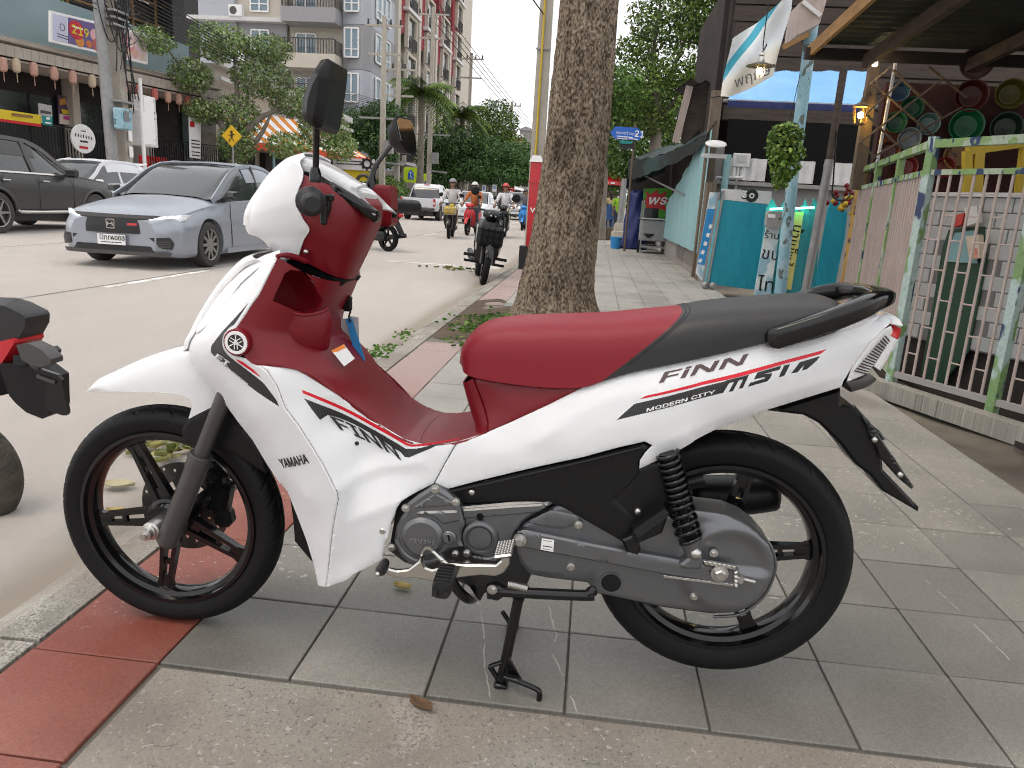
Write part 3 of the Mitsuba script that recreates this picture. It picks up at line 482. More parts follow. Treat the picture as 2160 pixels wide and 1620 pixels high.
bp('horn_switch', [box(W([(-.4986,.16,1.0226)][0]), (.014, .02, .014), bev=.003), box(W([(-.5133,.15,.9887)][0]), (.012, .014, .034), bev=.003)], 'black_plastic', 30)
bp('brake_lever', tube(W(spline([(gx - .06, -.16, gz), (gx - .075, -.22, gz - .004), (gx - .06, -.32, gz - .01)])), [.008] * 17, 8), 'steel', 40)
# mirrors
st = spline([(-.524,.165,1.0597),(-.523,.165,1.0784),(-.5181,.175,1.1197),(-.5114,.19,1.153)], 6); bp('mirror_stalk', [tube(W(st), .0058, 12), tube(W([(-.5241,.165,1.0486),(-.524,.165,1.0597),(-.524,.165,1.0682),(-.5239,.165,1.0758)]), [.011, .0115, .010, .007], 16)], 'black_gloss', 40)
M1 = [(-.5112,.2,1.1487),(-.519,.2,1.1596),(-.5171,.2,1.1852),(-.5074,.2,1.2132),(-.4935,.2,1.2364),(-.4841,.2,1.2492),(-.4721,.2,1.2519),(-.4662,.2,1.2483),(-.4678,.2,1.2273),(-.4746,.2,1.1775),(-.4816,.2,1.1437),(-.4886,.2,1.1361),(-.5008,.2,1.1428)]
m_, f_ = panel(M1, (), .05, .01, .008); bp('mirror_head', cat([slab(np.array(M1)[:, [0, 2]], .255, .10, .012, .014)]), 'black_plastic', 40, 'left mirror seen from its side')
st = spline([(-.5117,-.15,1.0485),(-.5087,-.15,1.0725),(-.505,-.155,1.0935),(-.4932,-.17,1.1177),(-.4804,-.19,1.1414)], 6); bp('mirror_stalk', [tube(W(st), .0058, 12), tube(W([(-.5116,-.15,1.0412),(-.5118,-.15,1.0537),(-.5108,-.15,1.0641),(-.5098,-.15,1.0735)]), [.0115, .012, .010, .007], 16)], 'black_gloss', 40)
c = np.array([(-.4574,-.25,1.1694)][0]); u = np.array([.30, -.95, 0]) / np.linalg.norm([.3, -.95, 0]); v = np.array([-.34, -.03, 1.])
v -= u * (u @ v); v /= np.linalg.norm(v); w = np.cross(u, v); w *= np.sign(w[0])
o2 = np.array([(-.034, .036), (-.022, .046), (.030, .047), (.038, .042), (.036, .0), (.028, -.03), (.012, -.046), (-.012, -.04), (-.036, -.016)]) * [1.12, 1.0]
back = np.vstack([c + o2[:, :1] * u + o2[:, 1:] * v, c - w * .03 + o2[:, :1] * .75 * u + o2[:, 1:] * .72 * v, c - w * .042 + o2[:, :1] * .4 * u + o2[:, 1:] * .35 * v])
bp('mirror_head', hull(W(back)), 'black_plastic', 50, 'right mirror facing back')
gl = c + w * .0012 + o2[:, :1] * .86 * u + o2[:, 1:] * .87 * v; mg = hull(W(np.vstack([gl, gl + w * .002]))); bp('mirror_glass', mg, 'mirror', 20)

# seat in two leathers, meeting on a slanted seam
Er = [(-.257,.03,.6938),(-.2438,.075,.6883),(-.2193,.098,.6855),(-.1694,.108,.6821),(-.1019,.113,.6801),(-.0358,.116,.6825),(0.0058,.118,.6894),(0.038,.119,.7038)]
Cr = [(-.2636,0,.6996),(-.2531,0,.7439),(-.219,0,.7802),(-.1592,0,.7977),(-.0698,0,.8083),(0.0282,0,.8184),(0.1051,0,.8308),(0.1866,0,.8445)]
bp('seat_front', loft(Er, Cr, .42, .62, 16, 8, .004), 'red_vinyl', 60, 'dark red front half of the seat')
Eb = [(0.038,.119,.7038),(0.0992,.121,.7283),(0.178,.124,.7521),(0.2638,.125,.7795),(0.3394,.125,.8054),(0.4071,.118,.8292),(0.4503,.095,.8433),(0.4776,.05,.8607)]
Cb = [(0.1866,0,.8445),(0.246,0,.8595),(0.3154,0,.8711),(0.3842,0,.8807),(0.4435,0,.8868),(0.4743,0,.8842),(0.4906,0,.8739),(0.4962,0,.8609)]
bp('seat_rear', loft(Eb, Cb, .42, .62, 16, 8, .004), 'black_vinyl', 60, 'black rear half of the seat')
def on_loft(E, C, k, b=.42, a=.62, off=.001, n=40):
    E, C = spline(E, 8), spline(C, 8); th = np.linspace(.03, 2.2, n); s = np.sin(th)[:, None] ** b; cc = np.sign(np.cos(th)) * np.abs(np.cos(th)) ** a
    e, c = E[k], C[k]; p = np.zeros((n, 3)); p[:, [0, 2]] = e[[0, 2]] + (c - e)[[0, 2]] * s; p[:, 1] = e[1] * cc; return W(p)
for k in (1, 2): bp('seat_seam', tube(on_loft(Eb, Cb, k), .0014, 6), 'black_vinyl', True)
# grab rail
pth = [(0.3396,.118,.8023),(0.3546,.128,.8161),(0.4028,.13,.8371),(0.4591,.128,.8622),(0.4985,.115,.88),(0.5323,.085,.892),(0.5567,.045,.8971)]; pth = spline(np.array(pth), 6)
full = np.vstack([pth, [[pth[-1][0] + .004, 0, pth[-1][2] + .002]], (pth * [1, -1, 1])[::-1]])
kk = np.abs(full[:, 1]) / .13; wd = np.interp(np.arange(len(full)), [0, 4, len(pth) - 8, len(pth), len(full) - len(pth) + 7, len(full) - 5, len(full) - 1], [.006, .016, .017, .028, .017, .016, .006])
hh = np.interp(np.arange(len(full)), [0, 5, len(pth) - 10, len(pth), len(full) - len(pth) + 9, len(full) - 6, len(full) - 1], [.008, .021, .020, .014, .020, .021, .008])
an = np.linspace(0, 2 * np.pi, 20, endpoint=False); ss = np.stack([np.sign(np.cos(an)) * np.abs(np.cos(an)) ** .55, np.sign(np.sin(an)) * np.abs(np.sin(an)) ** .55], -1)
bp('grab_rail', sweep(W(full), ss[None] * np.stack([wd, hh], -1)[:, None]), 'black_gloss', 50, 'glossy black grab rail round the seat end')
# tail lamp, rear mudguard, plate holder
T_m, T_f = panel([(0.5772,.068,.8458),(0.5886,.055,.8325),(0.5785,.06,.814),(0.5673,.066,.7891),(0.5565,.07,.7656),(0.5454,.074,.7495),(0.5049,.09,.7319),(0.5085,.093,.7591),(0.5344,.088,.8092),(0.5633,.078,.8399)], ())
for m_ in (T_m, flip(T_m)): bp('rear_winker', m_, 'clear_lens', 40, 'clear ribbed rear winker lens')
for k in np.linspace(.08, .95, 15):
    a_, b_ = np.array([(0.5687,.076,.8327),(0.5123,.092,.7536)]), np.array([(0.5827,.062,.8212),(0.5415,.074,.7463)]); p_, q_ = a_[0] + (a_[1] - a_[0]) * k, b_[0] + (b_[1] - b_[0]) * k
    bp('lens_rib', tube(W(np.array([p_ + [0, .002, 0], (p_ + q_) / 2 + [0, .0025, 0], q_ + [0, .002, 0]])), .0014, 6), 'dark_steel', True)
bp('tail_lamp', loft([(0.5787,.066,.8465),(0.5851,.058,.8365),(0.5818,.06,.8254)], [(0.6118,0,.8368),(0.6129,0,.8254),(0.6103,0,.8136)], .8, 1, 8, 5), 'red_lens', 50); bp('tail_lamp_lens', loft([(0.582,.06,.8245),(0.5779,.06,.8121),(0.569,.062,.7875),(0.558,.066,.7648)], [(0.6105,0,.8126),(0.6066,0,.7978),(0.5968,0,.7737),(0.5861,0,.7492)], .8, 1, 8, 5), 'clear_lens', 50)
bp('winker_bulb', ball(W([(0.5255,.08,.7671)][0]), .006), 'orange_plastic', True)
bp('tail_underside', loft([(0.5029,.09,.7336),(0.53,.08,.7392),(0.5493,.07,.7499)], [(0.5316,0,.705),(0.5624,0,.7176),(0.5795,0,.7329)], .8, 1, 8, 5), 'dark_grey_metal', 50)
bp('rear_mudguard', [plate([(0.3783,.652),(0.511,.7109),(0.5179,.6781),(0.5421,.6762),(0.5766,.6446),(0.6082,.5983),(0.6202,.5487),(0.7037,.4744),(0.7035,.4649),(0.6565,.4883),(0.626,.5029),(0.5974,.5341),(0.5662,.5537),(0.527,.5959),(0.4809,.635),(0.449,.6492)], .045, .09, .006)], 'black_plastic', 40)
bp('plate_holder', [plate([(0.5379,.6825),(0.5733,.6501),(0.6812,.5216),(0.6776,.5161),(0.6504,.5349),(0.6056,.5762),(0.5689,.6379)], .055, .006), plate([(0.5736,.6591),(0.6113,.6246),(0.7264,.4875),(0.7225,.4817),(0.6935,.5017),(0.6458,.5458),(0.6066,.6116)], -.05, .006), plate([(0.5981,.6308),(0.6121,.6146),(0.6051,.6109),(0.5933,.6252)], .05, .1)], 'black_gloss', 30)
for q in ([(0.5876,.6139)], [(0.6484,.5455)]): bp('plate_bolt', disc(q, .055, .0065, .006, .003), 'steel', 50)
# dark body core, black side frame cover, inner rear mudguard
bp('frame', [plate([(-.6595,.6228),(-.5724,.6192),(-.4855,.5503),(-.354,.468),(-.1852,.5171),(-.191,.6298),(0.0199,.6788),(0.3948,.8041),(0.533,.8145),(0.5106,.7193),(0.2744,.6174),(0.184,.5352),(0.1271,.387),(-.0084,.3842),(-.2197,.3451),(-.33,.3855),(-.5283,.307),(-.5509,.1847),(-.5958,.3587)], .07, .14, .01), plate([(-.8545,.4608),(-.8087,.4651),(-.5924,.8785),(-.6132,.8972),(-.6395,.8905)], .03, .06, .01)], 'deep_black', 30)
for s in (1, -1): bp('frame_cover', plate([(-.2638,.4489),(-.1955,.4724),(-.1282,.4965),(0.0128,.5436),(0.1291,.5873),(0.1445,.5818),(0.1255,.5473),(0.128,.5215),(0.0859,.4646),(0.133,.4199),(0.13,.4009),(0.1057,.3731),(-.0273,.4385),(-.0956,.4398),(-.223,.4226),(-.2413,.4334)], s * .128 + (0 if s > 0 else .006), .006, .004), 'black_plastic', 40)
bp('frame_cover_edge', [tube(W(spline([(-.248,.13,.4493),(-.1269,.134,.4918),(0.0132,.137,.5408),(0.1234,.137,.5808)], 5)), .0045, 8)], 'black_plastic', 40)
bp('pillion_bracket', [plate([(-.0179,.4457),(0.0987,.5305),(0.1711,.5524),(0.2073,.491),(0.195,.4573),(0.1344,.4015),(0.1452,.3587),(0.1146,.3574),(0.1034,.3752)], .126, .012, .004)], 'black_plastic', 40)
for q in ([(-.2086,.4511)], [(0.1311,.4436)]): bp('frame_bolt', disc(q, .127, .0075, .008, .003), 'steel', 50)
bp('pillion_peg', [plate([(0.1234,.4129),(0.1801,.4674),(0.1884,.4582),(0.179,.4158),(0.1341,.3885),(0.1229,.3986)], .165, .04, .005)], 'black_plastic', 30)
for k in np.linspace(.03, .97, 13):
    a_, b_ = np.array([(0.1241,.17,.4206),(0.1771,.17,.4702)]), np.array([(0.1331,.168,.4044),(0.1862,.168,.4554)]); p_, q_ = a_[0] + (a_[1] - a_[0]) * k, b_[0] + (b_[1] - b_[0]) * k; bp('peg_rib', bar(W(p_), W(q_), .003, .005), 'grip_rubber')
bp('peg_pivot', [plate([(0.1036,.3867),(0.1287,.4018),(0.143,.3702),(0.1376,.3572),(0.1154,.362)], .15, .03, .004)], 'black_gloss', 30)
# rear shock absorber with its spring
sa, sb = np.array([(0.1749,.142,.5766),(0.2541,.142,.3516)]); su = (sb - sa) / np.linalg.norm(sb - sa); s1 = np.cross(su, [0, 1, 0]); s2 = np.array([0, 1., 0]); SL = np.linalg.norm(sb - sa)
tt = np.r_[np.linspace(.0, .45, 150), np.linspace(.45, .78, 130)[1:]]; turn = np.r_[np.linspace(0, 8.2, 150), np.linspace(8.2, 12.4, 130)[1:]] * 2 * np.pi
rr = np.interp(tt, [0, .78], [.0205, .0235]); P = sa + su * (tt * SL)[:, None] + rr[:, None] * (np.cos(turn)[:, None] * s1 + np.sin(turn)[:, None] * s2)
bp('shock_spring', tube(W(P), .0042, 8), 'black_gloss', True)
bp('shock_damper', tube(W([sa, sa + su * SL * .4, sa + su * SL * .41, sa + su * SL * .8]), [.016, .016, .010, .010], 16), 'black_plastic', 40)
bp('shock_foot', [tube(W([sa + su * SL * .78, sa + su * SL * .80, sa + su * SL * .84, sa + su * SL * .92]), [.023, .023, .019, .017], 18), plate([(0.2305,.3953),(0.2556,.4032),(0.2663,.3581),(0.2644,.3423),(0.2291,.3393),(0.2225,.3479),(0.2376,.3642)], .155, .03, .005)], 'grey_metal', 35)
bp('shock_bolt', disc([(0.2499,.3767)], .152, .0125, .012, .006), 'steel', 60)
# engine and chain case
bp('engine', [plate([(-.3719,.41),(-.3041,.4405),(-.2073,.4267),(-.0974,.4316),(-.0278,.4281),(-.0851,.2321),(-.1976,.2121),(-.2717,.2386),(-.3561,.2572),(-.3903,.2815)], .10, .2, .01)], 'dark_engine', 30)
MG = [(-.283,.465),(-.254,.4504),(-.2318,.433),(-.2282,.4178),(-.218,.3833),(-.2242,.3679),(-.2244,.3488),(-.2189,.3356),(-.2445,.3274),(-.259,.3151),(-.2685,.2978),(-.2882,.2848),(-.3083,.2803),(-.3317,.2853),(-.3493,.2996),(-.3599,.32),(-.3635,.3465),(-.3608,.366),(-.3513,.3882),(-.3396,.4042),(-.3419,.4165),(-.3177,.4388)]
bp('magneto_cover', [plate(MG, .150, .05, .006), plate([(-.3238,.4152),(-.2804,.4497),(-.2426,.4329),(-.2414,.4268),(-.3177,.4127)], .1525, .01, .0025), plate([(-.3332,.3944),(-.3107,.4072),(-.2312,.4175),(-.2264,.3951),(-.2604,.3831),(-.2807,.3978),(-.3055,.4004),(-.3271,.3908)], .1545, .012, .004)], 'grey_metal', 30)
cx, cz = [(-.3029,.3502)][0]
bp('magneto_cap', yl([(0, .010), (.036, .010), (.0385, .0085), (.0445, .003), (.0455, 0)], cx, .150, cz, 48), 'grey_metal', 25)
bp('magneto_ring', tube(W([(cx + .056 * math.cos(a), .148, cz + .056 * math.sin(a)) for a in np.linspace(3.3, 5.6, 24)]), .006, 8), 'grey_metal', 40)
bp('timing_plug', [disc([(-.2476,.3563)], .15, .015, .008, .003), disc([(-.2476,.3563)], .157, .011, .004, .001)], 'grey_metal', 30); bp('plug_slot', box(W(list([(-.2467,.3587)][0][:1]) + [.1615] + list([(-.2467,.3587)][0][1:])), (.003, .002, .015), ry=-15), 'deep_black')
(tx, tz), (ux, uz) = [(-.3295,.3378),(-.2738,.3407)]; bp('embossed_lettering', text('YAMAHA', .012, (W([tx, .1605, tz]), (1, 0, 0), (0, 0, 1), (0, -1, 0)), .0012, True, math.hypot(ux - tx, uz - tz)), 'grey_metal_light', 0, 'YAMAHA raised on the engine cover')
for q in ([(-.2807,.4589)], [(-.2368,.4356)], [(-.3405,.4114)], [(-.2333,.3212)], [(-.2095,.3249)], [(-.3687,.3208)], [(-.2082,.3018)]): bp('engine_bolt', bolt(q, .15, .0065, .007), 'steel', 30)
bp('crankcase_cover', [plate([(-.2289,.4156),(-.1237,.4369),(-.0371,.4478),(-.0832,.4119),(-.1016,.3943),(-.1131,.372),(-.1187,.3501),(-.1356,.3322),(-.1306,.3134),(-.156,.303),(-.2117,.3151),(-.2213,.3281),(-.2269,.3436),(-.2202,.3743)], .132, .03, .005), plate([(-.2262,.413),(-.1231,.432),(-.0416,.4455),(-.0691,.423),(-.1219,.4113),(-.2234,.3922)], .1365, .01, .0035), plate([(-.206,.3129),(-.1659,.3109),(-.1349,.3273),(-.1324,.3168),(-.1536,.3037),(-.1957,.3054)], .138, .012, .003)], 'grey_metal', 30)
cx, cz = [(-.1857,.3547)][0]; bp('sprocket_boss', yl([(0, .007), (.0235, .007), (.0255, .004), (.0275, .004), (.030, .010), (.036, .008), (.0385, .003), (.040, 0)], cx, .132, cz, 40), 'grey_metal', 25)
bp('boss_hole', disc([(-.1879,.4021)], .136, .0075, .0015, .0005), 'deep_black')
CC = [(-.1146,.3619),(-.0983,.3881),(-.0644,.4117),(-.0273,.4385),(0.0215,.4332),(0.1275,.4276),(0.2112,.4426),(0.2466,.4534),(0.3065,.4515),(0.346,.4394),(0.3722,.4227),(0.3977,.3977),(0.4108,.3701),(0.4153,.3435),(0.4132,.3243),(0.4052,.2936),(0.3922,.2707),(0.3815,.2576),(0.3538,.2358),(0.3071,.2257),(0.1972,.2287),(0.0611,.2443),(0.0445,.2664),(-.045,.268),(-.0792,.2717),(-.0997,.2956),(-.1115,.3268)]
cx, cz = [(0.3271,.3366)][0]
def cc_f(q):
    r = np.hypot(q[:, 0] - cx, q[:, 1] - cz); return .118 + .012 * np.clip((.108 - r) / .02, 0, 1) - .010 * np.clip((.082 - r) / .02, 0, 1) * (q[:, 1] > cz - .0)
bp('chain_case', [slab(CC, cc_f, .075, .010, .006), plate([(-.0922,.3931),(-.0454,.4242),(0.0227,.4188),(0.0051,.3961),(-.0184,.3851),(-.0427,.3846)], .1225, .01, .003)], 'grey_metal', 35)
bp('chain_case_rim', tube(W(spline([(0.2519,.095,.4402),(0.3129,.095,.4393),(0.3532,.095,.4269),(0.38,.095,.4099),(0.4061,.095,.3844),(0.4194,.095,.3562),(0.424,.095,.329),(0.4137,.095,.2781),(0.3895,.095,.2413),(0.3612,.095,.2191),(0.3135,.095,.2088)], 5)), .0035, 8), 'grey_metal', 50)
bp('swing_arm', [plate([(-.1098,.3746),(-.0945,.3815),(0.0561,.3642),(0.1382,.3565),(0.2215,.3501),(0.286,.3459),(0.3428,.3398),(0.3504,.3239),(0.3368,.3055),(0.1756,.3164),(0.0591,.3276),(-.098,.342),(-.1102,.3481)], .138, .03, .004)], 'grey_metal', 30)
bp('axle_adjuster', [plate([(0.2689,.3579),(0.3329,.3527),(0.3339,.3445),(0.2698,.3497)], .146, .01, .002), plate([(0.3306,.341),(0.3378,.3429),(0.3423,.3067),(0.3356,.3081)], .148, .014, .002), tube(W([(0.3364,.142,.3286),(0.3745,.142,.3225)]), .004, 8), box(W([(0.3461,.142,.3255)][0]), (.01, .014, .014), ry=15), plate([(0.1944,.3149),(0.3343,.3111),(0.335,.3059),(0.1949,.3096)], .141, .006, .001)], 'steel', 30)
bp('rear_axle_nut', bolt([(0.3037,.3332)], .138, .013, .013), 'steel', 30)
bp('axle_slot', plate([(0.2827,.334),(0.2924,.3393),(0.2993,.3285),(0.2943,.3227)], .1395, .002, .0005), 'deep_black')
bp('swing_arm_pivot', bolt([(-.1026,.3619)], .138, .0105, .014), 'steel', 30)
for q, d in (([(0.0145,.4002)], .122), ([(0.0063,.3026)], .118), ([(0.263,.2689)], .124), ([(0.2908,.3683)], .124)): bp('case_bolt', bolt(q, d, .0065, .008), 'steel', 30)
bp('inspection_plug', [disc([(0.092,.2758)], .117, .0205, .005, .002)], 'black_plastic', 40); bp('plug_ring', yl([(.0205, .004), (.0235, .004), (.0245, 0)], *[(a, .117, b) for a, b in [(0.092,.2758)]][0], 28), 'grey_metal', 40)
bp('sticker', plate([(-.0576,.3686),(-.0322,.3672),(-.0323,.3407),(-.0588,.3431)], .1386, .0006, 0), 'white_print', 0, 'small white sticker on the swing arm')
bp('sticker_print', [plate(Q_(.14,"%g,%g %g,%g %g,%g %g,%g" ) if 0 else [(-.0544,.3648),(-.0348,.3637),(-.0348,.3627),(-.0543,.3637)], .1389, .0006, 0), plate([(-.0546,.3531),(-.035,.3521),(-.0349,.35),(-.0544,.351)], .1389, .0006, 0), plate([(-.0551,.3467),(-.0394,.3453),(-.0393,.3442),(-.0551,.3456)], .1389, .0006, 0)], 'dark_print')
# silencer on the far side
bp('silencer', tube(W(spline([(0.1906,-.13,.3626),(0.2691,-.15,.3745),(0.296,-.15,.3821),(0.3883,-.15,.3938),(0.4624,-.15,.4108),(0.4751,-.15,.4133)], 4)), np.interp(np.arange(21), [0, 4, 8, 16, 20], [.018, .03, .05, .046, .03]), 24), 'black_plastic', 40)
bp('exhaust_guard', [tube(W([(0.2793,-.11,.4362),(0.2937,-.11,.4423)]), .022, 18), tube(W([(0.2483,-.11,.4238),(0.2937,-.11,.4423)]), .02, 18)], 'dark_grey_metal', 40)
# shift pedal, foot peg, stands
ped = Polygon([(-.3666,.2931),(-.3447,.2902),(-.3221,.296),(-.3019,.3152),(-.2975,.3346),(-.291,.3468),(-.2823,.3498),(-.2754,.3464),(-.2564,.3308),(-.2413,.3189),(-.2064,.3197),(-.1439,.3257),(-.1339,.3372),(-.1335,.3466),(-.1184,.3504),(-.1163,.3299),(-.1267,.3109),(-.1416,.3008),(-.1725,.3004),(-.2062,.2923),(-.24,.2842),(-.2712,.2753),(-.3088,.2784),(-.3285,.274),(-.3503,.2736),(-.3653,.2783)])
ped = ped.difference(Polygon([(-.2927,.3383),(-.2861,.3442),(-.2792,.3429),(-.2641,.3278),(-.256,.3193),(-.2594,.3063),(-.273,.3005),(-.2868,.3042),(-.293,.3151)]))
bp('shift_pedal', plate(ped, .194, .009, .003, .008), 'chrome', 35, 'polished heel and toe shift pedal')
bp('pedal_rubber', tube(W([(-.3775,.165,.292),(-.3773,.18,.2921),(-.3724,.215,.3),(-.3717,.228,.3016)]), [.009, .011, .0115, .007], 16), 'grip_rubber', 40)
bp('pedal_tip', ball(W([(-.3744,.232,.3002)][0]), .005), 'steel', True)
hp = W([(-.1274,.2,.3635)][0]); bp('heel_pad', [box(hp, (.036, .06, .008), ry=-14, bev=.003)], 'chrome', 30)
bp('heel_pad_studs', [ball(hp + [(-.014 + .0056 * i) , -.026 + .0075 * j, .0055 + .0015 * i - .002], .0026, 1) for i in range(6) for j in range(8)], 'steel', True)
e0, e1 = np.array([(-.2416,.17,.2992),(-.2348,.292,.313)]); up = np.array([0, 0, 1.]); ring = []
for k in np.linspace(0, 1, 12):
    w_ = .019 if .05 < k < .98 else .016; h_ = .017; ring.append([e0 + (e1 - e0) * k + np.array([w_ * np.sign(math.cos(a)) * abs(math.cos(a)) ** .6, 0, h_ * np.sign(math.sin(a)) * abs(math.sin(a)) ** .6]) for a in np.linspace(0, 2 * np.pi, 16, endpoint=False)])
bp('foot_peg', grid(W(np.array(ring)), True, True), 'grip_rubber', 40, 'rubber foot peg')
bp('foot_peg_treads', [box(W(e0 + (e1 - e0) * k + [0, 0, .0175]), (.032, .005, .004)) for k in np.linspace(.15, .9, 7)] + [box(W(e0 + (e1 - e0) * 1.0 + [o, .004, -.004]), (.01, .006, .012)) for o in (-.011, .011)], 'grip_rubber')
bp('foot_peg_bar', [tube(W(spline([(-.2409,.17,.2821),(-.2292,.15,.2424),(-.2094,.12,.2037),(-.2035,.05,.1652)], 5)), .011, 12), plate([(-.2426,.242),(-.189,.2515),(-.1371,.2429),(-.1764,.2044),(-.1839,.1864),(-.1916,.1946),(-.2083,.2177)], .10, .03, .004)], 'black_gloss', 35)
bp('side_stand', [tube(W(spline([(-.145,.15,.2458),(-.0914,.15,.2477),(-.0128,.15,.2527),(0.0455,.15,.2574),(0.057,.15,.2599)], 5)), .0115, 14), plate([(-.1654,.2543),(-.1439,.2633),(-.1275,.2544),(-.1247,.2394),(-.14,.2266),(-.1621,.2284)], .16, .02, .004), tube(W([(0.0436,.15,.2572),(0.0543,.15,.2692),(0.0555,.15,.278)]), [.011, .012, .006], 10)], 'black_gloss', 40)
bp('side_stand_bolt', bolt([(-.1514,.2543)], .160, .008, .006), 'steel', 30)
a_, b_ = np.array([(-.1201,.15,.2639),(-.0781,.15,.258)]); kk = np.linspace(0, 1, 260); du = (b_ - a_) / np.linalg.norm(b_ - a_); dn = np.cross(du, [0, 1, 0])
bp('stand_spring', tube(W(a_ + (b_ - a_) * kk[:, None] + .0075 * (np.cos(kk * 13 * 2 * np.pi)[:, None] * dn + np.sin(kk * 13 * 2 * np.pi)[:, None] * np.array([0, 1, 0]))), .0017, 6), 'steel', True)
ft, ff = np.array([(-.1,.1,.2056),(-.1251,.115,.0168)]); ff[2] = .012
bp('centre_stand', [tube(W(spline([ft, ft * .5 + ff * .5, ff], 5)), .0115, 14), tube(W(spline([ft * [1, -1, 1], (ft * .5 + ff * .5) * [1, -1, 1], ff * [1, -1, 1]], 5)), .0115, 14), tube(W([ft, ft * [1, -1, 1]]), .013, 14),
    tube(W([ff + [-.028, 0, .03], ff + [-.004, 0, -.004]]), .006, 8), tube(W([ff + [-.028, 0, .03], ff + [0, 0, .045]]), .005, 8), tube(W([(ff + [-.028, 0, .03]) * [1, -1, 1], (ff + [-.004, 0, -.004]) * [1, -1, 1]]), .006, 8), box(W(ff + [0, .002, -.006]), (.03, .035, .012), bev=.004), box(W((ff + [0, .002, -.006]) * [1, -1, 1]), (.03, .035, .012), bev=.004),
    hull(W([ff + [.008, .008, .07], ff + [.01, .008, .01], ff + [.05, .02, .012], ff + [.05, .016, .012], ff + [.008, -.002, .07], ff + [.01, -.002, .01]])),
    tube(W(spline([(-.1173,.135,.034),(-.0842,.145,.0338),(-.0473,.15,.0248),(-.0385,.152,.017),(-.0389,.152,-.0087)], 5)), .006, 10)], 'black_gloss', 40, 'black centre stand the motorcycle is standing on')

# decals: thin films lying on the panels
def decal(q, f, off, m, name, label=None):
    k = slab(q, (lambda p: f(p) + off), .0005, .008, 0); return bp(name, k, m, 0, label)
decal([(-.6598,.8137),(-.6818,.7898),(-.7039,.7656),(-.7273,.7411),(-.7509,.7173),(-.7534,.7046),(-.7439,.6967),(-.7051,.6746),(-.6469,.6414),(-.5932,.6156),(-.598,.6279),(-.6248,.6598),(-.6654,.6856),(-.6847,.6975),(-.702,.7087),(-.7114,.7204),(-.7138,.7364),(-.7094,.7501),(-.6981,.7641),(-.6882,.7696),(-.6821,.7785)], A_f, .0008, 'stripe_black', 'decal')
decal([(-.6826,.7026),(-.67,.6998),(-.646,.6854),(-.6298,.6714),(-.6376,.6746),(-.6558,.6846),(-.675,.6955)], A_f, .0008, 'decal_red', 'decal', 'red stripe decal')
decal([(-.5527,.6486),(-.4959,.62),(-.4076,.5743),(-.3465,.5419),(-.3367,.5398),(-.3096,.5443),(-.2428,.5615),(-.239,.5629),(-.2427,.5595),(-.3047,.5418),(-.3366,.5358),(-.3493,.5376),(-.4124,.5689),(-.4959,.6131),(-.5508,.6419)], B_f, .0008, 'decal_red', 'decal', 'red stripe decal')
decal([(-.5479,.631),(-.4977,.6056),(-.4089,.5606),(-.3495,.5299),(-.3299,.5317),(-.277,.5487),(-.3008,.5345),(-.3412,.5134),(-.3511,.5135),(-.3611,.5227),(-.3769,.5303),(-.4127,.5512),(-.4582,.5752),(-.4977,.5917),(-.5076,.5948),(-.5195,.5858)], B_f, .0008, 'stripe_black', 'decal')
0 and decal([(-.4967,.5828),(-.4819,.5781),(-.476,.5866),(-.4671,.5824),(-.4759,.5686),(-.4502,.5629),(-.4562,.5694),(-.4403,.5608),(-.4226,.5574),(-.4086,.5456),(-.4284,.5478),(-.4561,.5533),(-.4759,.5565),(-.4977,.5686)], B_f, .0012, 'white_print', 'decal')
def label_text(s, q, f, off, m, d, name='lettering', h=.02, bold=True, lab=None, shear=0.):
    "q: start of the baseline, its end, top of the first letter (x, z)"
    a, b, c = [np.array(p) for p in q]; u = (b - a); L = np.linalg.norm(u); t = text_mesh(s, 1., .001, bold); v = t.vertices.copy(); v[:, 0] = (v[:, 0] - v[:, 0].min()) / (v[:, 0].max() - v[:, 0].min())
    t = t.subdivide_to_size(.12) if 0 else t
    v[:, 1] = np.clip(v[:, 1], -.3, 1.4); xz = a + v[:, :1] * u + v[:, 1:2] * (c - a); dd = f(xz) + off + (v[:, 2] > .0005) * .0005
    return bp(name, TM(W(np.stack([xz[:, 0], dd, xz[:, 1]], 1)), t.faces), m, 0, lab)
label_text('FINN', [(-.4838,.5649),(-.3568,.5069),(-.5036,.5932)], B_f, .0022, 'dark_print', .15, lab='FINN on the side fairing')
label_text('YAMAHA', [(-.6058,.4718),(-.5352,.5001),(-.6125,.4907)], A_f, .0012, 'dark_print', .165, lab='YAMAHA on the leg shield')
label_text('FI', [(-.7426,.6958),(-.7093,.6829),(-.7312,.7063)], A_f, .0026, 'white_print', .165, lab='FI on the black decal')
label_text('FUEL INJECTION', [(-.7378,.6913),(-.6648,.6495),(-.7336,.6955)], A_f, .0026, 'white_print', .165, lab='FUEL INJECTION on the black decal')
decal([(0.1117,.6783),(0.1228,.6859),(0.2938,.7442),(0.4513,.7987),(0.4399,.7888),(0.2947,.7369)], C_f, .0008, 'decal_red', 'decal', 'red stripe decal')
decal([(0.0708,.6334),(0.1026,.6679),(0.1747,.6931),(0.2694,.7264),(0.2591,.7012),(0.1682,.6688)], C_f, .0008, 'stripe_black', 'decal')
label_text('MODERN CITY', [(0.1263,.656),(0.2512,.7018),(0.1266,.6627)], C_f, .0026, 'white_print', .13, lab='MODERN CITY on the black decal')
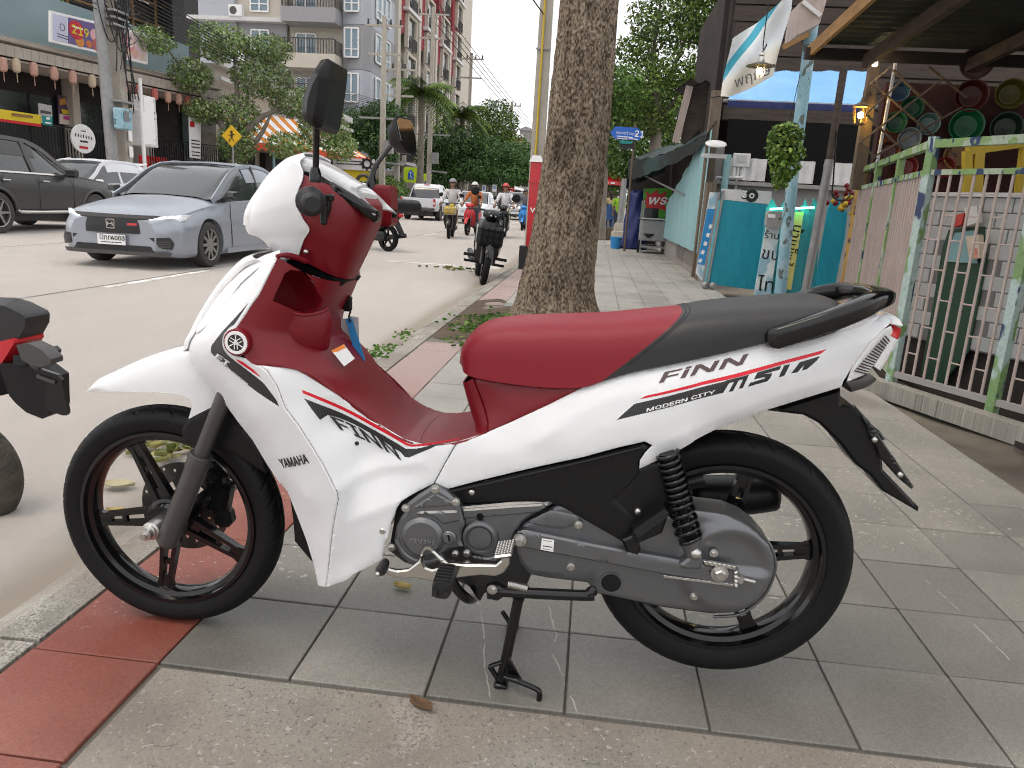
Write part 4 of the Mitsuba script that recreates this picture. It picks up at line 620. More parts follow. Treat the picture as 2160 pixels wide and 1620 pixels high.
for q in ([(0.2582,.7011),(0.2693,.7273),(0.3117,.7419),(0.3026,.7161),(0.295,.7136),(0.3014,.7328),(0.293,.7293),(0.2849,.709),(0.2772,.7065),(0.2854,.7268),(0.276,.7232),(0.2669,.7038)], [(0.312,.7188),(0.3155,.7265),(0.3415,.7361),(0.3436,.7399),(0.3216,.7335),(0.3269,.7469),(0.3703,.7623),(0.3678,.7548),(0.3378,.7441),(0.3549,.7473),(0.3519,.7369),(0.3466,.7309)], [(0.3681,.7401),(0.3754,.7627),(0.3862,.7664),(0.3781,.7437)], [(0.3904,.7493),(0.4037,.7714),(0.4404,.7852),(0.4334,.7747),(0.4176,.7588),(0.4093,.7563),(0.4128,.7685),(0.4013,.752)]): decal(q, C_f, .0008, 'dark_print', 'decal', 'msn lettering decal')
label_text('FiNN', [(0.1451,.7121),(0.298,.7601),(0.1549,.7318)], C_f, .0012, 'foil_print', .125, lab='FINN on the side cover')
# round emblem on the red cover
ex, ed, ez = [(-.6756,.186,.7384)][0]
bp('emblem', [yl([(0, .004), (.0255, .004), (.027, .002), (.027, -.02)], ex, ed, ez, 40)], 'red_plastic', 40); bp('emblem_ring', yl([(.0165, .0052), (.0165, .006), (.0225, .006), (.023, .004)], ex, ed, ez, 40), 'white_print', 40); bp('emblem_face', yl([(0, .0046), (.0166, .0046), (.0166, 0)], ex, ed, ez, 40), 'dark_print', 40)
fk = []
for k in range(3):
    a = math.radians(90 + 120 * k); u = np.array([math.cos(a), 0, math.sin(a)]); v = np.array([-u[2], 0, u[0]]); o = W([ex, ed + .0054, ez])
    fk += [bar(o, o + u * .0155, .0018, .0012, (0, -1, 0)), *[bar(o + v * s * .003 - u * .004, o + v * s * .003 - u * .0135, .0016, .0012, (0, -1, 0)) for s in (-1, 1)], bar(o + v * .0035 - u * .003, o - v * .0035 - u * .003, .0016, .0012, (0, -1, 0)), ball(o + u * .0145, .0014, 1)]
bp('emblem_forks', fk, 'white_print', 0, 'three crossed tuning forks on the round emblem')
w_, _ = panel([(-.5168,.07,.7179),(-.4963,.055,.7298),(-.4741,.05,.7001),(-.4908,.068,.6861)], (), .001, .01, 0); w_.vertices[:, 1] -= .028; w_.vertices[:, 2] += .0
bp('warning_label', w_, 'white_print', 0, 'warning label on the tunnel'); w2, _ = panel([(-.5168,.07,.7179),(-.4963,.055,.7298),(-.4915,.054,.7229),(-.5123,.068,.7108)], (), .001, .01, 0); w2.vertices[:, 1] -= .0295; bp('warning_label_head', w2, 'orange_plastic')
bp('fairing_screw', disc([(-.3889,.3545)], .15, .007, .004, .002), 'steel', 40); bp('fairing_clip', disc([(-.4504,.5353)], .1335, .0045, .002, .001), 'dark_print', 40)
# key with its blue strap and paper tags hangs from the lock
ks = thing('key_strap', 'blue key strap with grey paper tags hanging from the ignition of the white motorcycle', 'key strap')
k0 = np.array([(-.5259,-.03,.7981)][0])
part(ks, 'key', [box(W(k0), (.02, .012, .035), bev=.004), tube(W(spline([(-.5259,-.03,.7981),(-.5194,-.03,.7829),(-.5226,-.03,.769),(-.5182,-.03,.7567)], 5)), .002, 6)], 'black_plastic', 30)
part(ks, 'strap', [prism([(-.012, 0), (.002, .0), (.032, -.088), (.034, -.102), (.02, -.103), (.014, -.095)], .003, (W([(-.5188,-.035,.7643)][0]), (1, 0, 0), (0, 0, 1), (0, -1, 0)))], 'blue_cloth', label='blue strap')
part(ks, 'paper_tag', prism([(0, 0), (.022, -.002), (.024, -.06), (.004, -.062)], .001, (W([(-.5275,-.045,.7686)][0]), (1, 0, 0), (0, 0, 1), (0, -1, 0))), 'paper_grey')
part(ks, 'paper_tag', prism([(0, 0), (.02, .0), (.021, -.05), (.0, -.05)], .001, (W([(-.5487,-.05,.7599)][0]), (.95, .3, 0), (0, 0, 1), (0.3, -.95, 0))), 'paper_grey')

# ---------------------------------------------------------------- right-hand side: fence, stall, poles, planks
def peel(c0, c1, c2, s=9., th=.5):
    def f(p, n, uv):
        a = fbm(p.x * s, p.y * s, p.z * s * .6, 4); b = fbm(p.x * s * 2.3 + 5, p.y * s * 2.3, p.z * s, 3); c = mix(c0, c1, smoothstep(th + .02, th + .07, a)); return mix(c, c2, smoothstep(.6, .66, b)) * (.85 + .3 * noise(p.x * 80, p.y * 80, p.z * 80))
    return proc(f)
pm('green_peel', peel((.17, .27, .10), (.30, .36, .27), (.012, .03, .09)), .55); pm('post_peel', peel((.15, .25, .10), (.33, .42, .40), (.02, .035, .09), 6, .45), .55)
pm('pink_paint', proc(lambda p, n, uv: mix((.30, .235, .215), (.42, .35, .32), fbm(p.x * 20, p.y * 20, p.z * 6, 3))), .6)
pm('wood_old', proc(lambda p, n, uv: mix((.07, .05, .035), (.17, .13, .095), fbm(p.x * 30, p.y * 30, p.z * 4, 4))), .8); pm('wood_orange', proc(lambda p, n, uv: mix((.16, .08, .03), (.30, .17, .06), fbm(p.x * 25, p.y * 6, p.z * 20, 4))), .7)
pm('wood_yellow', peel((.36, .22, .05), (.28, .17, .06), (.05, .035, .03), 7, .55), .6)
pm('galvanized', proc(lambda p, n, uv: mix((.20, .20, .20), (.34, .34, .34), fbm(p.x * 18, p.y * 18, p.z * 8, 3))), .5, .3)
pm('pole_blue', peel((.22, .40, .48), (.30, .45, .52), (.10, .13, .12), 8, .5), .55)
def planks(c0, c1):
    return proc(lambda p, n, uv: mix(c0, c1, fbm(p.x * 22, p.y * 22, p.z * 3, 3)) * (.9 + .2 * noise(p.x * 160, p.y * 100, p.z * 12)))
pm('turquoise_paint', planks((.008, .20, .29), (.014, .27, .36)), .45); pm('turquoise_light', planks((.03, .27, .33), (.06, .35, .40)), .5); pm('yellow_paint', planks((.50, .47, .12), (.62, .58, .22)), .55)
pm('white_board', proc(lambda p, n, uv: mix((.50, .49, .49), (.66, .65, .65), fbm(p.x * 6, p.y * 6, p.z * 6, 3))), .5); pm('pale_blue_board', proc(lambda p, n, uv: mix((.28, .45, .55), (.60, .66, .68), smoothstep(.4, .6, fbm(p.x * 9, p.y * 9, p.z * 5, 3)))), .5)
pm('wall_grey', proc(lambda p, n, uv: mix((.21, .20, .195), (.30, .29, .28), fbm(p.x * 2, p.y * 2, p.z * 2.5, 4)) * (1 - .3 * smoothstep(.58, .7, fbm(p.x * 5, p.y * 5, p.z * 1.2, 3)))), .85)
pm('wall_dark', proc(lambda p, n, uv: mix((.012, .010, .009), (.035, .026, .022), fbm(p.x * 3, p.y * 3, p.z * 3, 3))), .8); pm('dark_red_board', proc(lambda p, n, uv: mix((.03, .008, .006), (.075, .018, .014), fbm(p.x * 6, p.y * 6, p.z * 2, 3))), .7)
pm('wood_dark', proc(lambda p, n, uv: mix((.03, .022, .018), (.075, .055, .045), fbm(p.x * 4, p.y * 12, p.z * 30, 3))), .75)
pm('tile_white', (.42, .42, .41), .3); pm('tile_grout', (.16, .155, .15), .8); pm('green_board', (.018, .055, .028), .55); pm('yellow_frame', (.52, .36, .02), .45)
pm('blue_tarp', proc(lambda p, n, uv: mix((.16, .38, .74), (.26, .50, .84), fbm(p.x * 3, p.y * 2, p.z * 4, 3))), .45); pm('navy_tarp', (.012, .022, .12), .5); pm('green_tarp', proc(lambda p, n, uv: mix((.006, .012, .012), (.012, .035, .035), smoothstep(.45, .6, fbm(p.x * 2, p.y * .7, p.z * 2, 3)))), .55)
pm('teal_tarp', proc(lambda p, n, uv: mix((.17, .32, .34), (.26, .42, .44), fbm(p.x * 5, p.y * 5, p.z * 1.4, 3))), .6)
def _banner(p, n, uv):
    a = p.x * .9 + p.z * -.55 + .25 * noise(p.x * 2, p.z * 2); s = a * 2.1 + .35; s = s - dr.floor(s); c = mix((.60, .68, .74), (.74, .76, .78), fbm(p.x * 5, p.y, p.z * 5, 3)); c = mix(c, (.05, .36, .50), smoothstep(.80, .84, s)); return mix(c, (.62, .60, .54), smoothstep(2.52, 2.40, p.z - (p.x - 1.28) * .75))
pm('banner_cloth', proc(_banner), .6)
pm('vc_gloss', VC, .4); pm('vc_matte', VC, .75); pm('corrugated', proc(lambda p, n, uv: mix((.02, .024, .02), (.055, .06, .045), fbm(p.x * 2, p.y * 6, p.z, 3))), .7)
def lamp_mat(name, c, k): return {'type': 'area', 'radiance': rgb(np.array(c) * k)}
def glow(key, mesh, c, k):
    s = ply(mesh, 'white_print'); s['emitter'] = {'type': 'area', 'radiance': rgb(np.array(c, float) * k)}; scene[key] = s
FA, FB, FC, FD = np.array([1.915, 4.80, 0]), np.array([2.222, 4.20, 0]), np.array([2.55, 3.56, 0]), np.array([2.42, 7.55, 0])
Z = lambda p, z: np.array([p[0], p[1], z])
# fence panel of widely spaced bars
fn = thing('bar_fence', 'pink bar fence with peeling green posts and rails in front of the white tiled counter', 'fence')
for p in (FA, FB, FC): part(fn, 'post', box((p[0], p[1], .77), (.05, .05, 1.54), rz=27), 'post_peel')
for a, b in ((FA, FB), (FB, FC)):
    part(fn, 'rail', bar(Z(a, 1.50), Z(b, 1.50), .045, .045), 'green_peel'); part(fn, 'rail', bar(Z(a, 1.34), Z(b, 1.34), .03, .03), 'green_peel'); part(fn, 'rail', bar(Z(a, .13), Z(b, .13), .035, .035), 'wall_grey')
    for k in range(1, 9):
        q = a + (b - a) * (k / 9.0); part(fn, 'bar', tube([Z(q, .13), Z(q, 1.33)], .0085, 8, False), 'pink_paint', 40)
        if k < 8:
            r = a + (b - a) * ((k + 1) / 9.0)
            for z in ((.28, .62, .96, 1.22) if k % 2 else (.45, .79, 1.10)): part(fn, 'link', tube([Z(q, z), Z(r, z)], .005, 6, False), 'pink_paint')
gt = thing('bar_gate', 'pink gate of closely spaced thin bars left of the peeling green post', 'gate')
part(gt, 'rail', bar(Z(FA, 1.50), Z(FD, 1.50), .045, .045), 'green_peel'); part(gt, 'rail', bar(Z(FA, 1.34), Z(FD, 1.34), .035, .035), 'green_peel'); part(gt, 'rail', bar(Z(FA, .13), Z(FD, .13), .035, .035), 'green_peel')
for t in (.33, .66): q = FA + (FD - FA) * t; part(gt, 'post', box((q[0], q[1], .77), (.045, .05, 1.5), rz=-10), 'green_peel')
for k in range(1, 34):
    q = FA + (FD - FA) * (k / 34); part(gt, 'bar', tube([Z(q, .13), Z(q, 1.33)], .013, 8, False), 'pink_paint', 40)
part(gt, 'bar_tie', [tube([Z(FA, z), Z(FD, z)], .004, 5) for z in (.4, .75, 1.05)], 'pink_paint')
solo('wooden_post', box((FD[0] + .06, FD[1] + .1, .75), (.09, .09, 1.5), rz=10), 'wood_yellow', 'yellow brown wooden post at the left end of the pink gate', 'post')
solo('wooden_post', hull(np.vstack([np.c_[[(2.271,2.399),(2.35,2.402),(2.381,1.322),(2.274,1.316)], np.full(4, y)][:, [0, 2, 1]] for y in (7.3, 7.38)])), 'wood_old', 'weathered grey wooden post behind the lattice', 'post')
# tiled counter behind the fence
CO, CA = np.array([2.30, 5.0, 0]), math.radians(-63.2); CU = np.array([math.cos(CA), math.sin(CA), 0]); CN = np.array([CU[1], -CU[0], 0])
ct = thing('tiled_counter', 'white tiled counter with a dark green front board behind the pink bars', 'counter')
fr = lambda s, z, o=0.: CO + CU * s + CN * o + np.array([0, 0, z])
part(ct, 'body', hull([fr(s, z, o) for s in (-.42, 1.6) for z in (.30, 1.22) for o in (-.004, -.35)]), 'tile_grout'); part(ct, 'top', hull([fr(s, z, o) for s in (-.46, 1.6) for z in (1.225, 1.25) for o in (.03, -.4)]), 'white_board')
part(ct, 'plinth', hull([fr(s, z, o) for s in (-.42, 1.6) for z in (.0, .297) for o in (-.05, -.35)]), 'wall_dark')
gpoly = Polygon([(-.159,.908),(-.139,1.019),(0.093,1.051),(0.157,.847),(0.16,.292),(0.01,.032),(-.144,.075),(-.146,.283)])
tp = ply(hull([CU * s + np.array([0, 0, z]) + CN * o for s in (.004, .186) for z in (.003, .089) for o in (-.008, .0)] + [CU * s + np.array([0, 0, z]) + CN * .003 for s in (.008, .182) for z in (.007, .085)]), 'tile_white')
for j in range(10):
    for i in range(11):
        s = -.42 + i * .19 - (.095 if j % 2 else 0); z = .305 + j * .092
        if s < -.43: s = -.42
        if z > 1.17 or gpoly.contains(Point(s + .095, z + .045)): continue
        part(ct, 'tile', tp, None, xf=T().translate(fr(s, z).tolist()))
part(ct, 'front_board', prism(gpoly, .012, (fr(0, 0, .004), CU, (0, 0, 1), CN)), 'green_board', label='dark green front board')
solo('notice', prism(Polygon([(-.077,1.002),(0.048,1.026),(0.117,.831),(-.112,.822)]), .004, (fr(0, 0, .03), CU, (0, 0, 1), CN)), 'teal_tarp', 'pale teal handwritten notice on the green board', 'notice')
solo('shop_bag', hull([fr(s, z, o) for s, z in [(0.041,1),(0.118,1.033),(0.174,.882),(0.139,.845),(0.075,.902)] for o in (.05, .09)]), 'orange_plastic', 'orange and white snack packet hanging by the yellow frame', 'packet') if 0 else None
pk = thing('snack_packet', 'red and white snack packets hanging beside the yellow frame', 'packet')
for px_, c in (([(0,1.155),(0.079,1.169),(0.106,1.074),(0.037,1.049)], (.62, .60, .56)), ([(0.044,.986),(0.128,1.003),(0.165,.867),(0.099,.853)], (.60, .50, .38)), ([(0.085,.915),(0.14,.924),(0.153,.863),(0.104,.859)], (.6, .03, .02)), ([(-.055,1.111),(0.006,1.127),(-.003,1.055),(-.059,1.038)], (.5, .04, .03))):
    part(pk, 'packet', hull([fr(s, z, o) for s, z in px_ for o in (.04 + .01 * c[1], .075 + .02 * c[0])]), 'vc_gloss', color=c)
yf = thing('yellow_window_frame', 'yellow painted window frame above the tiled counter', 'window frame')
for a, b, w in (("2078,268 2062,500", 0, .05), ("2050,300 2038,480", 0, .035),):
    pass
yq = [(2.517,1.633),(2.6,.979),(2.793,1.671),(2.935,.983),(2.77,1.639),(2.776,.974),(2.455,1.545)]
X3 = lambda q, y: np.array([q[0], y, q[1]])
for a, b, w in ((yq[0], yq[1], .06), (yq[6], (yq[1][0] - .06, yq[1][1] + .1), .05), ((yq[6][0], yq[6][1]), (yq[2][0] + .4, yq[2][1] + .02), .06), (yq[1], (yq[3][0] + .4, yq[3][1]), .05), ((yq[4][0] + .05, yq[4][1]), (yq[5][0] + .1, yq[5][1]), .06)): part(yf, 'frame_bar', bar(X3(a, 5.6), X3(b, 5.6), w, w), 'yellow_frame')
# stall with the corrugated roof
st = thing('food_stall', 'dark timber food stall with a low corrugated roof at the right edge', 'stall')
part(st, 'back_wall', box((4.3, 7.42, 1.1), (3.7, .10, 2.3)), 'dark_red_board'); part(st, 'side_wall', box((5.2, 5.5, 1.3), (.1, 4.2, 2.6)), 'wall_dark'); part(st, 'floor', box((4.0, 5.6, -.02), (3.6, 3.8, .05)), 'wall_dark')
part(st, 'low_wall', box((3.35, 7.2, .6), (1.5, .12, 1.2)), 'wall_grey')
yy = np.linspace(1.2, 7.2, 320); G = np.array([[(x, y, 2.5 + (7.2 - y) * .05 + .016 * math.sin(y * 2 * math.pi / .13)) for y in yy] for x in np.linspace(1.72, 6.2, 4)])
part(st, 'roof_sheet', thick(G, -.004), 'corrugated', True)
part(st, 'fascia', bar((1.71, 1.2, 2.74), (1.71, 7.22, 2.435), .03, .10), 'wood_orange', label='orange brown edge board'); part(st, 'cross_beam', bar((1.66, 7.12, 2.41), (6.2, 7.12, 2.41), .06, .09), 'wall_dark')
part(st, 'purlin', bar((2.16, 1.2, 2.66), (2.16, 7.1, 2.36), .055, .10), 'wood_dark'); part(st, 'purlin', bar((3.0, 1.2, 2.66), (3.0, 7.1, 2.36), .055, .10), 'wood_dark'); part(st, 'purlin', bar((3.9, 1.2, 2.66), (3.9, 7.1, 2.36), .055, .10), 'wood_dark')
for y in (3.0, 5.0): part(st, 'cross_beam', bar((1.72, y, 2.41 + (7.2 - y) * .05), (6.2, y, 2.41 + (7.2 - y) * .05), .05, .07), 'wood_dark')
la = thing('lattice', 'brown diagonal wooden lattice above the pink gate', 'lattice')
for k, (a, b) in enumerate(zip(*[iter([(2.224,1.709),(2.813,2.253),(2.343,1.588),(3.007,2.031),(2.234,1.943),(2.474,2.213),(2.227,2.181),(2.376,2.33),(2.4,2.305),(2.872,1.933),(2.252,2.193),(3.044,1.631),(2.234,1.943),(2.566,1.678),(2.224,1.709),(2.385,1.578),(2.682,2.342),(3.03,2.111)])] * 2)): part(la, 'slat', bar(X3(a, 7.1 + .012 * (k > 3)), X3(b, 7.1 + .012 * (k > 3)), .012, .028, (0, 1, 0)), 'wood_old')
# round plastic baskets on the back wall
for px_, r, c, lab in (([(2.552,2.159)], .080, (.05, .13, .25), 'blue basket highest on the left of the wall'), ([(2.677,2.029)], .090, (.012, .11, .06), 'dark green basket below the blue one'), ([(2.565,1.903)], .085, (.015, .13, .07), 'small green basket left of the pale teal one'),
                     ([(2.838,1.9)], .090, (.22, .36, .34), 'pale teal basket in the middle of the wall'), ([(2.699,1.771)], .092, (.34, .40, .42), 'white grey basket below the pale teal one'), ([(2.55,1.661)], .085, (.20, .07, .05), 'brownish red basket low beside the light strip'),
                     ([(2.717,1.533)], .090, (.30, .035, .035), 'red basket behind the rails of the gate'), ([(3.147,1.654)], .125, (.42, .20, .06), 'tan orange basket beside the yellow frame'), ([(3.037,1.545)], .085, (.32, .03, .03), 'red basket below the tan one'),
                     ([(3.155,1.902)], .135, (.01, .20, .07), 'large bright green basket on the right of the wall'), ([(3.15,2.149)], .130, (.10, .015, .012), 'large dark red basket above the bright green one'), ([(3.141,2.414)], .130, (.05, .02, .018), 'large black red basket highest on the wall'),
                     ([(3.467,2.178)], .120, (.16, .15, .02), 'olive yellow basket at the right edge'), ([(3.485,1.902)], .125, (.02, .06, .04), 'dark green basket at the right edge')):
    c = tuple(.55 * v for v in c); k = thing('basket', lab, 'basket', 'round baskets on the dark stall wall'); c3 = (px_[0][0], 7.33, px_[0][1]); q = np.array(c)  # colours darkened all over to stand for the shade deep in the stall
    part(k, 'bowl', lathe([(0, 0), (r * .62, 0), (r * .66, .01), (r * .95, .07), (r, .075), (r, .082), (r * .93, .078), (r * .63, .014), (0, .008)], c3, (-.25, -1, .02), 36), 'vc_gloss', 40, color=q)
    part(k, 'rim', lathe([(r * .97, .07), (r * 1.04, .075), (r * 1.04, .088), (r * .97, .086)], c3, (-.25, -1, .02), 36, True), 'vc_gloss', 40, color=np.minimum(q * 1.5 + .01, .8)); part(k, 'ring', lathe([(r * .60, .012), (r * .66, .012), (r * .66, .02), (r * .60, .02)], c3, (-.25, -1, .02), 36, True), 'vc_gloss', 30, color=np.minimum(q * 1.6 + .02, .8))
# lights of the stall
ls = thing('light_strip', 'lit yellow light strip on the stall post', 'light'); a, b = [(2.441,2.434),(2.423,1.463)]; glow(f'{ls}__tube', bar(X3(a, 7.2), X3(b, 7.2), .028, .02), (1, .72, .12), 5.0)
ln = thing('wall_lantern', 'lit yellow lantern hanging from the stall post', 'lantern'); q = [(2.22,1.942)][0]; lc = np.array([q[0], 7.2, q[1]])
glow(f'{ln}__bulb', ball(lc, .028), (1, .62, .12), 26.); part(ln, 'cap', lathe([(0, .15), (.012, .145), (.02, .11), (.075, .075), (.075, .068), (0, .068)], lc, n=6), 'wood_old'); part(ln, 'base', lathe([(0, -.07), (.05, -.07), (.05, -.08), (0, -.085)], lc, n=6), 'wood_old')
for k in range(6): a = k * math.pi / 3; part(ln, 'frame_bar', bar(lc + [.072 * math.cos(a), .072 * math.sin(a), .07], lc + [.05 * math.cos(a), .05 * math.sin(a), -.07], .006, .006), 'wood_orange')
part(ln, 'bracket', tube(spline([lc + [0, 0, .14], lc + [.0, .0, .2], lc + [.05, .05, .22], lc + [.1, .1, .18]], 5), .006, 6), 'wood_old')
for k, (q, lab) in enumerate((([(2.315,2.545)][0], 'bare lit bulb under the roof edge'), ([(2.211,2.325)][0], 'lit bulb beside the weathered wooden post'))):
    b_ = thing('light_bulb', lab, 'light bulb'); c3 = np.array([q[0], 7.0, q[1]]); glow(f'{b_}__glass', ball(c3, .022), (1, .8, .5), 22.); part(b_, 'socket', lathe([(0, .06), (.014, .06), (.014, .02), (0, .018)], c3), 'black_plastic', 40); part(b_, 'cord', tube([c3 + [0, 0, .05], c3 + [0, 0, .25]], .003, 5), 'black_plastic')
pl = thing('pendant_lamp', 'lit pendant lamp with a flat dark shade in front of the banner', 'lamp'); q = [(1.28,2.279)][0]; lc = np.array([q[0], 7.0, q[1]])
part(pl, 'shade', lathe([(.022, .03), (.05, .02), (.118, -.004), (.118, -.008), (.05, .012), (.02, .02)], lc, n=36, closed=True), 'dark_steel', 40); glow(f'{pl}__bulb', ball(lc + [0, 0, -.045], .026), (1, .66, .2), 22.); part(pl, 'socket', lathe([(0, .10), (.02, .10), (.026, .08), (.02, .07), (.028, .05), (.028, .028), (0, .025)], lc), 'steel', 40)
for k in range(6): a = k * math.pi / 3; part(pl, 'cage_wire', tube(spline([lc + [.03 * math.cos(a), .03 * math.sin(a), .01], lc + [.042 * math.cos(a), .042 * math.sin(a), -.05], lc + [.012 * math.cos(a), .012 * math.sin(a), -.095]], 5), .002, 5), 'steel')
part(pl, 'cord', tube(spline([lc + [0, 0, .10], lc + [.03, 0, .17], lc + [.0, 0, .22], lc + [.02, 0, 1.4]], 8), .005, 6), 'black_plastic', 40)
# poles
solo('light_blue_pole', tube([(2.27, 9.3, 0), (2.22, 9.3, 1.5), (2.19, 9.3, 4.2)], .068, 20), 'pole_blue', 'light blue painted pole in front of the turquoise planks', 'pole', smooth=40)
gp = thing('galvanized_post', 'grey galvanized post between the blue pole and the tall turquoise plank', 'post'); part(gp, 'lower_tube', tube([(2.52, 9.2, 0), (2.55, 9.1, 1.7)], .05, 16), 'galvanized', 40); part(gp, 'upper_tube', tube([(2.548, 9.105, 1.68), (2.53, 9.0, 3.0)], .04, 16), 'wood_dark', 40)
part(gp, 'cable', tube(spline([(2.56, 9.04, 2.0), (2.60, 9.03, 1.5), (2.62, 9.02, 1.30), (2.74, 9.0, 1.26), (2.82, 9.02, 1.34)], 6), .009, 7), 'black_plastic', 40)
# plank fence at y = 10 and the cabinet
def slabs(px_, y, t, bev=.004): return prism(Polygon(px_), t, ((0, y, 0), (1, 0, 0), (0, 0, 1), (0, -1, 0)))
pf = thing('plank_fence', 'fence of upright turquoise planks behind the light blue pole', 'fence')
for k, q in enumerate(([(2.268,1.073),(2.316,1.233),(2.412,1.081),(2.421,-.047),(2.29,-.056)], [(2.407,1.081),(2.428,1.256),(2.522,1.087),(2.539,-.039),(2.433,-.046)], [(2.532,1.1),(2.57,1.276),(2.658,1.107),(2.67,-.03),(2.539,-.039)], [(2.656,1.119),(2.677,1.293),(2.733,1.227),(2.811,-.02),(2.681,-.029)], [(2.72,1.238),(2.761,1.31),(2.788,1.126),(2.87,-.015),(2.811,-.02)], [(2.113,1.134),(2.172,1.265),(2.268,1.114),(2.302,-.056),(2.123,-.068)])): part(pf, 'plank', slabs(q, 10.0 - .006 * (k % 3), .03), 'turquoise_light')
solo('tall_plank', slabs(Polygon([(2.833,1.175),(2.859,1.263),(2.91,1.305),(2.967,1.303),(3.021,1.243),(3.069,1.12),(3.083,.844),(3.05,.01),(2.818,-.006),(2.822,.593)]).buffer(-.01).buffer(.01), 9.9, .04), 'turquoise_paint', 'tall turquoise board with a rounded top beside the yellow post', 'board')
yb = thing('yellow_board', 'narrow yellow board with dark lettering behind the blue pole', 'sign'); part(yb, 'board', slabs([(2.361,1.108),(2.555,1.119),(2.537,.144),(2.344,.179)], 9.9, .02), 'yellow_paint')
def thai(glyphs, h, frame, depth=.002):
    o, u, v, w = [np.asarray(x, float) for x in frame]; s = h / 60.; ms = []
    for g in glyphs:
        p = Polygon(g[0], g[1:]).buffer(0); ms.append(prism(affinity.scale(p, s, s, origin=(0, 0)), depth, (o, u, v, w)))
    return cat(ms)
TH1 = [[[(293,18),(302,28),(326,32),(326,39),(323,44),(310,46),(297,42),(298,50),(309,54),(320,53),(327,51),(330,54),(331,56),(338,56),(337,50),(333,46),(335,36),(335,0),(327,0),(326,24),(310,23),(302,18),(302,10),(305,7),(317,6),(318,0),(315,0),(305,0),(298,2),(293,10)]],[[(261,72),(261,77),(267,80),(276,80),(285,74),(285,64),(277,51),(277,7),(284,5),(284,0),(282,0),(272,0),(268,5),(268,50),(276,63),(277,70),(273,73)]],[[(209,48),(209,52),(216,52),(231,7),(238,9),(241,12),(245,23),(245,33),(243,39),(238,44),(228,45),(226,51),(238,52),(245,49),(250,44),(254,29),(253,19),(248,8),(244,4),(235,0),(224,0)]],[[(162,46),(161,51),(165,53),(172,53),(177,50),(179,43),(172,28),(172,12),(176,7),(184,6),(187,7),(191,12),(192,52),(200,52),(200,14),(199,9),(194,2),(187,0),(176,0),(165,6),(163,12),(163,27),(170,40),(170,44),(168,46)]],[[(165,67),(165,74),(172,81),(197,81),(197,76),(175,75),(172,72),(172,68),(174,66),(181,70),(183,70),(186,66),(189,66),(192,70),(197,70),(197,66),(194,61),(186,60),(181,63),(177,60),(173,60)]],[[(137,5),(137,52),(145,52),(146,7),(148,6),(152,6),(153,0),(144,0)]],[[(111,52),(119,52),(120,7),(122,6),(126,6),(127,0),(125,0),(115,0),(111,5)]],[[(64,44),(64,51),(71,53),(83,53),(91,48),(94,43),(93,0),(85,0),(84,42),(79,46),(72,46)]],[[(28,65),(35,69),(34,73),(29,74),(28,78),(32,80),(38,80),(43,77),(53,75),(57,70),(57,61),(50,59),(28,61)],[(45,71),(43,68),(51,68),(49,71)]],[[(12,12),(12,52),(20,52),(21,12),(24,8),(29,6),(37,7),(43,12),(45,18),(46,52),(54,52),(54,0),(47,0),(46,6),(38,0),(25,0),(16,4)]]]
part(yb, 'lettering', thai(TH1, .11, (X3([(2.458,.981)][0], 9.878), (-.16, 0, -.98), (.98, 0, -.16), (0, -1, 0))), 'dark_print')
pb = thing('painted_board', 'white and blue board with purple lettering below the meter box', 'sign'); part(pb, 'board', slabs([(2.111,1.134),(2.293,.973),(2.269,.902),(2.269,.003),(2.063,.001),(2.077,.433)], 9.8, .025), 'pale_blue_board')
for s, q, h in (([[[(64,52),(72,52),(73,12),(78,7),(86,6),(95,12),(97,18),(98,52),(106,52),(106,0),(99,0),(98,6),(90,0),(77,0),(66,6),(64,12)]],[[(10,46),(9,51),(13,53),(20,53),(25,50),(27,43),(20,28),(20,12),(24,7),(32,6),(35,7),(39,12),(40,52),(48,52),(48,14),(47,9),(42,2),(35,0),(24,0),(13,6),(11,12),(11,27),(18,40),(18,44),(16,46)]]], "1612,520", .20), ([[[(13,52),(21,52),(23,13),(29,7),(38,6),(41,7),(46,14),(47,52),(55,52),(55,16),(53,7),(49,2),(42,0),(32,0),(25,2),(20,7),(19,0),(13,0)]]], "1608,568", .12), ([[[(100,14),(102,23),(108,27),(102,32),(100,36),(101,46),(108,52),(120,53),(123,52),(122,46),(111,45),(109,42),(109,35),(112,32),(121,30),(121,25),(111,22),(109,19),(109,13),(112,8),(117,6),(130,8),(133,13),(134,52),(142,52),(142,17),(141,10),(135,2),(127,-1),(108,1),(103,5)]],[[(43,0),(43,52),(48,52),(50,45),(55,50),(62,53),(72,53),(80,49),(83,45),(85,35),(85,0),(77,0),(76,38),(71,45),(68,47),(59,45),(53,39),(51,0)]],[[(4,73),(6,79),(33,79),(33,73),(27,70),(25,67),(25,7),(27,6),(31,6),(32,0),(30,0),(20,0),(16,5),(16,65),(19,72)]]], "1597,606", .18)): pass
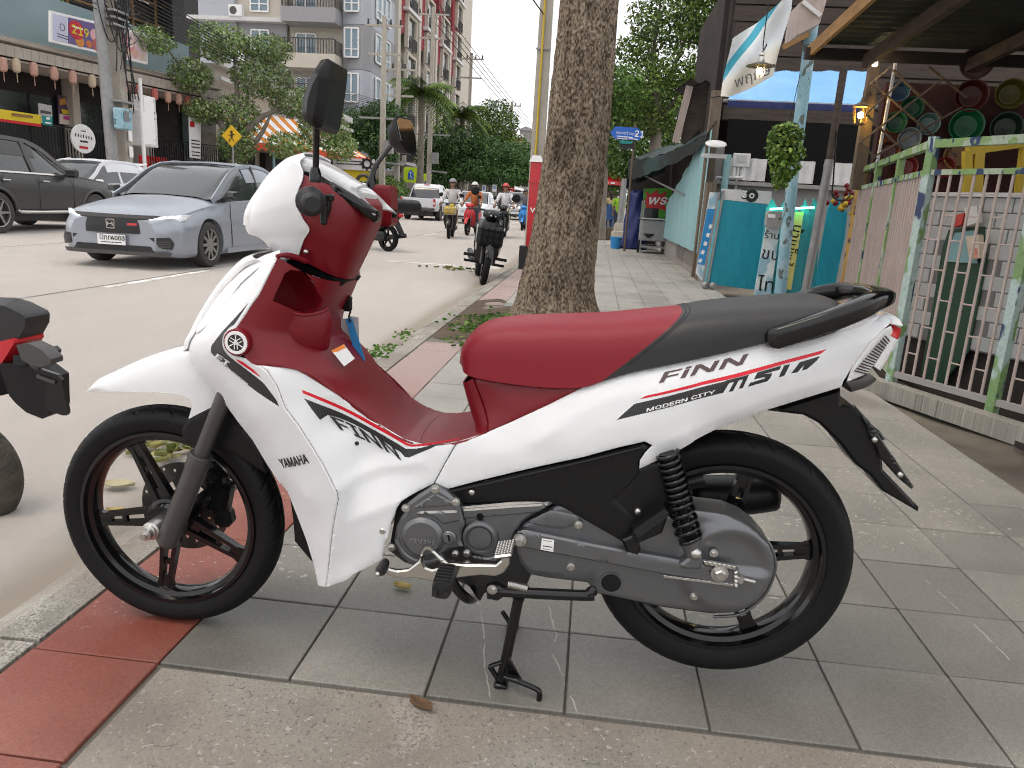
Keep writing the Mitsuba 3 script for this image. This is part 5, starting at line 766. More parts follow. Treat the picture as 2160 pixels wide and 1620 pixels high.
part(pb, 'lettering', thai([[[(124,52),(132,52),(134,13),(140,7),(149,6),(152,7),(157,14),(158,52),(166,52),(166,16),(164,7),(160,2),(153,0),(143,0),(136,2),(131,7),(130,0),(124,0)]],[[(64,12),(64,52),(72,52),(73,12),(76,8),(81,6),(89,7),(95,12),(97,18),(98,52),(106,52),(106,0),(99,0),(98,6),(90,0),(77,0),(70,2),(66,6)]],[[(10,46),(9,51),(13,53),(20,53),(25,50),(27,43),(20,28),(20,12),(24,7),(32,6),(35,7),(39,12),(40,52),(48,52),(48,14),(47,9),(42,2),(35,0),(24,0),(13,6),(11,12),(11,27),(18,40),(18,44),(16,46)]]], .13, (X3([(2.076,.524)][0], 9.772), (1, 0, -.04), (0, 0, 1), (0, -1, 0))), 'dark_print', label='upper line of lettering'); part(pb, 'lettering', thai([[[(100,14),(102,23),(108,27),(102,32),(100,36),(101,46),(108,52),(120,53),(123,52),(122,46),(111,45),(109,42),(109,35),(112,32),(121,30),(121,25),(111,22),(109,19),(109,13),(112,8),(117,6),(130,8),(133,13),(134,52),(142,52),(142,17),(141,10),(135,2),(127,-1),(108,1),(103,5)]],[[(43,0),(43,52),(48,52),(50,45),(55,50),(62,53),(72,53),(80,49),(83,45),(85,35),(85,0),(77,0),(76,38),(71,45),(68,47),(59,45),(53,39),(51,0)]],[[(4,73),(6,79),(33,79),(33,73),(27,70),(25,67),(25,7),(27,6),(31,6),(32,0),(30,0),(20,0),(16,5),(16,65),(19,72)]]], .15, (X3([(2.076,.126)][0], 9.772), (1, 0, -.04), (0, 0, 1), (0, -1, 0))), 'dark_print', label='lower line of lettering'); part(pb, 'lettering', thai([[[(97,52),(105,52),(106,12),(111,7),(119,6),(128,12),(130,18),(131,52),(139,52),(139,0),(132,0),(131,6),(123,0),(110,0),(99,6),(97,12)]],[[(51,44),(51,50),(58,53),(70,53),(79,47),(82,39),(81,0),(73,0),(71,43),(67,47),(59,46)]],[[(9,2),(10,8),(30,6),(39,11),(38,15),(35,19),(21,25),(11,32),(9,36),(9,43),(11,47),(16,51),(23,53),(35,53),(44,50),(44,44),(25,46),(18,42),(18,37),(20,35),(40,26),(45,21),(47,14),(44,5),(39,1),(32,0),(20,0)]],[[(16,61),(16,65),(23,69),(22,73),(17,74),(16,78),(20,80),(26,80),(30,77),(31,68),(45,67),(45,61)]]], .08, (X3([(2.083,.776)][0], 9.772), (1, 0, -.04), (0, 0, 1), (0, -1, 0))), 'dark_print', label='small top line of lettering')
mb = thing('meter_box', 'beige grey meter box on the painted board', 'meter box'); q = Polygon([(2.066,1.098),(2.29,1.111),(2.306,.918),(2.073,.916)]).buffer(-.03).buffer(.03); part(mb, 'case', slabs(q, 9.76, .12), 'wall_grey'); part(mb, 'knob', ball(X3([(2.221,1.023)][0], 9.64), .014), 'green_board', True); part(mb, 'label', slabs([(2.071,1.07),(2.162,1.07),(2.168,1.025),(2.077,1.026)], 9.638, .002), 'white_print')
nt = thing('green_light_tube', 'lit green light tube across the top of the planks', 'light'); a, b = [(2.123,1.129),(2.651,1.177)]; glow(f'{nt}__tube', tube([X3(a, 9.8), X3(b, 9.8)], .013, 8), (.05, 1., .55), 3.2)
cb = thing('turquoise_cabinet', 'large turquoise cabinet on castors with a white top board', 'cabinet')
cq = [(1.73,1.225),(2.354,1.197),(2.355,.024),(1.626,.068)]; part(cb, 'front_panel', slabs(cq, 10.9, .04), 'turquoise_paint'); part(cb, 'body', hull([(x, y, z) for x, z in cq for y in (10.92, 11.6)]), 'turquoise_light')
hb = thing('header_board', 'white board with a round black sticker above the turquoise cabinet', 'board'); part(hb, 'board', slabs([(1.673,1.374),(2.349,1.373),(2.366,1.204),(1.729,1.231)], 10.9, .03), 'white_board')
q = [(2.09,1.302)][0]; part(hb, 'sticker', [lathe([(0, .004), (.085, .004), (.085, 0)], (q[0], 10.866, q[1]), (0, -1, 0), 28)], 'dark_print', 30); part(hb, 'sticker_ring', [lathe([(.02, .006), (.035, .006), (.035, .004), (.02, .004)], (q[0], 10.866, q[1]), (0, -1, 0), 24, True), *[text('3', .09, ((q[0] - .14, 10.864, q[1] - .03), (1, 0, 0), (0, 0, 1), (0, -1, 0)), .002, True)]], 'white_print'); part(hb, 'sticker', text('3', .12, ((q[0] - .15, 10.866, q[1] - .045), (1, 0, 0), (0, 0, 1), (0, -1, 0)), .001, True), 'dark_print')
for k, q in enumerate([(1.597,.019),(1.705,.04)]): part(cb, 'castor', lathe([(0, .03), (.045, .03), (.05, .02), (.05, -.02), (.045, -.03), (0, -.03)], (q[0], 10.8, .05), (.7, -.7, 0), 20), 'galvanized', 40)
part(cb, 'corner_rail', [bar(X3(a, 10.85), X3(b, 10.85), .03, .03) for a, b in (([(1.701,1.349)][0], [(1.633,.06)][0]), ([(1.646,1.328)][0], [(1.573,.069)][0]))], 'galvanized')
ps = thing('side_poster', 'narrow blue and white poster with red marks on the left end of the cabinet', 'poster'); q = [(1.526,1.322),(1.668,1.317),(1.586,.072),(1.458,.204)]; part(ps, 'sheet', slabs(q, 10.9, .02), 'pale_blue_board')
part(ps, 'band', slabs([(1.515,1.098),(1.625,1.098),(1.566,.32),(1.465,.34)], 10.877, .003), 'blue_cloth')
for k in range(5): a = np.array([(1.588,.858)][0]) * (1 - k / 4) + np.array([(1.5,.382)][0]) * (k / 4); part(ps, 'mark', box((a[0], 10.872, a[1]), (.045, .003, .055), ry=8 * k), 'white_print')
# awnings, banner, pink box, dark upper building
q1, q2 = [(1.445,2.355),(3.118,2.363)]; q3, q4 = [(1.683,2.89),(3.457,2.959)]
ba = thing('blue_awning', 'light blue tarpaulin awning above the turquoise cabinet', 'awning'); e0, e1, e2, e3 = np.array([q1[0], 9.7, q1[1]]), np.array([q2[0], 9.7, q2[1]]), np.array([q3[0], 10.9, q3[1]]), np.array([q4[0], 10.9, q4[1]])
G = np.array([[(e0 + (e1 - e0) * u) * (1 - v) + (e2 + (e3 - e2) * u) * v + [0, 0, -.06 * math.sin(math.pi * v) * (1 + .3 * math.sin(u * 17)) + .008 * math.sin(u * 40 + v * 6)] for v in np.linspace(0, 1, 16)] for u in np.linspace(0, 1, 50)]); part(ba, 'cloth', thick(G, .004), 'blue_tarp', True)
G = np.array([[(e0 + (e1 - e0) * u) + [0, -.012 + .006 * math.sin(u * 60), -.075 * v] for v in np.linspace(0, 1, 4)] for u in np.linspace(0, 1, 60)]); part(ba, 'hem', thick(G, .003), 'navy_tarp', True); part(ba, 'bar', tube([e0 + [-.05, .02, 0], e1 + [.05, .02, 0]], .02, 10), 'galvanized', 40)
bn = thing('banner', 'slack white and teal banner with grey lettering hanging below the dark upper floor', 'banner'); bq = Polygon([(1.309,2.887),(1.567,3.076),(1.743,3.246),(1.881,3.389),(1.888,3.203),(1.851,2.967),(1.8,2.539),(1.604,2.409),(1.346,2.3),(1.258,2.301)])
bx0, bz0, bx1, bz1 = bq.bounds
bm = slab(bq, 0, .003, .03, 0); v = bm.vertices; v[:, 1] += 9.0 - YB + .05 * np.sin(v[:, 0] * 9 + v[:, 2] * 6) + .02 * np.sin(v[:, 0] * 23 - v[:, 2] * 11); part(bn, 'cloth', bm, 'banner_cloth', 50)
part(bn, 'lettering', thai([[[(247,44),(247,50),(254,53),(266,53),(275,47),(278,39),(277,0),(269,0),(267,43),(263,47),(255,46)]],[[(193,52),(201,52),(203,11),(208,7),(218,6),(226,11),(227,21),(214,23),(210,28),(210,33),(211,35),(216,35),(220,29),(227,29),(228,52),(236,52),(237,29),(242,28),(242,22),(237,21),(235,10),(229,2),(220,0),(209,0),(200,2),(196,6),(193,14)]],[[(134,35),(135,44),(145,52),(161,53),(172,48),(177,36),(177,0),(169,0),(168,38),(164,44),(151,46),(143,41),(144,37),(153,32),(152,29),(144,23),(143,0),(135,0),(135,22),(142,31)]],[[(77,35),(78,44),(88,52),(104,53),(116,47),(120,36),(120,-18),(112,-18),(112,38),(109,42),(102,46),(94,47),(86,41),(87,37),(95,33),(95,29),(89,26),(87,23),(87,8),(89,6),(94,5),(95,1),(95,0),(92,0),(85,0),(79,4),(79,24),(85,31)]],[[(17,0),(8,52),(16,52),(22,14),(33,51),(40,52),(51,14),(58,52),(66,52),(56,0),(48,1),(37,37),(25,0)]]], .10, (X3([(1.381,2.371)][0], 8.90), (.91, 0, .41), (-.25, 0, .97), (0, -1, 0)), .002), 'dark_grey_metal')
part(bn, 'cord', [tube([X3(a, 9.0), X3(b, 9.0)], .006, 6) for a, b in (([(1.258,2.301)][0], [(1.157,2.282)][0]), ([(1.309,2.887)][0], [(1.329,3.092)][0]))], 'black_plastic')
pbx = thing('pink_gable', 'small dusty pink gable box under the roof corner', 'roof box'); part(pbx, 'front', slabs([(1.953,3.25),(2.1,3.372),(2.221,3.283),(2.183,3.052),(1.952,2.92)], 9.4, .5), 'pink_paint'); part(pbx, 'trim', bar(X3([(1.978,3.256)][0], 8.9), X3([(2.177,3.124)][0], 8.9), .05, .04), 'white_board'); part(pbx, 'ledge', bar(X3([(1.84,2.805)][0], 8.9), X3([(2.086,2.945)][0], 8.9), .05, .05), 'wood_orange')
ub = thing('timber_house', 'dark timber house with a grey ground floor behind the blue awning', 'building')
part(ub, 'ground_floor_wall', box((4.6, 12.9, 1.05), (5.6, .2, 2.1)), 'wall_grey'); part(ub, 'upper_wall', box((4.75, 12.9, 4.6), (5.9, .2, 4.2)), 'wall_dark'); part(ub, 'side_wall', box((1.78, 14.6, 2.3), (.12, 3.2, 4.4)), 'wall_dark'); part(ub, 'corner_post', box((1.72, 12.72, 1.45), (.16, .16, 2.9)), 'wood_old')
for k in range(9): part(ub, 'clapboard', box((4.7, 12.78 - .01 * (k % 2), 2.6 + k * .24), (5.7, .03, .21), rx=6), 'wood_dark')
part(ub, 'opening', box((3.4, 12.80, 2.2), (2.9, .05, 1.3)), 'deep_black'); part(ub, 'sill', box((3.3, 12.72, 1.53), (3.0, .12, .06)), 'wall_grey')
for k in range(3): part(ub, 'curtain', grid(np.array([[(2.0 + k * .75 + .62 * a, 12.74 + .03 * math.sin(a * 25 + k), 1.58 + .34 * b) for b in (0, 1)] for a in np.linspace(0, 1, 40)])), 'white_board', True)
part(ub, 'gutter_pipe', tube([(1.98, 12.6, 0), (1.98, 12.6, 1.95)], .055, 14), 'teal_tarp', 40)
for a, b in (([(1.855,1.406)][0], [(2.202,2.139)][0]),): part(ub, 'conduit', tube([X3(a, 12.7), (a[0], 12.7, 1.6), (a[0] + .4, 12.7, 1.62)], .02, 8), 'white_board', 40)
wl = thing('round_lamp', 'white oval lamp dish on the wall above the cabinet', 'lamp'); q = [(1.704,2.057)][0]; part(wl, 'dish', lathe([(0, .03), (.10, .028), (.15, .015), (.16, 0), (.15, -.01), (0, -.02)], (q[0], 12.1, q[1]), (0, -.35, .9), 32), 'white_board', 40); part(wl, 'bracket', box((q[0] + .02, 12.3, q[1] - .16), (.36, .1, .06)), 'white_board')
jb = thing('junction_box', 'white junction box on the grey wall right of the lamp dish', 'box'); q = [(2.217,1.884)][0]; part(jb, 'case', box((q[0], 12.74, q[1]), (.27, .08, .21), bev=.01), 'white_board'); part(jb, 'window', box((q[0], 12.695, q[1] + .02), (.15, .01, .10)), 'paper_grey'); part(jb, 'pipe', tube([(q[0] - .03, 12.74, q[1] - .1), (q[0] - .05, 12.74, .6)], .02, 8), 'white_board', 40)
fl = thing('flower_garland', 'red and yellow flower bunch beside the tall turquoise board', 'flowers'); q = np.array([2.86, 9.3, 1.30]); g_ = np.random.default_rng(3)
part(fl, 'blossoms', [ball(q + g_.normal(0, 1, 3) * [.07, .05, .07], g_.uniform(.018, .034), 1) for _ in range(26)], 'red_plastic', True); part(fl, 'blossoms', [ball(q + [0, -.03, -.09] + g_.normal(0, 1, 3) * [.06, .04, .04], .03, 1) for _ in range(12)], 'yellow_frame', True, label='yellow blossoms')
# planting helpers
pm('leaf_green', VC, .55)
mat('leaf_two', {'type': 'principled', 'base_color': VC, 'roughness': .5, 'specular': .35})
def foliage(name_key, centers, radii, n, size, cols, seed=1, flat=.55, shell=.55, aspect=.45, droop=0.):
    "leaf clumps: small folded leaf quads spread through ellipsoids"
    g = np.random.default_rng(seed); centers, radii = np.asarray(centers, float), np.asarray(radii, float)
    w = radii.prod(1) ** (2 / 3) if radii.ndim == 2 else radii ** 2; k = g.choice(len(centers), n, p=w / w.sum()); R = radii if radii.ndim == 2 else np.repeat(radii[:, None], 3, 1)
    d = g.normal(size=(n, 3)); d /= np.linalg.norm(d, axis=1, keepdims=True); r = shell + (1 - shell) * g.random(n) ** .6
    r = np.where(g.random(n) < .3, g.random(n) ** .5, r); p = centers[k] + d * r[:, None] * R[k] * (1 + .25 * (nfbm(centers[k] * .7 + d * 2.2, 3) - .5)[:, None] * 2)
    nrm = d * .6 + g.normal(size=(n, 3)) * .6 + [0, 0, flat]; nrm /= np.linalg.norm(nrm, axis=1, keepdims=True); u = np.cross(nrm, g.normal(size=(n, 3))); u /= np.linalg.norm(u, axis=1, keepdims=True) + 1e-9; u[:, 2] -= droop; v = np.cross(nrm, u)
    L = size * g.uniform(.6, 1.35, n)[:, None]; a = L * aspect; V = np.stack([p - u * L / 2, p + v * a * .5 + nrm * L * .06, p + u * L / 2, p - v * a * .5 + nrm * L * .06], 1).reshape(-1, 3); i = np.arange(n)[:, None] * 4
    F = np.vstack([i + [0, 1, 2], i + [0, 2, 3]]); c = np.asarray(cols, float)[g.integers(len(cols), size=n)] * g.uniform(.65, 1.3, n)[:, None] * (.85 + .3 * (k % 3) / 2)[:, None]
    return TM(V, F), np.repeat(c, 4, 0)
def limb(p, r, n=12, bumpy=.08, seed=0):
    p = spline(p, 10); r = np.interp(np.linspace(0, 1, len(p)), np.linspace(0, 1, len(r)), r); m = tube(p, r, n); q = m.vertices; m.vertices = q + (nnoise(q * 6 + seed)[:, None] - .5) * bumpy * np.array([1, 1, .2]); return m
pm('bark_pale', proc(lambda p, n, uv: mix((.10, .085, .07), (.26, .23, .19), fbm(p.x * 9, p.y * 9, p.z * 3, 4))), .9)
hp_ = thing('hanging_plant', 'trailing green plant hanging in front of the blue pole', 'plant'); q = np.array([1.82, 8.1, 1.66]); m, c = foliage('', [q + [0, 0, .18], q + [.01, 0, .02], q + [.03, 0, -.12], q + [-.06, 0, .1], q + [.0, 0, -.26]], [(.17, .15, .12), (.19, .16, .16), (.15, .13, .14), (.12, .12, .2), (.09, .08, .09)], 2600, .048, [(.13, .24, .04), (.09, .19, .03), (.19, .28, .06), (.05, .12, .02)], 5, .5, .6, .7)
part(hp_, 'foliage', m, 'leaf_two', color=c); part(hp_, 'pot', lathe([(0, -.05), (.07, -.05), (.10, .08), (.105, .08), (.08, -.06), (0, -.06)], q + [0, 0, .1]), 'black_plastic', 40); part(hp_, 'wire', tube([q + [0, 0, .2], q + [.05, 0, .75]], .004, 5), 'black_plastic')

# ---------------------------------------------------------------- tree trunk, poles, and the row of stalls farther along the pavement
def _bark(p, n, uv):
    a = dr.atan2(p.y - 7.05, p.x + .3); f = fbm(a * 8, p.z * 3.2, 3, 4); g = fbm(p.x * 75, p.y * 75, p.z * 38, 3); s = smoothstep(.55, .8, fbm(p.x * 5, p.y * 5, p.z * 2 + 3, 3))
    c = mix((.075, .055, .038), (.36, .29, .22), dr.clip(f * .9 + .05 + (g - .5) * 2.4, 0, 1)); return c * (1 - .55 * s)
scene['m_bark'] = {'type': 'twosided', 'b': {'type': 'bumpmap', 'arbitrary': proc(lambda p, n, uv: fbm(p.x * 75, p.y * 75, p.z * 38, 3), 1.5e-3), 'scale': .05, 'b': {'type': 'principled', 'base_color': proc(_bark), 'roughness': .9, 'specular': .2}}}
tr = thing('tree', 'thick rough trunk of the street tree rising from a soil pit behind the motorcycle', 'tree')
hh = np.array([-.06, .02, .08, .16, .3, .5, .75, 1.1, 1.58, 2.1, 2.72, 3.4, 4.6]); cxs = np.interp(hh, [0, .3, .75, 1.58, 2.72, 4.6], [-.31, -.32, -.28, -.225, -.21, -.12]); rs = np.interp(hh, [-.06, .02, .08, .16, .3, .5, .75, 1.58, 2.72, 4.6], [.47, .43, .395, .365, .345, .322, .303, .277, .245, .21])
zz = np.linspace(-.06, 4.6, 420); C_ = np.interp(zz, hh, cxs); R_ = np.interp(zz, hh, rs); th = np.linspace(0, 2 * np.pi, 260, endpoint=False)
fl_ = np.exp(-np.maximum(zz, 0) / .28)[:, None] * (.07 * np.cos(5 * th + .7) + .05 * np.cos(3 * th + 2.) + .03 * np.cos(9 * th))[None]
P = np.stack([C_[:, None] + R_[:, None] * np.cos(th), 7.05 + R_[:, None] * np.sin(th), np.repeat(zz[:, None], len(th), 1)], -1)
q = np.stack([np.cos(th)[None] * 2.6 + 0 * zz[:, None], np.sin(th)[None] * 2.6 + 0 * zz[:, None], zz[:, None] * 1.1 + 0 * th[None]], -1)
dsp = .040 * (nfbm(q * np.array([1, 1, .8]), 4, 2) - .5) + .030 * (nfbm(q * np.array([5, 5, 2.4]), 3, 5) - .5) + .016 * (nfbm(q * np.array([14, 14, 6]), 2, 8) - .5)
for (a_, z_, s_, k_) in ((-1.95, 1.05, .05, -.05), (-1.25, 1.15, .08, -.06), (-1.2, .45, .07, -.05), (-1.3, .25, .10, -.05), (-1.45, 2.35, .09, .03)): dsp = dsp + k_ * np.exp(-(((np.angle(np.exp(1j * (th[None] - a_))) * .3) ** 2 + ((zz[:, None] - z_) * .7) ** 2) / s_ ** 2))
rad = (R_[:, None] * (1 + fl_) + dsp) / R_[:, None]; P[..., 0] = C_[:, None] + (P[..., 0] - C_[:, None]) * rad; P[..., 1] = 7.05 + (P[..., 1] - 7.05) * rad
part(tr, 'trunk', grid(P, True, True), 'bark', True)
part(tr, 'limb', limb([(-.12, 7.05, 4.4), (.3, 7.2, 5.4), (.9, 7.5, 6.6)], [.2, .13, .05]), 'bark_pale', True); part(tr, 'limb', limb([(-.12, 7.05, 4.4), (-.5, 7.0, 5.6), (-1.2, 6.8, 6.9)], [.2, .14, .05]), 'bark_pale', True)
pm('concrete_pole', proc(lambda p, n, uv: mix((.30, .27, .23), (.42, .39, .34), fbm(p.x * 6, p.y * 6, p.z * 2.5, 3))), .85)
up_ = thing('utility_pole', 'square concrete utility pole with a yellow pipe left of the big trunk', 'utility pole')
part(up_, 'post', hull([(-1.30 + i * .135 * k, 16 + j * .13 * k, z) for i in (-1, 1) for j in (-1, 1) for z, k in ((0, 1.1), (9, .75))]), 'concrete_pole'); part(up_, 'pipe', tube([(-1.33, 15.84, .4), (-1.325, 15.85, 8.5)], .022, 8), 'yellow_frame', 40); part(up_, 'clamp', box((-1.30, 15.86, 4.0), (.30, .04, .03)), 'galvanized')
rp = thing('red_sign_post', 'red painted sign post on a black concrete foot beside the big trunk', 'post'); pm('red_gloss', (.48, .012, .02), .35, coat=.4)
part(rp, 'post', hull([(-1.0 + i * .085, 12.2 + j * .085, z) for i in (-1, 1) for j in (-1, 1) for z in (.36, 1.66)]), 'red_gloss'); part(rp, 'cap', hull([(-1.0 + i * .11, 12.2 + j * .11, 1.66) for i in (-1, 1) for j in (-1, 1)] + [(-1.0 + i * .06, 12.2 + j * .06, 1.76) for i in (-1, 1) for j in (-1, 1)]), 'white_board'); part(rp, 'collar', box((-1.0, 12.2, 1.36), (.21, .21, .02)), 'red_gloss'); part(rp, 'foot', hull([(-1.03 + i * .15, 12.2 + j * .14, z) for i in (-1, 1) for j in (-1, 1) for z in (0, .36)]), 'dark_engine'); part(rp, 'emblem', text('<', .10, ((-.97, 12.112, .88), (0, 0, 1), (-1, 0, 0), (0, -1, 0)), .004, True), 'white_print')
# low wall, post, teal curtain, dark green awning
pm('plaster', proc(lambda p, n, uv: mix((.15, .13, .12), (.26, .235, .22), fbm(p.x * 3, p.y * 3, p.z * 4, 4))), .85)
lw = thing('stall_wall', 'low grey plaster wall below the teal curtain', 'wall'); part(lw, 'base', box((1.80, 16.2, .2), (.16, 7.6, .42)), 'plaster'); part(lw, 'pier', box((1.72, 12.25, .75), (.14, .3, 1.5)), 'wood_old'); part(lw, 'foot', hull([(1.66, 12.0, 0), (1.86, 12.0, 0), (1.66, 12.5, 0), (1.86, 12.5, 0), (1.70, 12.1, .3), (1.82, 12.4, .3)]), 'plaster')
tc = thing('teal_curtain', 'pale teal tarpaulin curtain hanging beside the grey post', 'curtain'); G = np.array([[(1.66 + .012 * math.sin(y * 5 + z) + .006 * math.sin(y * 13), y, z) for z in np.linspace(.40, 2.1 - .0 * y, 10)] for y in np.linspace(12.4, 19.0, 60)]); G[..., 2] = .40 + (G[..., 2] - .40) * np.interp(G[..., 1], [12.4, 14, 19], [1.12, 1.0, .45]); part(tc, 'cloth', thick(G, .004), 'teal_tarp', True)
da = thing('dark_awning', 'dark green tarpaulin awning over the stall by the blue street sign', 'awning')
e = [np.array(v) for v in ((1.62, 12.6, 2.23), (.72, 20.8, 2.30), (1.75, 21.5, 2.75), (1.75, 12.6, 2.45))]
G = np.array([[e[0] * (1 - u) * (1 - v) + e[1] * u * (1 - v) + e[2] * u * v + e[3] * (1 - u) * v + [0, 0, -.12 * math.sin(math.pi * u) + .02 * math.sin(u * 31)] for v in np.linspace(0, 1, 10)] for u in np.linspace(0, 1, 40)]); part(da, 'roof_cloth', thick(G, .005), 'green_tarp', True)
G = np.array([[(e[0] * (1 - u) + e[1] * u) + [0, 0, -.12 * math.sin(math.pi * u) - v * (.12 + .40 * u) + .015 * math.sin(u * 40)] + np.array([.05 * v * math.sin(u * 9), 0, 0]) for v in np.linspace(0, 1, 8)] for u in np.linspace(0, 1, 40)]); part(da, 'side_flap', thick(G, .004), 'green_tarp', True)
G = np.array([[np.array([.72 + 1.0 * u, 20.8 + .2 * u, 2.30 + .40 * u - v * (.75 - .1 * u)]) + [.0, .04 * math.sin(u * 14), 0] for v in np.linspace(0, 1, 8)] for u in np.linspace(0, 1, 20)]); part(da, 'end_flap', thick(G, .004), 'green_tarp', True)
part(da, 'strut', bar((.84, 20.4, 2.02), (1.66, 15.2, 1.35), .03, .03), 'galvanized')
rf = thing('brown_roof', 'brown gable roof end with corrugated sheets above the dark awning', 'roof'); part(rf, 'gable', hull([X3(v, y) for v in [(1.42,3.128),(1.911,3.056),(1.944,2.78),(1.479,2.224),(1.365,2.219)] for y in (14.0, 14.08)]), 'wood_dark'); part(rf, 'bargeboard', bar(X3([(1.408,3.129)][0], 13.9), X3([(1.266,2.206)][0], 13.9), .05, .12), 'pink_paint'); q = [(1.406,3.144),(1.968,3.045)]
G = np.array([[(q[0][0] - .05 + (q[1][0] - q[0][0] + .9) * u, 13.7 + 3 * v, q[0][1] + .05 + (q[1][1] - q[0][1]) * u + .03 * math.sin(u * 40) + .25 * v) for v in (0, 1)] for u in np.linspace(0, 1, 90)]); part(rf, 'sheets', thick(G, .01), 'wall_dark', True); part(rf, 'underside', hull([X3(v, y) for v in [(1.96,3.161),(2.347,3.02),(2.343,2.053),(1.438,2.254)] for y in (14.4, 14.6)]), 'wall_dark')
# street sign, lamp post, bucket, navy cover, cart, sign
pm('sign_blue', (.02, .12, .52), .4); pm('sign_teal', (.01, .22, .22), .4)
ss_ = thing('street_name_sign', 'blue double pointed street name sign numbered 21 above the dark awning', 'sign'); y0 = 19.0; sq = [(0.167,2.767),(0.266,2.923),(0.807,2.916),(0.966,2.783),(0.867,2.638),(0.302,2.643)]
part(ss_, 'plate', prism(Polygon(sq), .03, ((0, y0, 0), (1, 0, 0), (0, 0, 1), (0, -1, 0))), 'sign_blue'); b0 = [(0.303,2.763),(0.736,2.718),(0.32,2.699),(0.324,2.655),(0.616,2.669)]; fr_ = lambda q: (X3(q, y0 - .031), (1, 0, -.05), (0, 0, 1), (0, -1, 0))
part(ss_, 'lettering', thai([[[(464,5),(462,18),(469,27),(477,30),(495,32),(495,39),(492,44),(479,46),(466,42),(466,49),(478,54),(490,53),(499,49),(502,45),(504,36),(504,0),(496,0),(495,24),(476,22),(471,18),(471,10),(477,6),(486,6),(487,0),(471,0)]],[[(404,19),(405,38),(408,45),(413,50),(422,53),(433,53),(443,49),(447,44),(450,35),(449,0),(441,0),(440,38),(434,45),(421,45),(415,40),(413,35),(413,17),(415,11),(422,6),(429,6),(430,0),(419,0),(412,2),(406,10)]],[[(356,2),(357,8),(377,6),(386,11),(385,15),(382,19),(368,25),(358,32),(356,36),(356,43),(358,47),(363,51),(370,53),(382,53),(391,50),(391,44),(372,46),(365,42),(365,37),(367,35),(387,26),(392,21),(394,14),(391,5),(386,1),(379,0),(367,0)]],[[(307,3),(310,8),(317,6),(328,8),(332,12),(336,20),(335,32),(332,40),(328,44),(322,46),(307,45),(307,50),(314,53),(325,54),(335,49),(342,39),(344,27),(343,17),(339,7),(334,2),(326,0),(316,0)]],[[(259,3),(262,8),(269,6),(280,8),(284,12),(288,20),(287,32),(284,40),(280,44),(274,46),(259,45),(259,50),(266,53),(277,54),(287,49),(294,39),(296,27),(295,17),(291,7),(286,2),(278,0),(268,0)]],[[(254,61),(254,64),(260,67),(286,68),(287,75),(295,74),(295,61)]],[[(205,52),(210,52),(212,45),(217,50),(224,53),(234,53),(243,48),(247,35),(247,0),(239,0),(238,38),(233,45),(230,47),(221,45),(215,39),(213,0),(205,0)]],[[(178,52),(186,52),(187,7),(189,6),(193,6),(194,0),(192,0),(182,0),(178,5)]],[[(119,14),(121,23),(127,27),(121,32),(119,36),(120,46),(127,52),(139,53),(142,52),(141,46),(130,45),(128,42),(128,35),(131,32),(140,30),(140,25),(130,22),(128,19),(128,13),(131,8),(136,6),(149,8),(152,13),(153,52),(161,52),(161,17),(160,10),(154,2),(146,-1),(127,1),(122,5)]],[[(63,15),(63,30),(83,29),(83,23),(72,22),(72,13),(77,7),(89,7),(94,11),(96,16),(96,35),(94,40),(90,44),(84,46),(72,45),(65,43),(65,50),(76,53),(87,53),(99,47),(104,37),(105,19),(101,7),(96,2),(88,0),(74,0),(66,6)]],[[(8,47),(8,52),(15,52),(17,48),(21,48),(24,52),(28,52),(28,41),(20,27),(20,13),(24,7),(32,6),(37,8),(40,11),(39,32),(33,36),(33,41),(39,44),(41,52),(49,52),(48,44),(44,39),(48,32),(48,11),(41,1),(25,0),(14,5),(11,15),(12,29),(20,42),(13,42)]]], .058, fr_(b0[0]), .003), 'white_print'); part(ss_, 'number', text('21', .14, fr_(b0[1]), .003, True), 'white_print'); part(ss_, 'small_line', [box(X3((b0[2][0] + .2, b0[2][1]), y0 - .032), (.38, .002, .022), ry=3), box(X3((b0[3][0] + .14, b0[3][1]), y0 - .032), (.26, .002, .018), ry=3), box(X3((b0[4][0] + .12, b0[4][1] - .01), y0 - .032), (.22, .002, .018), ry=3)], 'white_print')
part(ss_, 'lower_plate', prism(Polygon([(0.384,2.615),(0.735,2.61),(0.685,2.542),(0.436,2.541)]), .02, ((0, y0, 0), (1, 0, 0), (0, 0, 1), (0, -1, 0))), 'sign_teal'); q = [(0.756,2.86)][0]; part(ss_, 'pole', tube([(q[0], y0 + .05, 0), (q[0], y0 + .05, q[1] + .15)], .03, 10), 'wood_old', 40); part(ss_, 'bracket', box(X3([(0.587,2.494)][0], y0 + .02), (.35, .03, .12)), 'dark_engine')
lp = thing('lamp_post', 'grey lamp post with a stepped foot behind the blue bucket', 'lamp post'); q = [(0.716,28.144)][0]; lx, ly = .72, 23.5
part(lp, 'shaft', tube([(lx, ly, .4), (lx + .04, ly, 1.9)], .10, 16), 'galvanized', 40); part(lp, 'foot', lathe([(0, .62), (.13, .60), (.17, .5), (.17, .36), (.22, .34), (.24, .0), (0, 0)], (lx, ly, 0), n=12), 'concrete_pole', 30)
bu = thing('bucket', 'blue plastic bucket on the pavement by the navy cover', 'bucket'); q = [(0.563,20.673)][0]; part(bu, 'body', lathe([(0, .01), (.11, 0), (.115, .0), (.155, .28), (.165, .285), (.16, .295), (.14, .29), (.105, .02), (0, .02)], (q[0], 20.2, 0), n=28), 'blue_cloth', 40)
nc = thing('covered_goods', 'navy blue tarpaulin wrapped round a tall stack under the dark awning', 'tarpaulin'); G = []
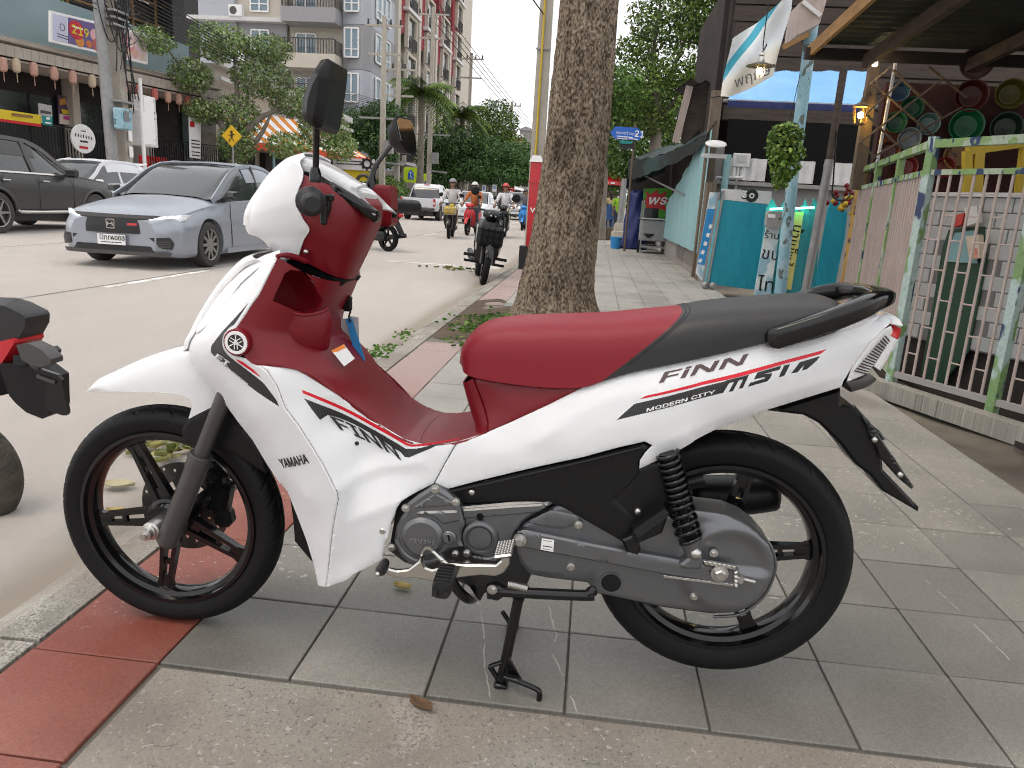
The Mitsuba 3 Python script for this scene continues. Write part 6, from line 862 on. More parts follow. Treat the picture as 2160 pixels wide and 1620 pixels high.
for z, w in ((0, .36), (.3, .33), (.7, .29), (1.1, .24), (1.45, .22), (1.5, .05)): G.append([(1.04 + w * math.cos(a) * (1 + .1 * math.sin(3 * a + z * 5)), 20.6 + w * .9 * math.sin(a) * (1 + .08 * math.sin(5 * a - z * 7)), z + .03 * math.sin(4 * a)) for a in np.linspace(0, 2 * np.pi, 40, endpoint=False)])
part(nc, 'cloth', grid(spline(np.array(G).reshape(6, -1), 5).reshape(-1, 40, 3), True, True), 'navy_tarp', True)
sg = thing('green_sign', 'green and red sign panel with slanted lettering at the back of the stall', 'sign'); pm('sign_green', (.07, .30, .03), .5); sp = [(1.122,1.543),(1.819,1.604),(1.78,.862),(1.147,.801)]; part(sg, 'panel', slabs(sp, 19.6, .03), 'sign_green')
stq = [(q if k % 2 == 0 else ((q[0] + c_[0]) * .5 + .0, (q[1] + c_[1]) * .5)) for c_ in [[(1.43,1.248)][0]] for k, q in enumerate([(1.17,1.499),(1.291,1.471),(1.448,1.537),(1.527,1.449),(1.706,1.528),(1.653,1.364),(1.779,1.279),(1.672,1.181),(1.761,1.001),(1.569,1.036),(1.445,.866),(1.337,1),(1.177,.944),(1.209,1.108),(1.125,1.243),(1.208,1.351)])]
part(sg, 'burst', slabs(Polygon([(1.147,1.497),(1.296,1.414),(1.448,1.537),(1.507,1.414),(1.707,1.517),(1.641,1.364),(1.779,1.279),(1.659,1.192),(1.758,1.024),(1.564,1.082),(1.443,.89),(1.344,1.047),(1.175,.967),(1.23,1.133),(1.125,1.243),(1.22,1.352)]), 19.565, .004), 'red_gloss'); part(sg, 'lettering', text('ws', .22, (X3([(1.225,1.179)][0], 19.555), (1, 0, .04), (.25, 0, 1), (0, -1, 0)), .004, True, .48), 'white_print')
ca_ = thing('food_cart', 'grey metal food cart loaded with pots under the green sign', 'cart'); q = [(1.669,20.564)][0]; cx_, cy_ = 1.42, 19.2
part(ca_, 'body', box((cx_, cy_, .55), (.62, .9, .5), bev=.02), 'galvanized'); part(ca_, 'top', box((cx_, cy_, .83), (.70, 1.0, .03)), 'steel'); part(ca_, 'lower_shelf', box((cx_, cy_, .16), (.6, .9, .04)), 'galvanized')
for s in (-1, 1):
    part(ca_, 'wheel', lathe([(.12, .02), (.15, .02), (.155, 0), (.15, -.02), (.12, -.02)], (cx_ + s * .34, cy_ - .3, .155), (1, 0, 0), 24, True), 'tyre_rubber', 40)
    for t in (-1, 1): part(ca_, 'leg', bar((cx_ + s * .3, cy_ + t * .42, .02), (cx_ + s * .3, cy_ + t * .42, 1.25), .03, .03), 'galvanized')
part(ca_, 'pot', lathe([(0, 0), (.16, 0), (.17, .02), (.17, .22), (.18, .23), (.16, .23), (0, .2)], (cx_ - .1, cy_ - .2, .85), n=28), 'dark_engine', 40); part(ca_, 'pot', lathe([(0, 0), (.1, 0), (.11, .14), (.12, .15), (0, .15)], (cx_ + .18, cy_ - .25, .18), n=24), 'steel', 40); part(ca_, 'basin', lathe([(0, 0), (.14, 0), (.2, .12), (.21, .125), (.19, .12), (0, .02)], (cx_ - .12, cy_ - .3, .35), n=28), 'dark_engine', 40)
sb = thing('stall_interior', 'dark boarded back of the stall below the dark awning', 'wall'); part(sb, 'boards', box((1.95, 18.5, 1.3), (.1, 6.0, 2.4)), 'wall_dark'); part(sb, 'back', box((1.4, 21.6, 1.2), (1.2, .1, 2.2)), 'wall_dark')
# second trunk and crowns on the right
def tree(name, label, base, trunk, r, crowns, n, size, cols, seed, limbs=(), group=None, aspect=.45, droop=.15, flat=.5):
    t = thing(name, label, 'tree', group); b = np.asarray(base, float); part(t, 'trunk', limb([b + p for p in trunk], r, 12, .05, seed), 'bark_pale', True)
    for l in limbs: part(t, 'limb', limb([b + np.array(p) for p in l], [r[-1] * .75, .02], 8, .03, seed), 'bark_pale', True)
    c = np.array([k[:3] for k in crowns], float) + b; R = np.array([k[3:] if len(k) > 4 else (k[3],) * 3 for k in crowns], float); m, col = foliage('', c, R, n, size, cols, seed, flat, .55, aspect, droop); part(t, 'crown', m, 'leaf_two', color=col); return t
GR1 = [(.055, .13, .018), (.085, .17, .025), (.12, .20, .035), (.03, .075, .012)]; GR2 = [(.03, .085, .02), (.05, .12, .025), (.07, .14, .03), (.018, .05, .012)]; GR3 = [(.12, .2, .03), (.17, .25, .05), (.09, .16, .025), (.05, .10, .02)]
tree('tree', 'tall airy tree with pale forked trunk between the big trunk and the banner', (1.75, 27, 0), [(0, 0, 0), (.05, 0, 3), (-.1, .2, 5.5)], [.24, .2, .13], [(-.6, 0, 5.0, 1.2, 1.2, .9), (.5, .3, 5.6, 1.1, 1.1, .8), (1.6, 0, 5.2, 1.0, 1.0, .9), (.2, .3, 7.2, 1.5, 1.3, 1.0), (1.6, .4, 7.4, 1.4, 1.3, 1.2), (2.6, 0, 6.2, 1.2, 1.2, 1.2), (-.9, .3, 6.2, .8, .8, .5), (.9, 0, 8.6, 1.9, 1.5, 1.0), (2.8, .2, 8.3, 1.3, 1.3, 1.0), (-.5, 0, 3.9, .9, .9, .6), (-1.3, .2, 4.6, .6, .6, .4), (1.0, .2, 4.2, 1.1, 1.0, .7)], 26000, .15, GR3, 11,
     [[(-.05, .1, 4.2), (.5, .1, 6.0), (1.2, .1, 8.2)], [(-.05, .1, 4.6), (-.3, .1, 6.2), (-.2, 0, 8.4)], [(0, .1, 3.8), (.9, 0, 5.2), (1.9, .1, 6.8)], [(0, 0, 3.5), (-.6, .1, 4.6), (-1.2, .1, 5.6)]])
tree('tree', 'dense green tree behind the blue street sign', (.6, 36, 0), [(0, 0, 0), (0, 0, 2.5)], [.3, .22], [(-.2, 0, 4.0, 1.7, 1.4, 1.5), (1.5, 0, 3.5, 1.7, 1.4, 1.7), (3.2, .2, 3.6, 1.8, 1.4, 1.8), (.6, .5, 5.6, 1.6, 1.3, 1.1), (2.4, 0, 5.6, 1.8, 1.4, 1.2), (-.2, 0, 2.3, 1.2, 1.0, .9)], 24000, .17, GR1, 12)
tree('tree', 'slim dark trunk seen just right of the big trunk', (.05, 25, 0), [(0, 0, -.05), (.02, 0, 1.2), (-.02, 0, 3.2), (.1, .1, 4.6)], [.30, .23, .2, .15], [(-.3, 0, 3.4, .9, .8, 1.1), (.0, .3, 2.5, .6, .6, .5), (.2, 0, 4.6, 1.0, .9, .8)], 5200, .15, GR1, 13)
solo('planter_block', box((.42, 25.3, .2), (.5, .4, .42), bev=.02), 'wood_old', 'low dark block at the foot of the slim trunk', 'block')
for k, (q, y, lab) in enumerate((((.65, 36.0), 2.35, 'red parasol with white fringe lettering left of the dark awning'), ((1.6, 40.0), 2.3, 'second red parasol farther down the pavement'))):
    u_ = thing('parasol', lab, 'parasol'); part(u_, 'canopy', lathe([(0, .55), (.5, .42), (1.05, .05), (1.07, -.12), (1.05, -.12), (1.0, .03), (.5, .38), (0, .5)], (q[0] - .3, q[1], y - .2), n=8), 'red_gloss', 25); part(u_, 'fringe_text', [box((q[0] - .3 + .26 * j, q[1] - 1.02, y - .24), (.18, .02, .06)) for j in (-1, 0, 1)], 'white_print'); part(u_, 'pole', tube([(q[0] - .3, q[1], 0), (q[0] - .3, q[1], y + .3)], .02, 8), 'galvanized', 40)

# ---------------------------------------------------------------- left side: restaurant, poles, trees, apartment block
FO, FU, FN = np.array([-18.5, 23.4, 0]), np.array([.23345, .97237, 0]), np.array([.97237, -.23345, 0])
fl = lambda s, z, o=0.: FO + FU * s + FN * o + np.array([0, 0, z])
def fplate(q, o, t): return prism(Polygon(q), t, (fl(0, 0, o), FU, (0, 0, 1), FN))
pm('blue_wall', proc(lambda p, n, uv: mix((.17, .24, .26), (.25, .32, .34), fbm(p.x * .8, p.y * .8, p.z * .9, 4))), .7); pm('beige_wall', proc(lambda p, n, uv: mix((.38, .34, .29), (.48, .44, .39), fbm(p.x, p.y, p.z, 4))), .85); pm('roof_tile', proc(lambda p, n, uv: mix((.30, .27, .235), (.44, .40, .35), fbm(p.x * 2, p.y * 2, p.z * 2, 3))), .85)
pm('red_plastic_chair', (.55, .015, .02), .4); pm('yellow_sign', (.62, .48, .02), .5); pm('diamond_yellow', (.70, .42, .01), .5)
rs = thing('restaurant', 'blue grey restaurant with a tiled canopy hung with paper lanterns and a black railing', 'restaurant')
w_a, w_b = -3.2, 9.6
part(rs, 'upper_wall', prism(Polygon([(-4, 4.9), (9.2, 4.9), (9.2, 6.75), (6, 6.95), (-4, 7.25)]), .2, (fl(0, 0, -1.9), FU, (0, 0, 1), FN)), 'blue_wall'); part(rs, 'ground_floor_wall', hull([fl(s, z, o) for s in (-4, 9.4) for z in (0, 5.0) for o in (-2.3, -2.1)]), 'wall_dark'); part(rs, 'side_wall', hull([fl(s, z, o) for s in (9.2, 9.4) for z in (0, 6.8) for o in (-8, -1.75)]), 'blue_wall')
part(rs, 'soffit', hull([fl(s, 4.45, o) for s in (-4, 9.4) for o in (-.05, -2.2)] + [fl(s, 4.5, o) for s in (-4, 9.4) for o in (-.05, -2.2)]), 'beige_wall')
ft_ = mikit.ply(box((0, 0, 0), (.275, .05, .34), bev=.008), 'm_roof_tile'); rt_ = mikit.ply(trimesh.Trimesh(*[box((0, 0, 0), (.27, .46, .03), bev=.006).vertices, box((0, 0, 0), (.27, .46, .03), bev=.006).faces], process=False), 'm_roof_tile')
rot_ = math.degrees(math.atan2(FU[1], FU[0]))
for i in range(47):
    s = -3.9 + i * .283; part(rs, 'fascia_tile', ft_, None, xf=T().translate(fl(s, 4.71, .02).tolist()).rotate([0, 0, 1], rot_))
    for j in range(4): part(rs, 'roof_tile', rt_, None, xf=T().translate(fl(s, 4.93 + .115 * j, -.15 - .45 * j).tolist()).rotate([0, 0, 1], rot_).rotate([1, 0, 0], -15 - (j % 2)))
part(rs, 'roof_board', hull([fl(s, z, o) for s in (-4, 9.35) for z, o in ((4.84, 0), (5.30, -1.9), (4.6, -1.9), (4.6, 0))]), 'roof_tile')
for s0, s1, m in ((-4, -1.2, 'beige_wall'), (6.35, 7.0, 'beige_wall'), (3.3, 3.6, 'beige_wall')): part(rs, 'pillar', hull([fl(s, z, o) for s in (s0, s1) for z in (0, 4.45) for o in (-2.15, -1.6)]), m)
for s0, s1 in ((-.9, .55), (.75, 3.1), (3.8, 6.2)):
    part(rs, 'window', hull([fl(s, z, o) for s in (s0, s1) for z in (1.2, 3.75) for o in (-2.09, -2.06)]), 'car_glass'); 
    for s in (s0, (s0 + s1) / 2, s1): part(rs, 'window_bar', bar(fl(s, 1.2, -2.04), fl(s, 3.75, -2.04), .07, .05, (FN[0], FN[1], 0)), 'black_plastic')
part(rs, 'terrace', hull([fl(s, z, o) for s in (-4, 9.4) for z in (-.1, 1.0) for o in (-2.2, .25)]), 'plaster'); part(rs, 'upper_opening', prism(Polygon([(1.0, 6.9), (9.2, 6.7), (9.2, 9.5), (1.0, 9.5)]), .1, (fl(0, 0, -2.6), FU, (0, 0, 1), FN)), 'wall_dark'); part(rs, 'upper_pier', hull([fl(s, z, o) for s in (8.6, 9.3) for z in (6.6, 9.6) for o in (-2.6, -1.8)]), 'dark_engine')
part(rs, 'balcony_frame', [bar(fl(s, 6.8, -2.3), fl(s, 9.5, -2.3), .07, .07) for s in (2.2, 4.0, 5.6, 7.0, 8.2)] + [bar(fl(1, z, -2.3), fl(8.6, z - .1, -2.3), .06, .06) for z in (7.4, 8.2, 9.0)], 'wood_orange'); part(rs, 'balcony_greens', cat([foliage('', [fl(.6 + 1.3 * k, 7.2, -2.2) for k in range(3)], [.5, .6, .5], 900, .16, GR3, 21)[0]]), 'leaf_green', color=(.15, .22, .03))
for k in range(5): glow(numbered(f'{rs}__neon_tube'), bar(fl(3.4 + k * .9, 8.1 + .2 * (k % 2), -2.25), fl(4.2 + k * .9, 8.05 + .2 * (k % 2), -2.25), .05, .05), (1, .38, .03), 2.2)
part(rs, 'canopy', [bar(fl(6.2, 9.0, .2), fl(10.2, 8.9, .6), .05, .08), hull([fl(s, z, o) for s, z, o in ((5.8, 9.6, -2.2), (5.8, 9.65, -2.2), (10.2, 9.0, .6), (10.2, 9.05, .6), (10.2, 9.6, -2.2), (6.2, 9.0, .6))])], 'green_tarp')
for k in range(34):
    s = -1.0 + k * .118
    if s < 3.05: part(rs, 'railing_bar', bar(fl(s, 1.0, .28), fl(s, 2.55, .28), .03, .03), 'black_plastic')
for k in range(34): s = 4.9 + k * .125; part(rs, 'railing_bar', bar(fl(s, 1.0, .28), fl(s, 2.55, .28), .03, .03), 'black_plastic')
part(rs, 'railing_top', bar(fl(-1.2, 2.62, .28), fl(3.1, 2.62, .28), .06, .05), 'black_plastic'); part(rs, 'railing_top', bar(fl(4.8, 2.62, .28), fl(9.2, 2.62, .28), .06, .05), 'black_plastic')
lc_ = [((.52, .42, .31), 'cream'), ((.50, .30, .24), 'faded pink'), ((.46, .14, .12), 'red')]
for k, (q, c) in enumerate(zip([(-.465,4.275),(-.025,4.324),(0.571,4.314),(1.3,4.307),(1.998,4.302),(2.772,4.303),(3.362,4.253),(4.134,4.306),(4.808,4.291),(5.583,4.268),(6.253,4.259),(6.826,4.268),(7.313,4.244),(7.843,4.242),(8.391,4.24)], (1, 0, 1, 1, 1, 0, 2, 2, 2, 2, 1, 1, 2, 2, 2))):
    nth = ('first', 'second', 'third', 'fourth', 'fifth', 'sixth', 'seventh', 'eighth', 'ninth', 'tenth', 'eleventh', 'twelfth', 'thirteenth', 'fourteenth', 'last')[k]
    l = thing('paper_lantern', f'{lc_[c][1]} paper lantern, {nth} from the left under the tiled canopy', 'lantern', 'paper lanterns under the restaurant canopy'); o = fl(q[0], q[1], -.02); part(l, 'shade', lathe([(.02, -.22), (.07, -.21), (.115, -.16), (.13, 0), (.115, .16), (.07, .21), (.02, .22)], o, n=14), 'cloth_vc', 50, color=lc_[c][0]); part(l, 'tassel', tube([o + [0, 0, -.2], o + [0, 0, -.5]], .012, 5), 'cloth_vc', color=lc_[c][0]); part(l, 'cord', tube([o + [0, 0, .2], o + [0, 0, .45]], .008, 5), 'black_plastic')
# signs and posters on it
q = [(1.351,6.239),(5.392,6.368),(5.312,5.292),(1.256,5.274),(1.892,6.25),(1.8,5.28),(2.621,6.239),(2.535,5.289),(3.937,6.253),(3.858,5.29)]; bl = thing('billboard', 'long white framed menu billboard on the blue grey upper wall', 'billboard'); OB = .0
part(bl, 'frame', fplate([q[0], q[1], q[2], q[3]], -.10, .09), 'white_print'); ins = lambda a, b, c, d, o, m, n, color=None: part(bl, n, fplate([a, b, c, d], o, .012), m, color=color)
L4 = lambda a, b, t: (a[0] + (b[0] - a[0]) * t, a[1] + (b[1] - a[1]) * t)
A0, A1, B0, B1 = L4(q[0], q[3], .08), L4(q[0], q[3], .92), L4(q[1], q[2], .08), L4(q[1], q[2], .92); at_ = lambda u, v: L4(L4(A0, B0, u), L4(A1, B1, u), v)
ins(at_(.02, 0), at_(.15, 0), at_(.15, 1), at_(.02, 1), -.008, 'vc_matte', 'pale_panel', (.50, .52, .66)); ins(at_(.16, 0), at_(.58, 0), at_(.58, 1), at_(.16, 1), -.008, 'vc_matte', 'purple_panel', (.13, .10, .24)); ins(at_(.60, 0), at_(.985, 0), at_(.985, 1), at_(.60, 1), -.008, 'vc_matte', 'pink_panel', (.62, .50, .52))
def spot(u, v, r, c, n, o=.006, sx=1.): m = fplate([(at_(u, v)[0] + sx * r * math.cos(t), at_(u, v)[1] + r * math.sin(t)) for t in np.linspace(0, 2 * np.pi, 18)[:-1]], o, .006); return part(bl, n, m, 'vc_matte', color=c)
spot(.235, .42, .30, (.45, .03, .05), 'red_disc'); o = at_(.185, .56); part(bl, 'price', text('219', .27, (fl(o[0], o[1], .014), FU * 1.0 + np.array([0, 0, -.055]), (0, 0, 1), FN), .004, True), 'yellow_sign', 0, '219 in yellow figures'); o = at_(.205, .30); part(bl, 'price_line', bar(fl(o[0], o[1], .015), fl(o[0] + .36, o[1] - .03, .015), .005, .06), 'white_print')
for u, v, r, c in ((.42, .45, .20, (.62, .36, .38)), (.45, .35, .12, (.7, .5, .5)), (.51, .55, .17, (.62, .46, .10)), (.53, .7, .20, (.55, .22, .16)), (.44, .80, .20, (.40, .10, .09)), (.27, .83, .17, (.55, .22, .05)), (.36, .84, .12, (.5, .16, .05)), (.67, .30, .20, (.55, .03, .28)), (.665, .55, .15, (.60, .06, .30)), (.78, .45, .26, (.58, .22, .25)), (.80, .42, .15, (.68, .55, .52)), (.76, .75, .20, (.66, .50, .38)), (.85, .78, .16, (.60, .35, .30)), (.93, .85, .10, (.6, .48, .35))): spot(u, v, r, c, 'food_print', .004 + .003 * u)
o = at_(.045, .45); part(bl, 'crest', [text('O', .22, (fl(o[0] + .12, o[1] - .1, .006), FU, (0, 0, 1), FN), .003), *[bar(fl(o[0] + .02, o[1] - .22 - .08 * k, .007), fl(o[0] + .42, o[1] - .25 - .08 * k, .007), .004, .03) for k in range(2)]], 'dark_grey_metal')
def poster(name, label, px_, o, parts_, cat_='poster'):
    k = thing(name, label, cat_); 
    for n, q, oo, m, c in parts_: part(k, n, fplate(q, o + oo, .02), m, color=c)
    return k
RW = [(2.924,3.727),(3.602,3.656),(3.549,2.868),(2.877,2.844)]
P2 = lambda q: [(s - 0, z) for s, z in q]
poster('poster', 'tall colourful food poster in the dark restaurant window', None, -1.9, [('sheet', P2([(2.936,3.858),(3.617,3.823),(3.544,2.817),(2.877,2.844)]), 0, 'vc_matte', (.10, .05, .10)), ('print', P2([(2.931,3.21),(3.538,3.184),(3.527,2.849),(2.898,2.863)]), .03, 'vc_matte', (.60, .50, .45)), ('print', P2([(3.025,3.384),(3.494,3.361),(3.462,3.224),(3.029,3.222)]), .04, 'vc_matte', (.62, .45, .03)), ('print', P2([(3.082,3.162),(3.375,3.148),(3.384,3.033),(3.069,3.03)]), .05, 'vc_matte', (.45, .05, .22)), ('print', P2([(2.959,3.7),(3.222,3.817),(3.238,3.575),(2.96,3.506)]), .04, 'vc_matte', (.45, .22, .05)), ('print', P2([(3.26,3.806),(3.456,3.801),(3.425,3.468),(3.248,3.478)]), .04, 'vc_matte', (.40, .30, .42))])
poster('poster', 'pale printed sheet behind the yellow banner on the beige pillar', None, -1.55, [('sheet', P2([(1.853,3.442),(2.379,3.417),(2.336,2.791),(1.824,2.797)]), 0, 'white_board', None), ('print', P2([(1.92,3.217),(2.302,3.201),(2.294,3.121),(1.91,3.122)]), .03, 'dark_grey_metal', None)])
poster('banner', 'yellow banner strip with red edge at the far left of the railing', None, .35, [('strip', P2([(-1.464,2.915),(0.366,2.891),(0.355,2.614),(-1.496,2.628)]), 0, 'yellow_sign', None), ('edge', P2([(-1.496,2.628),(0.355,2.614),(0.346,2.525),(-1.505,2.546)]), .01, 'red_gloss', None), ('lettering', P2([(-.635,2.841),(0.064,2.841),(0.056,2.768),(-.644,2.756)]), .03, 'wood_orange', None)], 'banner')
poster('sign', 'small green sign with white figure beside the yellow banner', None, .4, [('plate', P2([(0.383,2.893),(0.737,2.877),(0.709,2.594),(0.37,2.601)]), 0, 'sign_teal', None), ('figure', P2([(0.496,2.848),(0.632,2.85),(0.607,2.774),(0.506,2.777)]), .03, 'white_print', None), ('figure', P2([(0.447,2.697),(0.65,2.69),(0.646,2.646),(0.443,2.653)]), .03, 'white_print', None)], 'sign')
poster('sign', 'white board standing on the terrace with lines of small print', None, .35, [('board', P2([(6.905,3.602),(7.564,3.587),(7.475,2.036),(6.862,2.049)]), 0, 'white_print', None), ('logo', P2([(6.947,3.444),(7.182,3.434),(7.171,3.251),(6.935,3.244)]), .03, 'red_gloss', None)] + [('line', P2(W_((-18.1,23.3,76.5),"%s" )) if 0 else [(a, z), (b, z - .005), (b, z - .045), (a, z - .04)], .03, 'dark_grey_metal', None) for a, b, z in [([(6.973,3.011)][0][0], [(7.426,3.056)][0][0], z) for z in (2.75, 2.62, 2.49, 2.3, 2.17)]], 'sign')
poster('poster', 'large grey poster with a dark bowl left of the street tree', None, .0, [('sheet', P2([(8.079,4.087),(8.891,4.077),(8.844,3.188),(8.054,3.185)]), 0, 'wall_grey', None), ('bowl', P2([(8.164,3.649),(8.725,3.656),(8.602,3.47),(8.319,3.459)]), .03, 'dark_print', None), ('greens', P2([(8.229,3.826),(8.706,3.826),(8.699,3.691),(8.192,3.671)]), .03, 'green_board', None)])
rd_ = thing('round_sign', 'round white shop sign with awning drawing on the black railing', 'sign'); q = [(1.897,2.301)][0]; part(rd_, 'disc', lathe([(0, .05), (.47, .05), (.48, .03), (.48, 0), (0, 0)], fl(q[0], q[1], .34), FN, 40), 'white_print', 40)
part(rd_, 'drawing', [bar(fl(q[0] - .3 + .1 * k, q[1] + .16 - .01 * k, .395), fl(q[0] - .32 + .106 * k, q[1] + .06 - .01 * k, .395), .005, .035) for k in range(7)] + [bar(fl(q[0] - .15, q[1] - .08, .395), fl(q[0] + .15, q[1] - .09, .395), .005, .06), bar(fl(q[0] - .1, q[1] + .26, .395), fl(q[0] + .1, q[1] + .255, .395), .005, .03)], 'dark_print'); part(rd_, 'red_lettering', [bar(fl(q[0] - .2, q[1] - .28, .395), fl(q[0] + .14, q[1] - .29, .395), .005, .09)], 'red_gloss')
for k, (px_, lab) in enumerate((([(5.398,1.7)][0], 'red plastic chair left of the pair on the terrace'), ([(5.858,1.729)][0], 'red plastic chair in the middle of the terrace'), ([(6.358,1.761)][0], 'red plastic chair with a white cloth on it'))):
    ch = thing('chair', lab, 'chair', 'red plastic chairs on the terrace'); s, z = px_[0], 1.0; part(ch, 'seat', hull([fl(s + a, z + .45 + c, -.3 + b) for a in (-.25, .25) for b in (-.25, .25) for c in (0, .04)]), 'red_plastic_chair'); part(ch, 'backrest', [hull([fl(s + a, z + zz, -.55 + b) for a in (-.24, .24) for zz in (.8, .98) for b in (0, .03)]), *[bar(fl(s + a, z + .45, -.53), fl(s + a, z + .85, -.54), .05, .03) for a in (-.22, -.11, 0, .11, .22)]], 'red_plastic_chair')
    for a in (-.22, .22):
        for b in (-.5, -.1): part(ch, 'leg', bar(fl(s + a, z, b), fl(s + a, z + .46, b), .05, .05), 'red_plastic_chair')
    part(ch, 'arm', [bar(fl(s + a, z + .68, -.55), fl(s + a, z + .66, -.08), .06, .04) for a in (-.26, .26)] + [bar(fl(s + a, z + .45, -.1), fl(s + a, z + .66, -.1), .05, .04) for a in (-.26, .26)], 'red_plastic_chair')
    if k == 2: part(ch, 'cloth', hull([fl(s + a, z + zz, -.08 + b) for a in (-.2, .2) for zz in (.3, .62) for b in (0, .05)]), 'white_print')
# poles with meter boxes and cables in front of the restaurant
pm('cable_black', (.015, .015, .016), .5)
def pole(name, label, x, y, r0, r1, h, m, sq=False, lean=(0, 0)):
    k = thing(name, label, 'utility pole'); part(k, 'post', hull([(x + i * (r0 if z == 0 else r1) + (lean[0] if z else 0), y + j * (r0 if z == 0 else r1), z - .1) for i in (-1, 1) for j in (-1, 1) for z in (0, h)]) if sq else tube([(x, y, -.1), (x + lean[0], y, h)], [r0, r1], 14), m, 40); return k
bx = -15.2; pq = [(23.389,2.172),(23.587,2.188),(24.151,2.233),(23.079,2.854),(24.483,3.419),(24.409,2.701)]
mp = pole('utility_pole', 'pair of concrete utility poles carrying a meter box and bundled cables', bx, pq[1][0] + .05, .17, .14, 12, 'concrete_pole', True, (-.25, 0)); part(mp, 'round_post', tube([(bx - .1, pq[0][0] - .25, -.1), (bx - .35, pq[0][0] - .30, 12)], [.19, .15], 14), 'galvanized', 40)
m0 = np.array([bx + .30, pq[3][0] + .05, pq[3][1]]); part(mp, 'meter_box', box(m0, (.3, .55, .62), bev=.03), 'pole_blue'); part(mp, 'meter_window', box(m0 + [.155, -.06, .08], (.02, .26, .30)), 'car_glass'); part(mp, 'band', [box((bx + .02, pq[1][0] - .1, z), (.45, .75, .06)) for z in (3.4, 5.6, 5.8, 6.0)], 'galvanized'); part(mp, 'notice', [box((bx + .19, pq[1][0] + .05, z), (.01, .2, .34)) for z in (1.9, 2.4)], 'white_print')
pole('signal_pole', 'thin white pole right of the concrete pair', bx + .3, pq[2][0], .06, .06, 4.2, 'white_print')
for (q, hh_, w, lab) in ((pq[4], .62, .75, 'white air conditioner unit on the pole frame'), (pq[5], 1.15, .95, 'tall grey white switch cabinet below the air conditioner unit')):
    u_ = thing('cabinet', lab, 'cabinet'); part(u_, 'case', box((bx + .1, q[0] + .15, q[1]), (.4, w, hh_), bev=.03), 'white_board'); part(u_, 'door', box((bx + .305, q[0] + .1, q[1]), (.012, w * .75, hh_ * .85)), 'white_print'); part(u_, 'hinge', [box((bx + .315, q[0] + .1 + w * .36, q[1] + z * hh_), (.02, .03, .06)) for z in (-.3, .3)], 'galvanized')
cb_ = np.random.default_rng(4)
def cables(name, label, A_, B_, sags, r=.012, n=24):
    k = thing(name, label, 'cables')
    for a, b, sg in zip(A_, B_, sags): a, b = np.array(a, float), np.array(b, float); t = np.linspace(0, 1, n)[:, None]; part(k, 'cable', tube(a + (b - a) * t - np.array([0, 0, 1]) * 4 * sg * t * (1 - t), r, 5, False), 'cable_black')
    return k
py = pq[1][0]
cables('cable_loops', 'tangled black cable loops hanging on the concrete pole pair', [(bx + cb_.uniform(-.2, .3), py + cb_.uniform(-1.6, .2), cb_.uniform(5.6, 7.6)) for _ in range(15)], [(bx + cb_.uniform(-.2, .3), py + cb_.uniform(-.2, 1.8), cb_.uniform(5.2, 7.4)) for _ in range(15)], cb_.uniform(.2, 1.1, 15), .016)
cables('cable_loops', 'black cables running down the concrete pole pair', [(bx + .1 + cb_.uniform(-.2, .3), py + cb_.uniform(-.45, .5), 6.6) for _ in range(10)], [(bx + .1 + cb_.uniform(-.2, .3), py + cb_.uniform(-.5, .5), cb_.uniform(3.0, 4.4)) for _ in range(10)], cb_.uniform(-.1, .1, 10), .018)
cables('overhead_cables', 'bundle of overhead cables running up the left side of the road', [(bx - .2, py, 6.2 + .13 * k) for k in range(9)], [(-13.8, 58, 6.3 + .16 * k) for k in range(9)], [.5 + .05 * k for k in range(9)], .016, 40)
cables('overhead_cables', 'overhead cables running towards the viewer from the concrete pole pair', [(bx - .2, py, 6.0 + .15 * k) for k in range(7)], [(-15.6, -8, 6.4 + .17 * k) for k in range(7)], [.6 + .1 * k for k in range(7)], .014, 40)
cables('overhead_cables', 'high power lines along the row of far poles', [(-12.6, 58, 13.2 + .5 * k) for k in range(4)], [(-10.0, 190, 12.5 + .5 * k) for k in range(4)], [1.0] * 4, .03, 60)
cables('overhead_cables', 'grey cables crossing in front of the trees towards the brown roof', [(2.0, 22 + .2 * k, 3.55 + .06 * k) for k in range(6)], [(1.75, 13.2, 3.1 + .10 * k) for k in range(6)], [.12 + .02 * k for k in range(6)], .014, 20)
cables('overhead_cables', 'single wires from the utility pole by the big trunk', [(-1.3, 16, 5.4), (-1.3, 16, 4.6), (-1.3, 16, 6.2)], [(-5.5, 6, 9.5), (-4.5, 5, 7.5), (3.5, 8, 5.2)], [.2, .2, .2], .014)
# far power poles with cross arms
for k, (x, y, h, lab) in enumerate(((-13.6, 47.7, 11.5, 'tall concrete power pole in front of the bay windows'), (-13.4, 50.5, 9.5, 'shorter concrete pole beside the tall one'), (-12.9, 58, 14.5, 'tall power pole with cross arms left of the round crowned palms'), (-12.4, 72, 14.0, 'power pole in the middle of the far row'), (-11.3, 96, 13.0, 'fourth power pole of the row up the road'), (-9.8, 125, 13.0, 'power pole before the green and white sign'), (-8.6, 165, 13.0, 'farthest power pole of the row'))):
    p = pole('power_pole', lab, x, y, .17, .12, h, 'concrete_pole', True); part(p, 'cross_arm', box((x, y, h - .6), (2.3, .1, .12)), 'concrete_pole'); part(p, 'cross_arm', box((x, y, h - 2.2), (2.0, .1, .12)), 'concrete_pole')
    for dx in (-1.0, -.4, .4, 1.0): part(p, 'insulator', lathe([(0, 0), (.06, 0), (.07, .1), (.05, .2), (.06, .3), (0, .3)], (x + dx, y, h - .55), n=8), 'dark_engine', 30)
    if k in (0, 2): part(p, 'bracket', [bar((x - 1.5, y, 5.6), (x + 1.5, y, 5.6), .1, .12), bar((x, y, 3.0), (x + 1.4, y, 2.9), .1, .12)], 'galvanized'); part(p, 'box', box((x + .5, y - .3, 3.9), (.5, .4, .8)), 'galvanized')
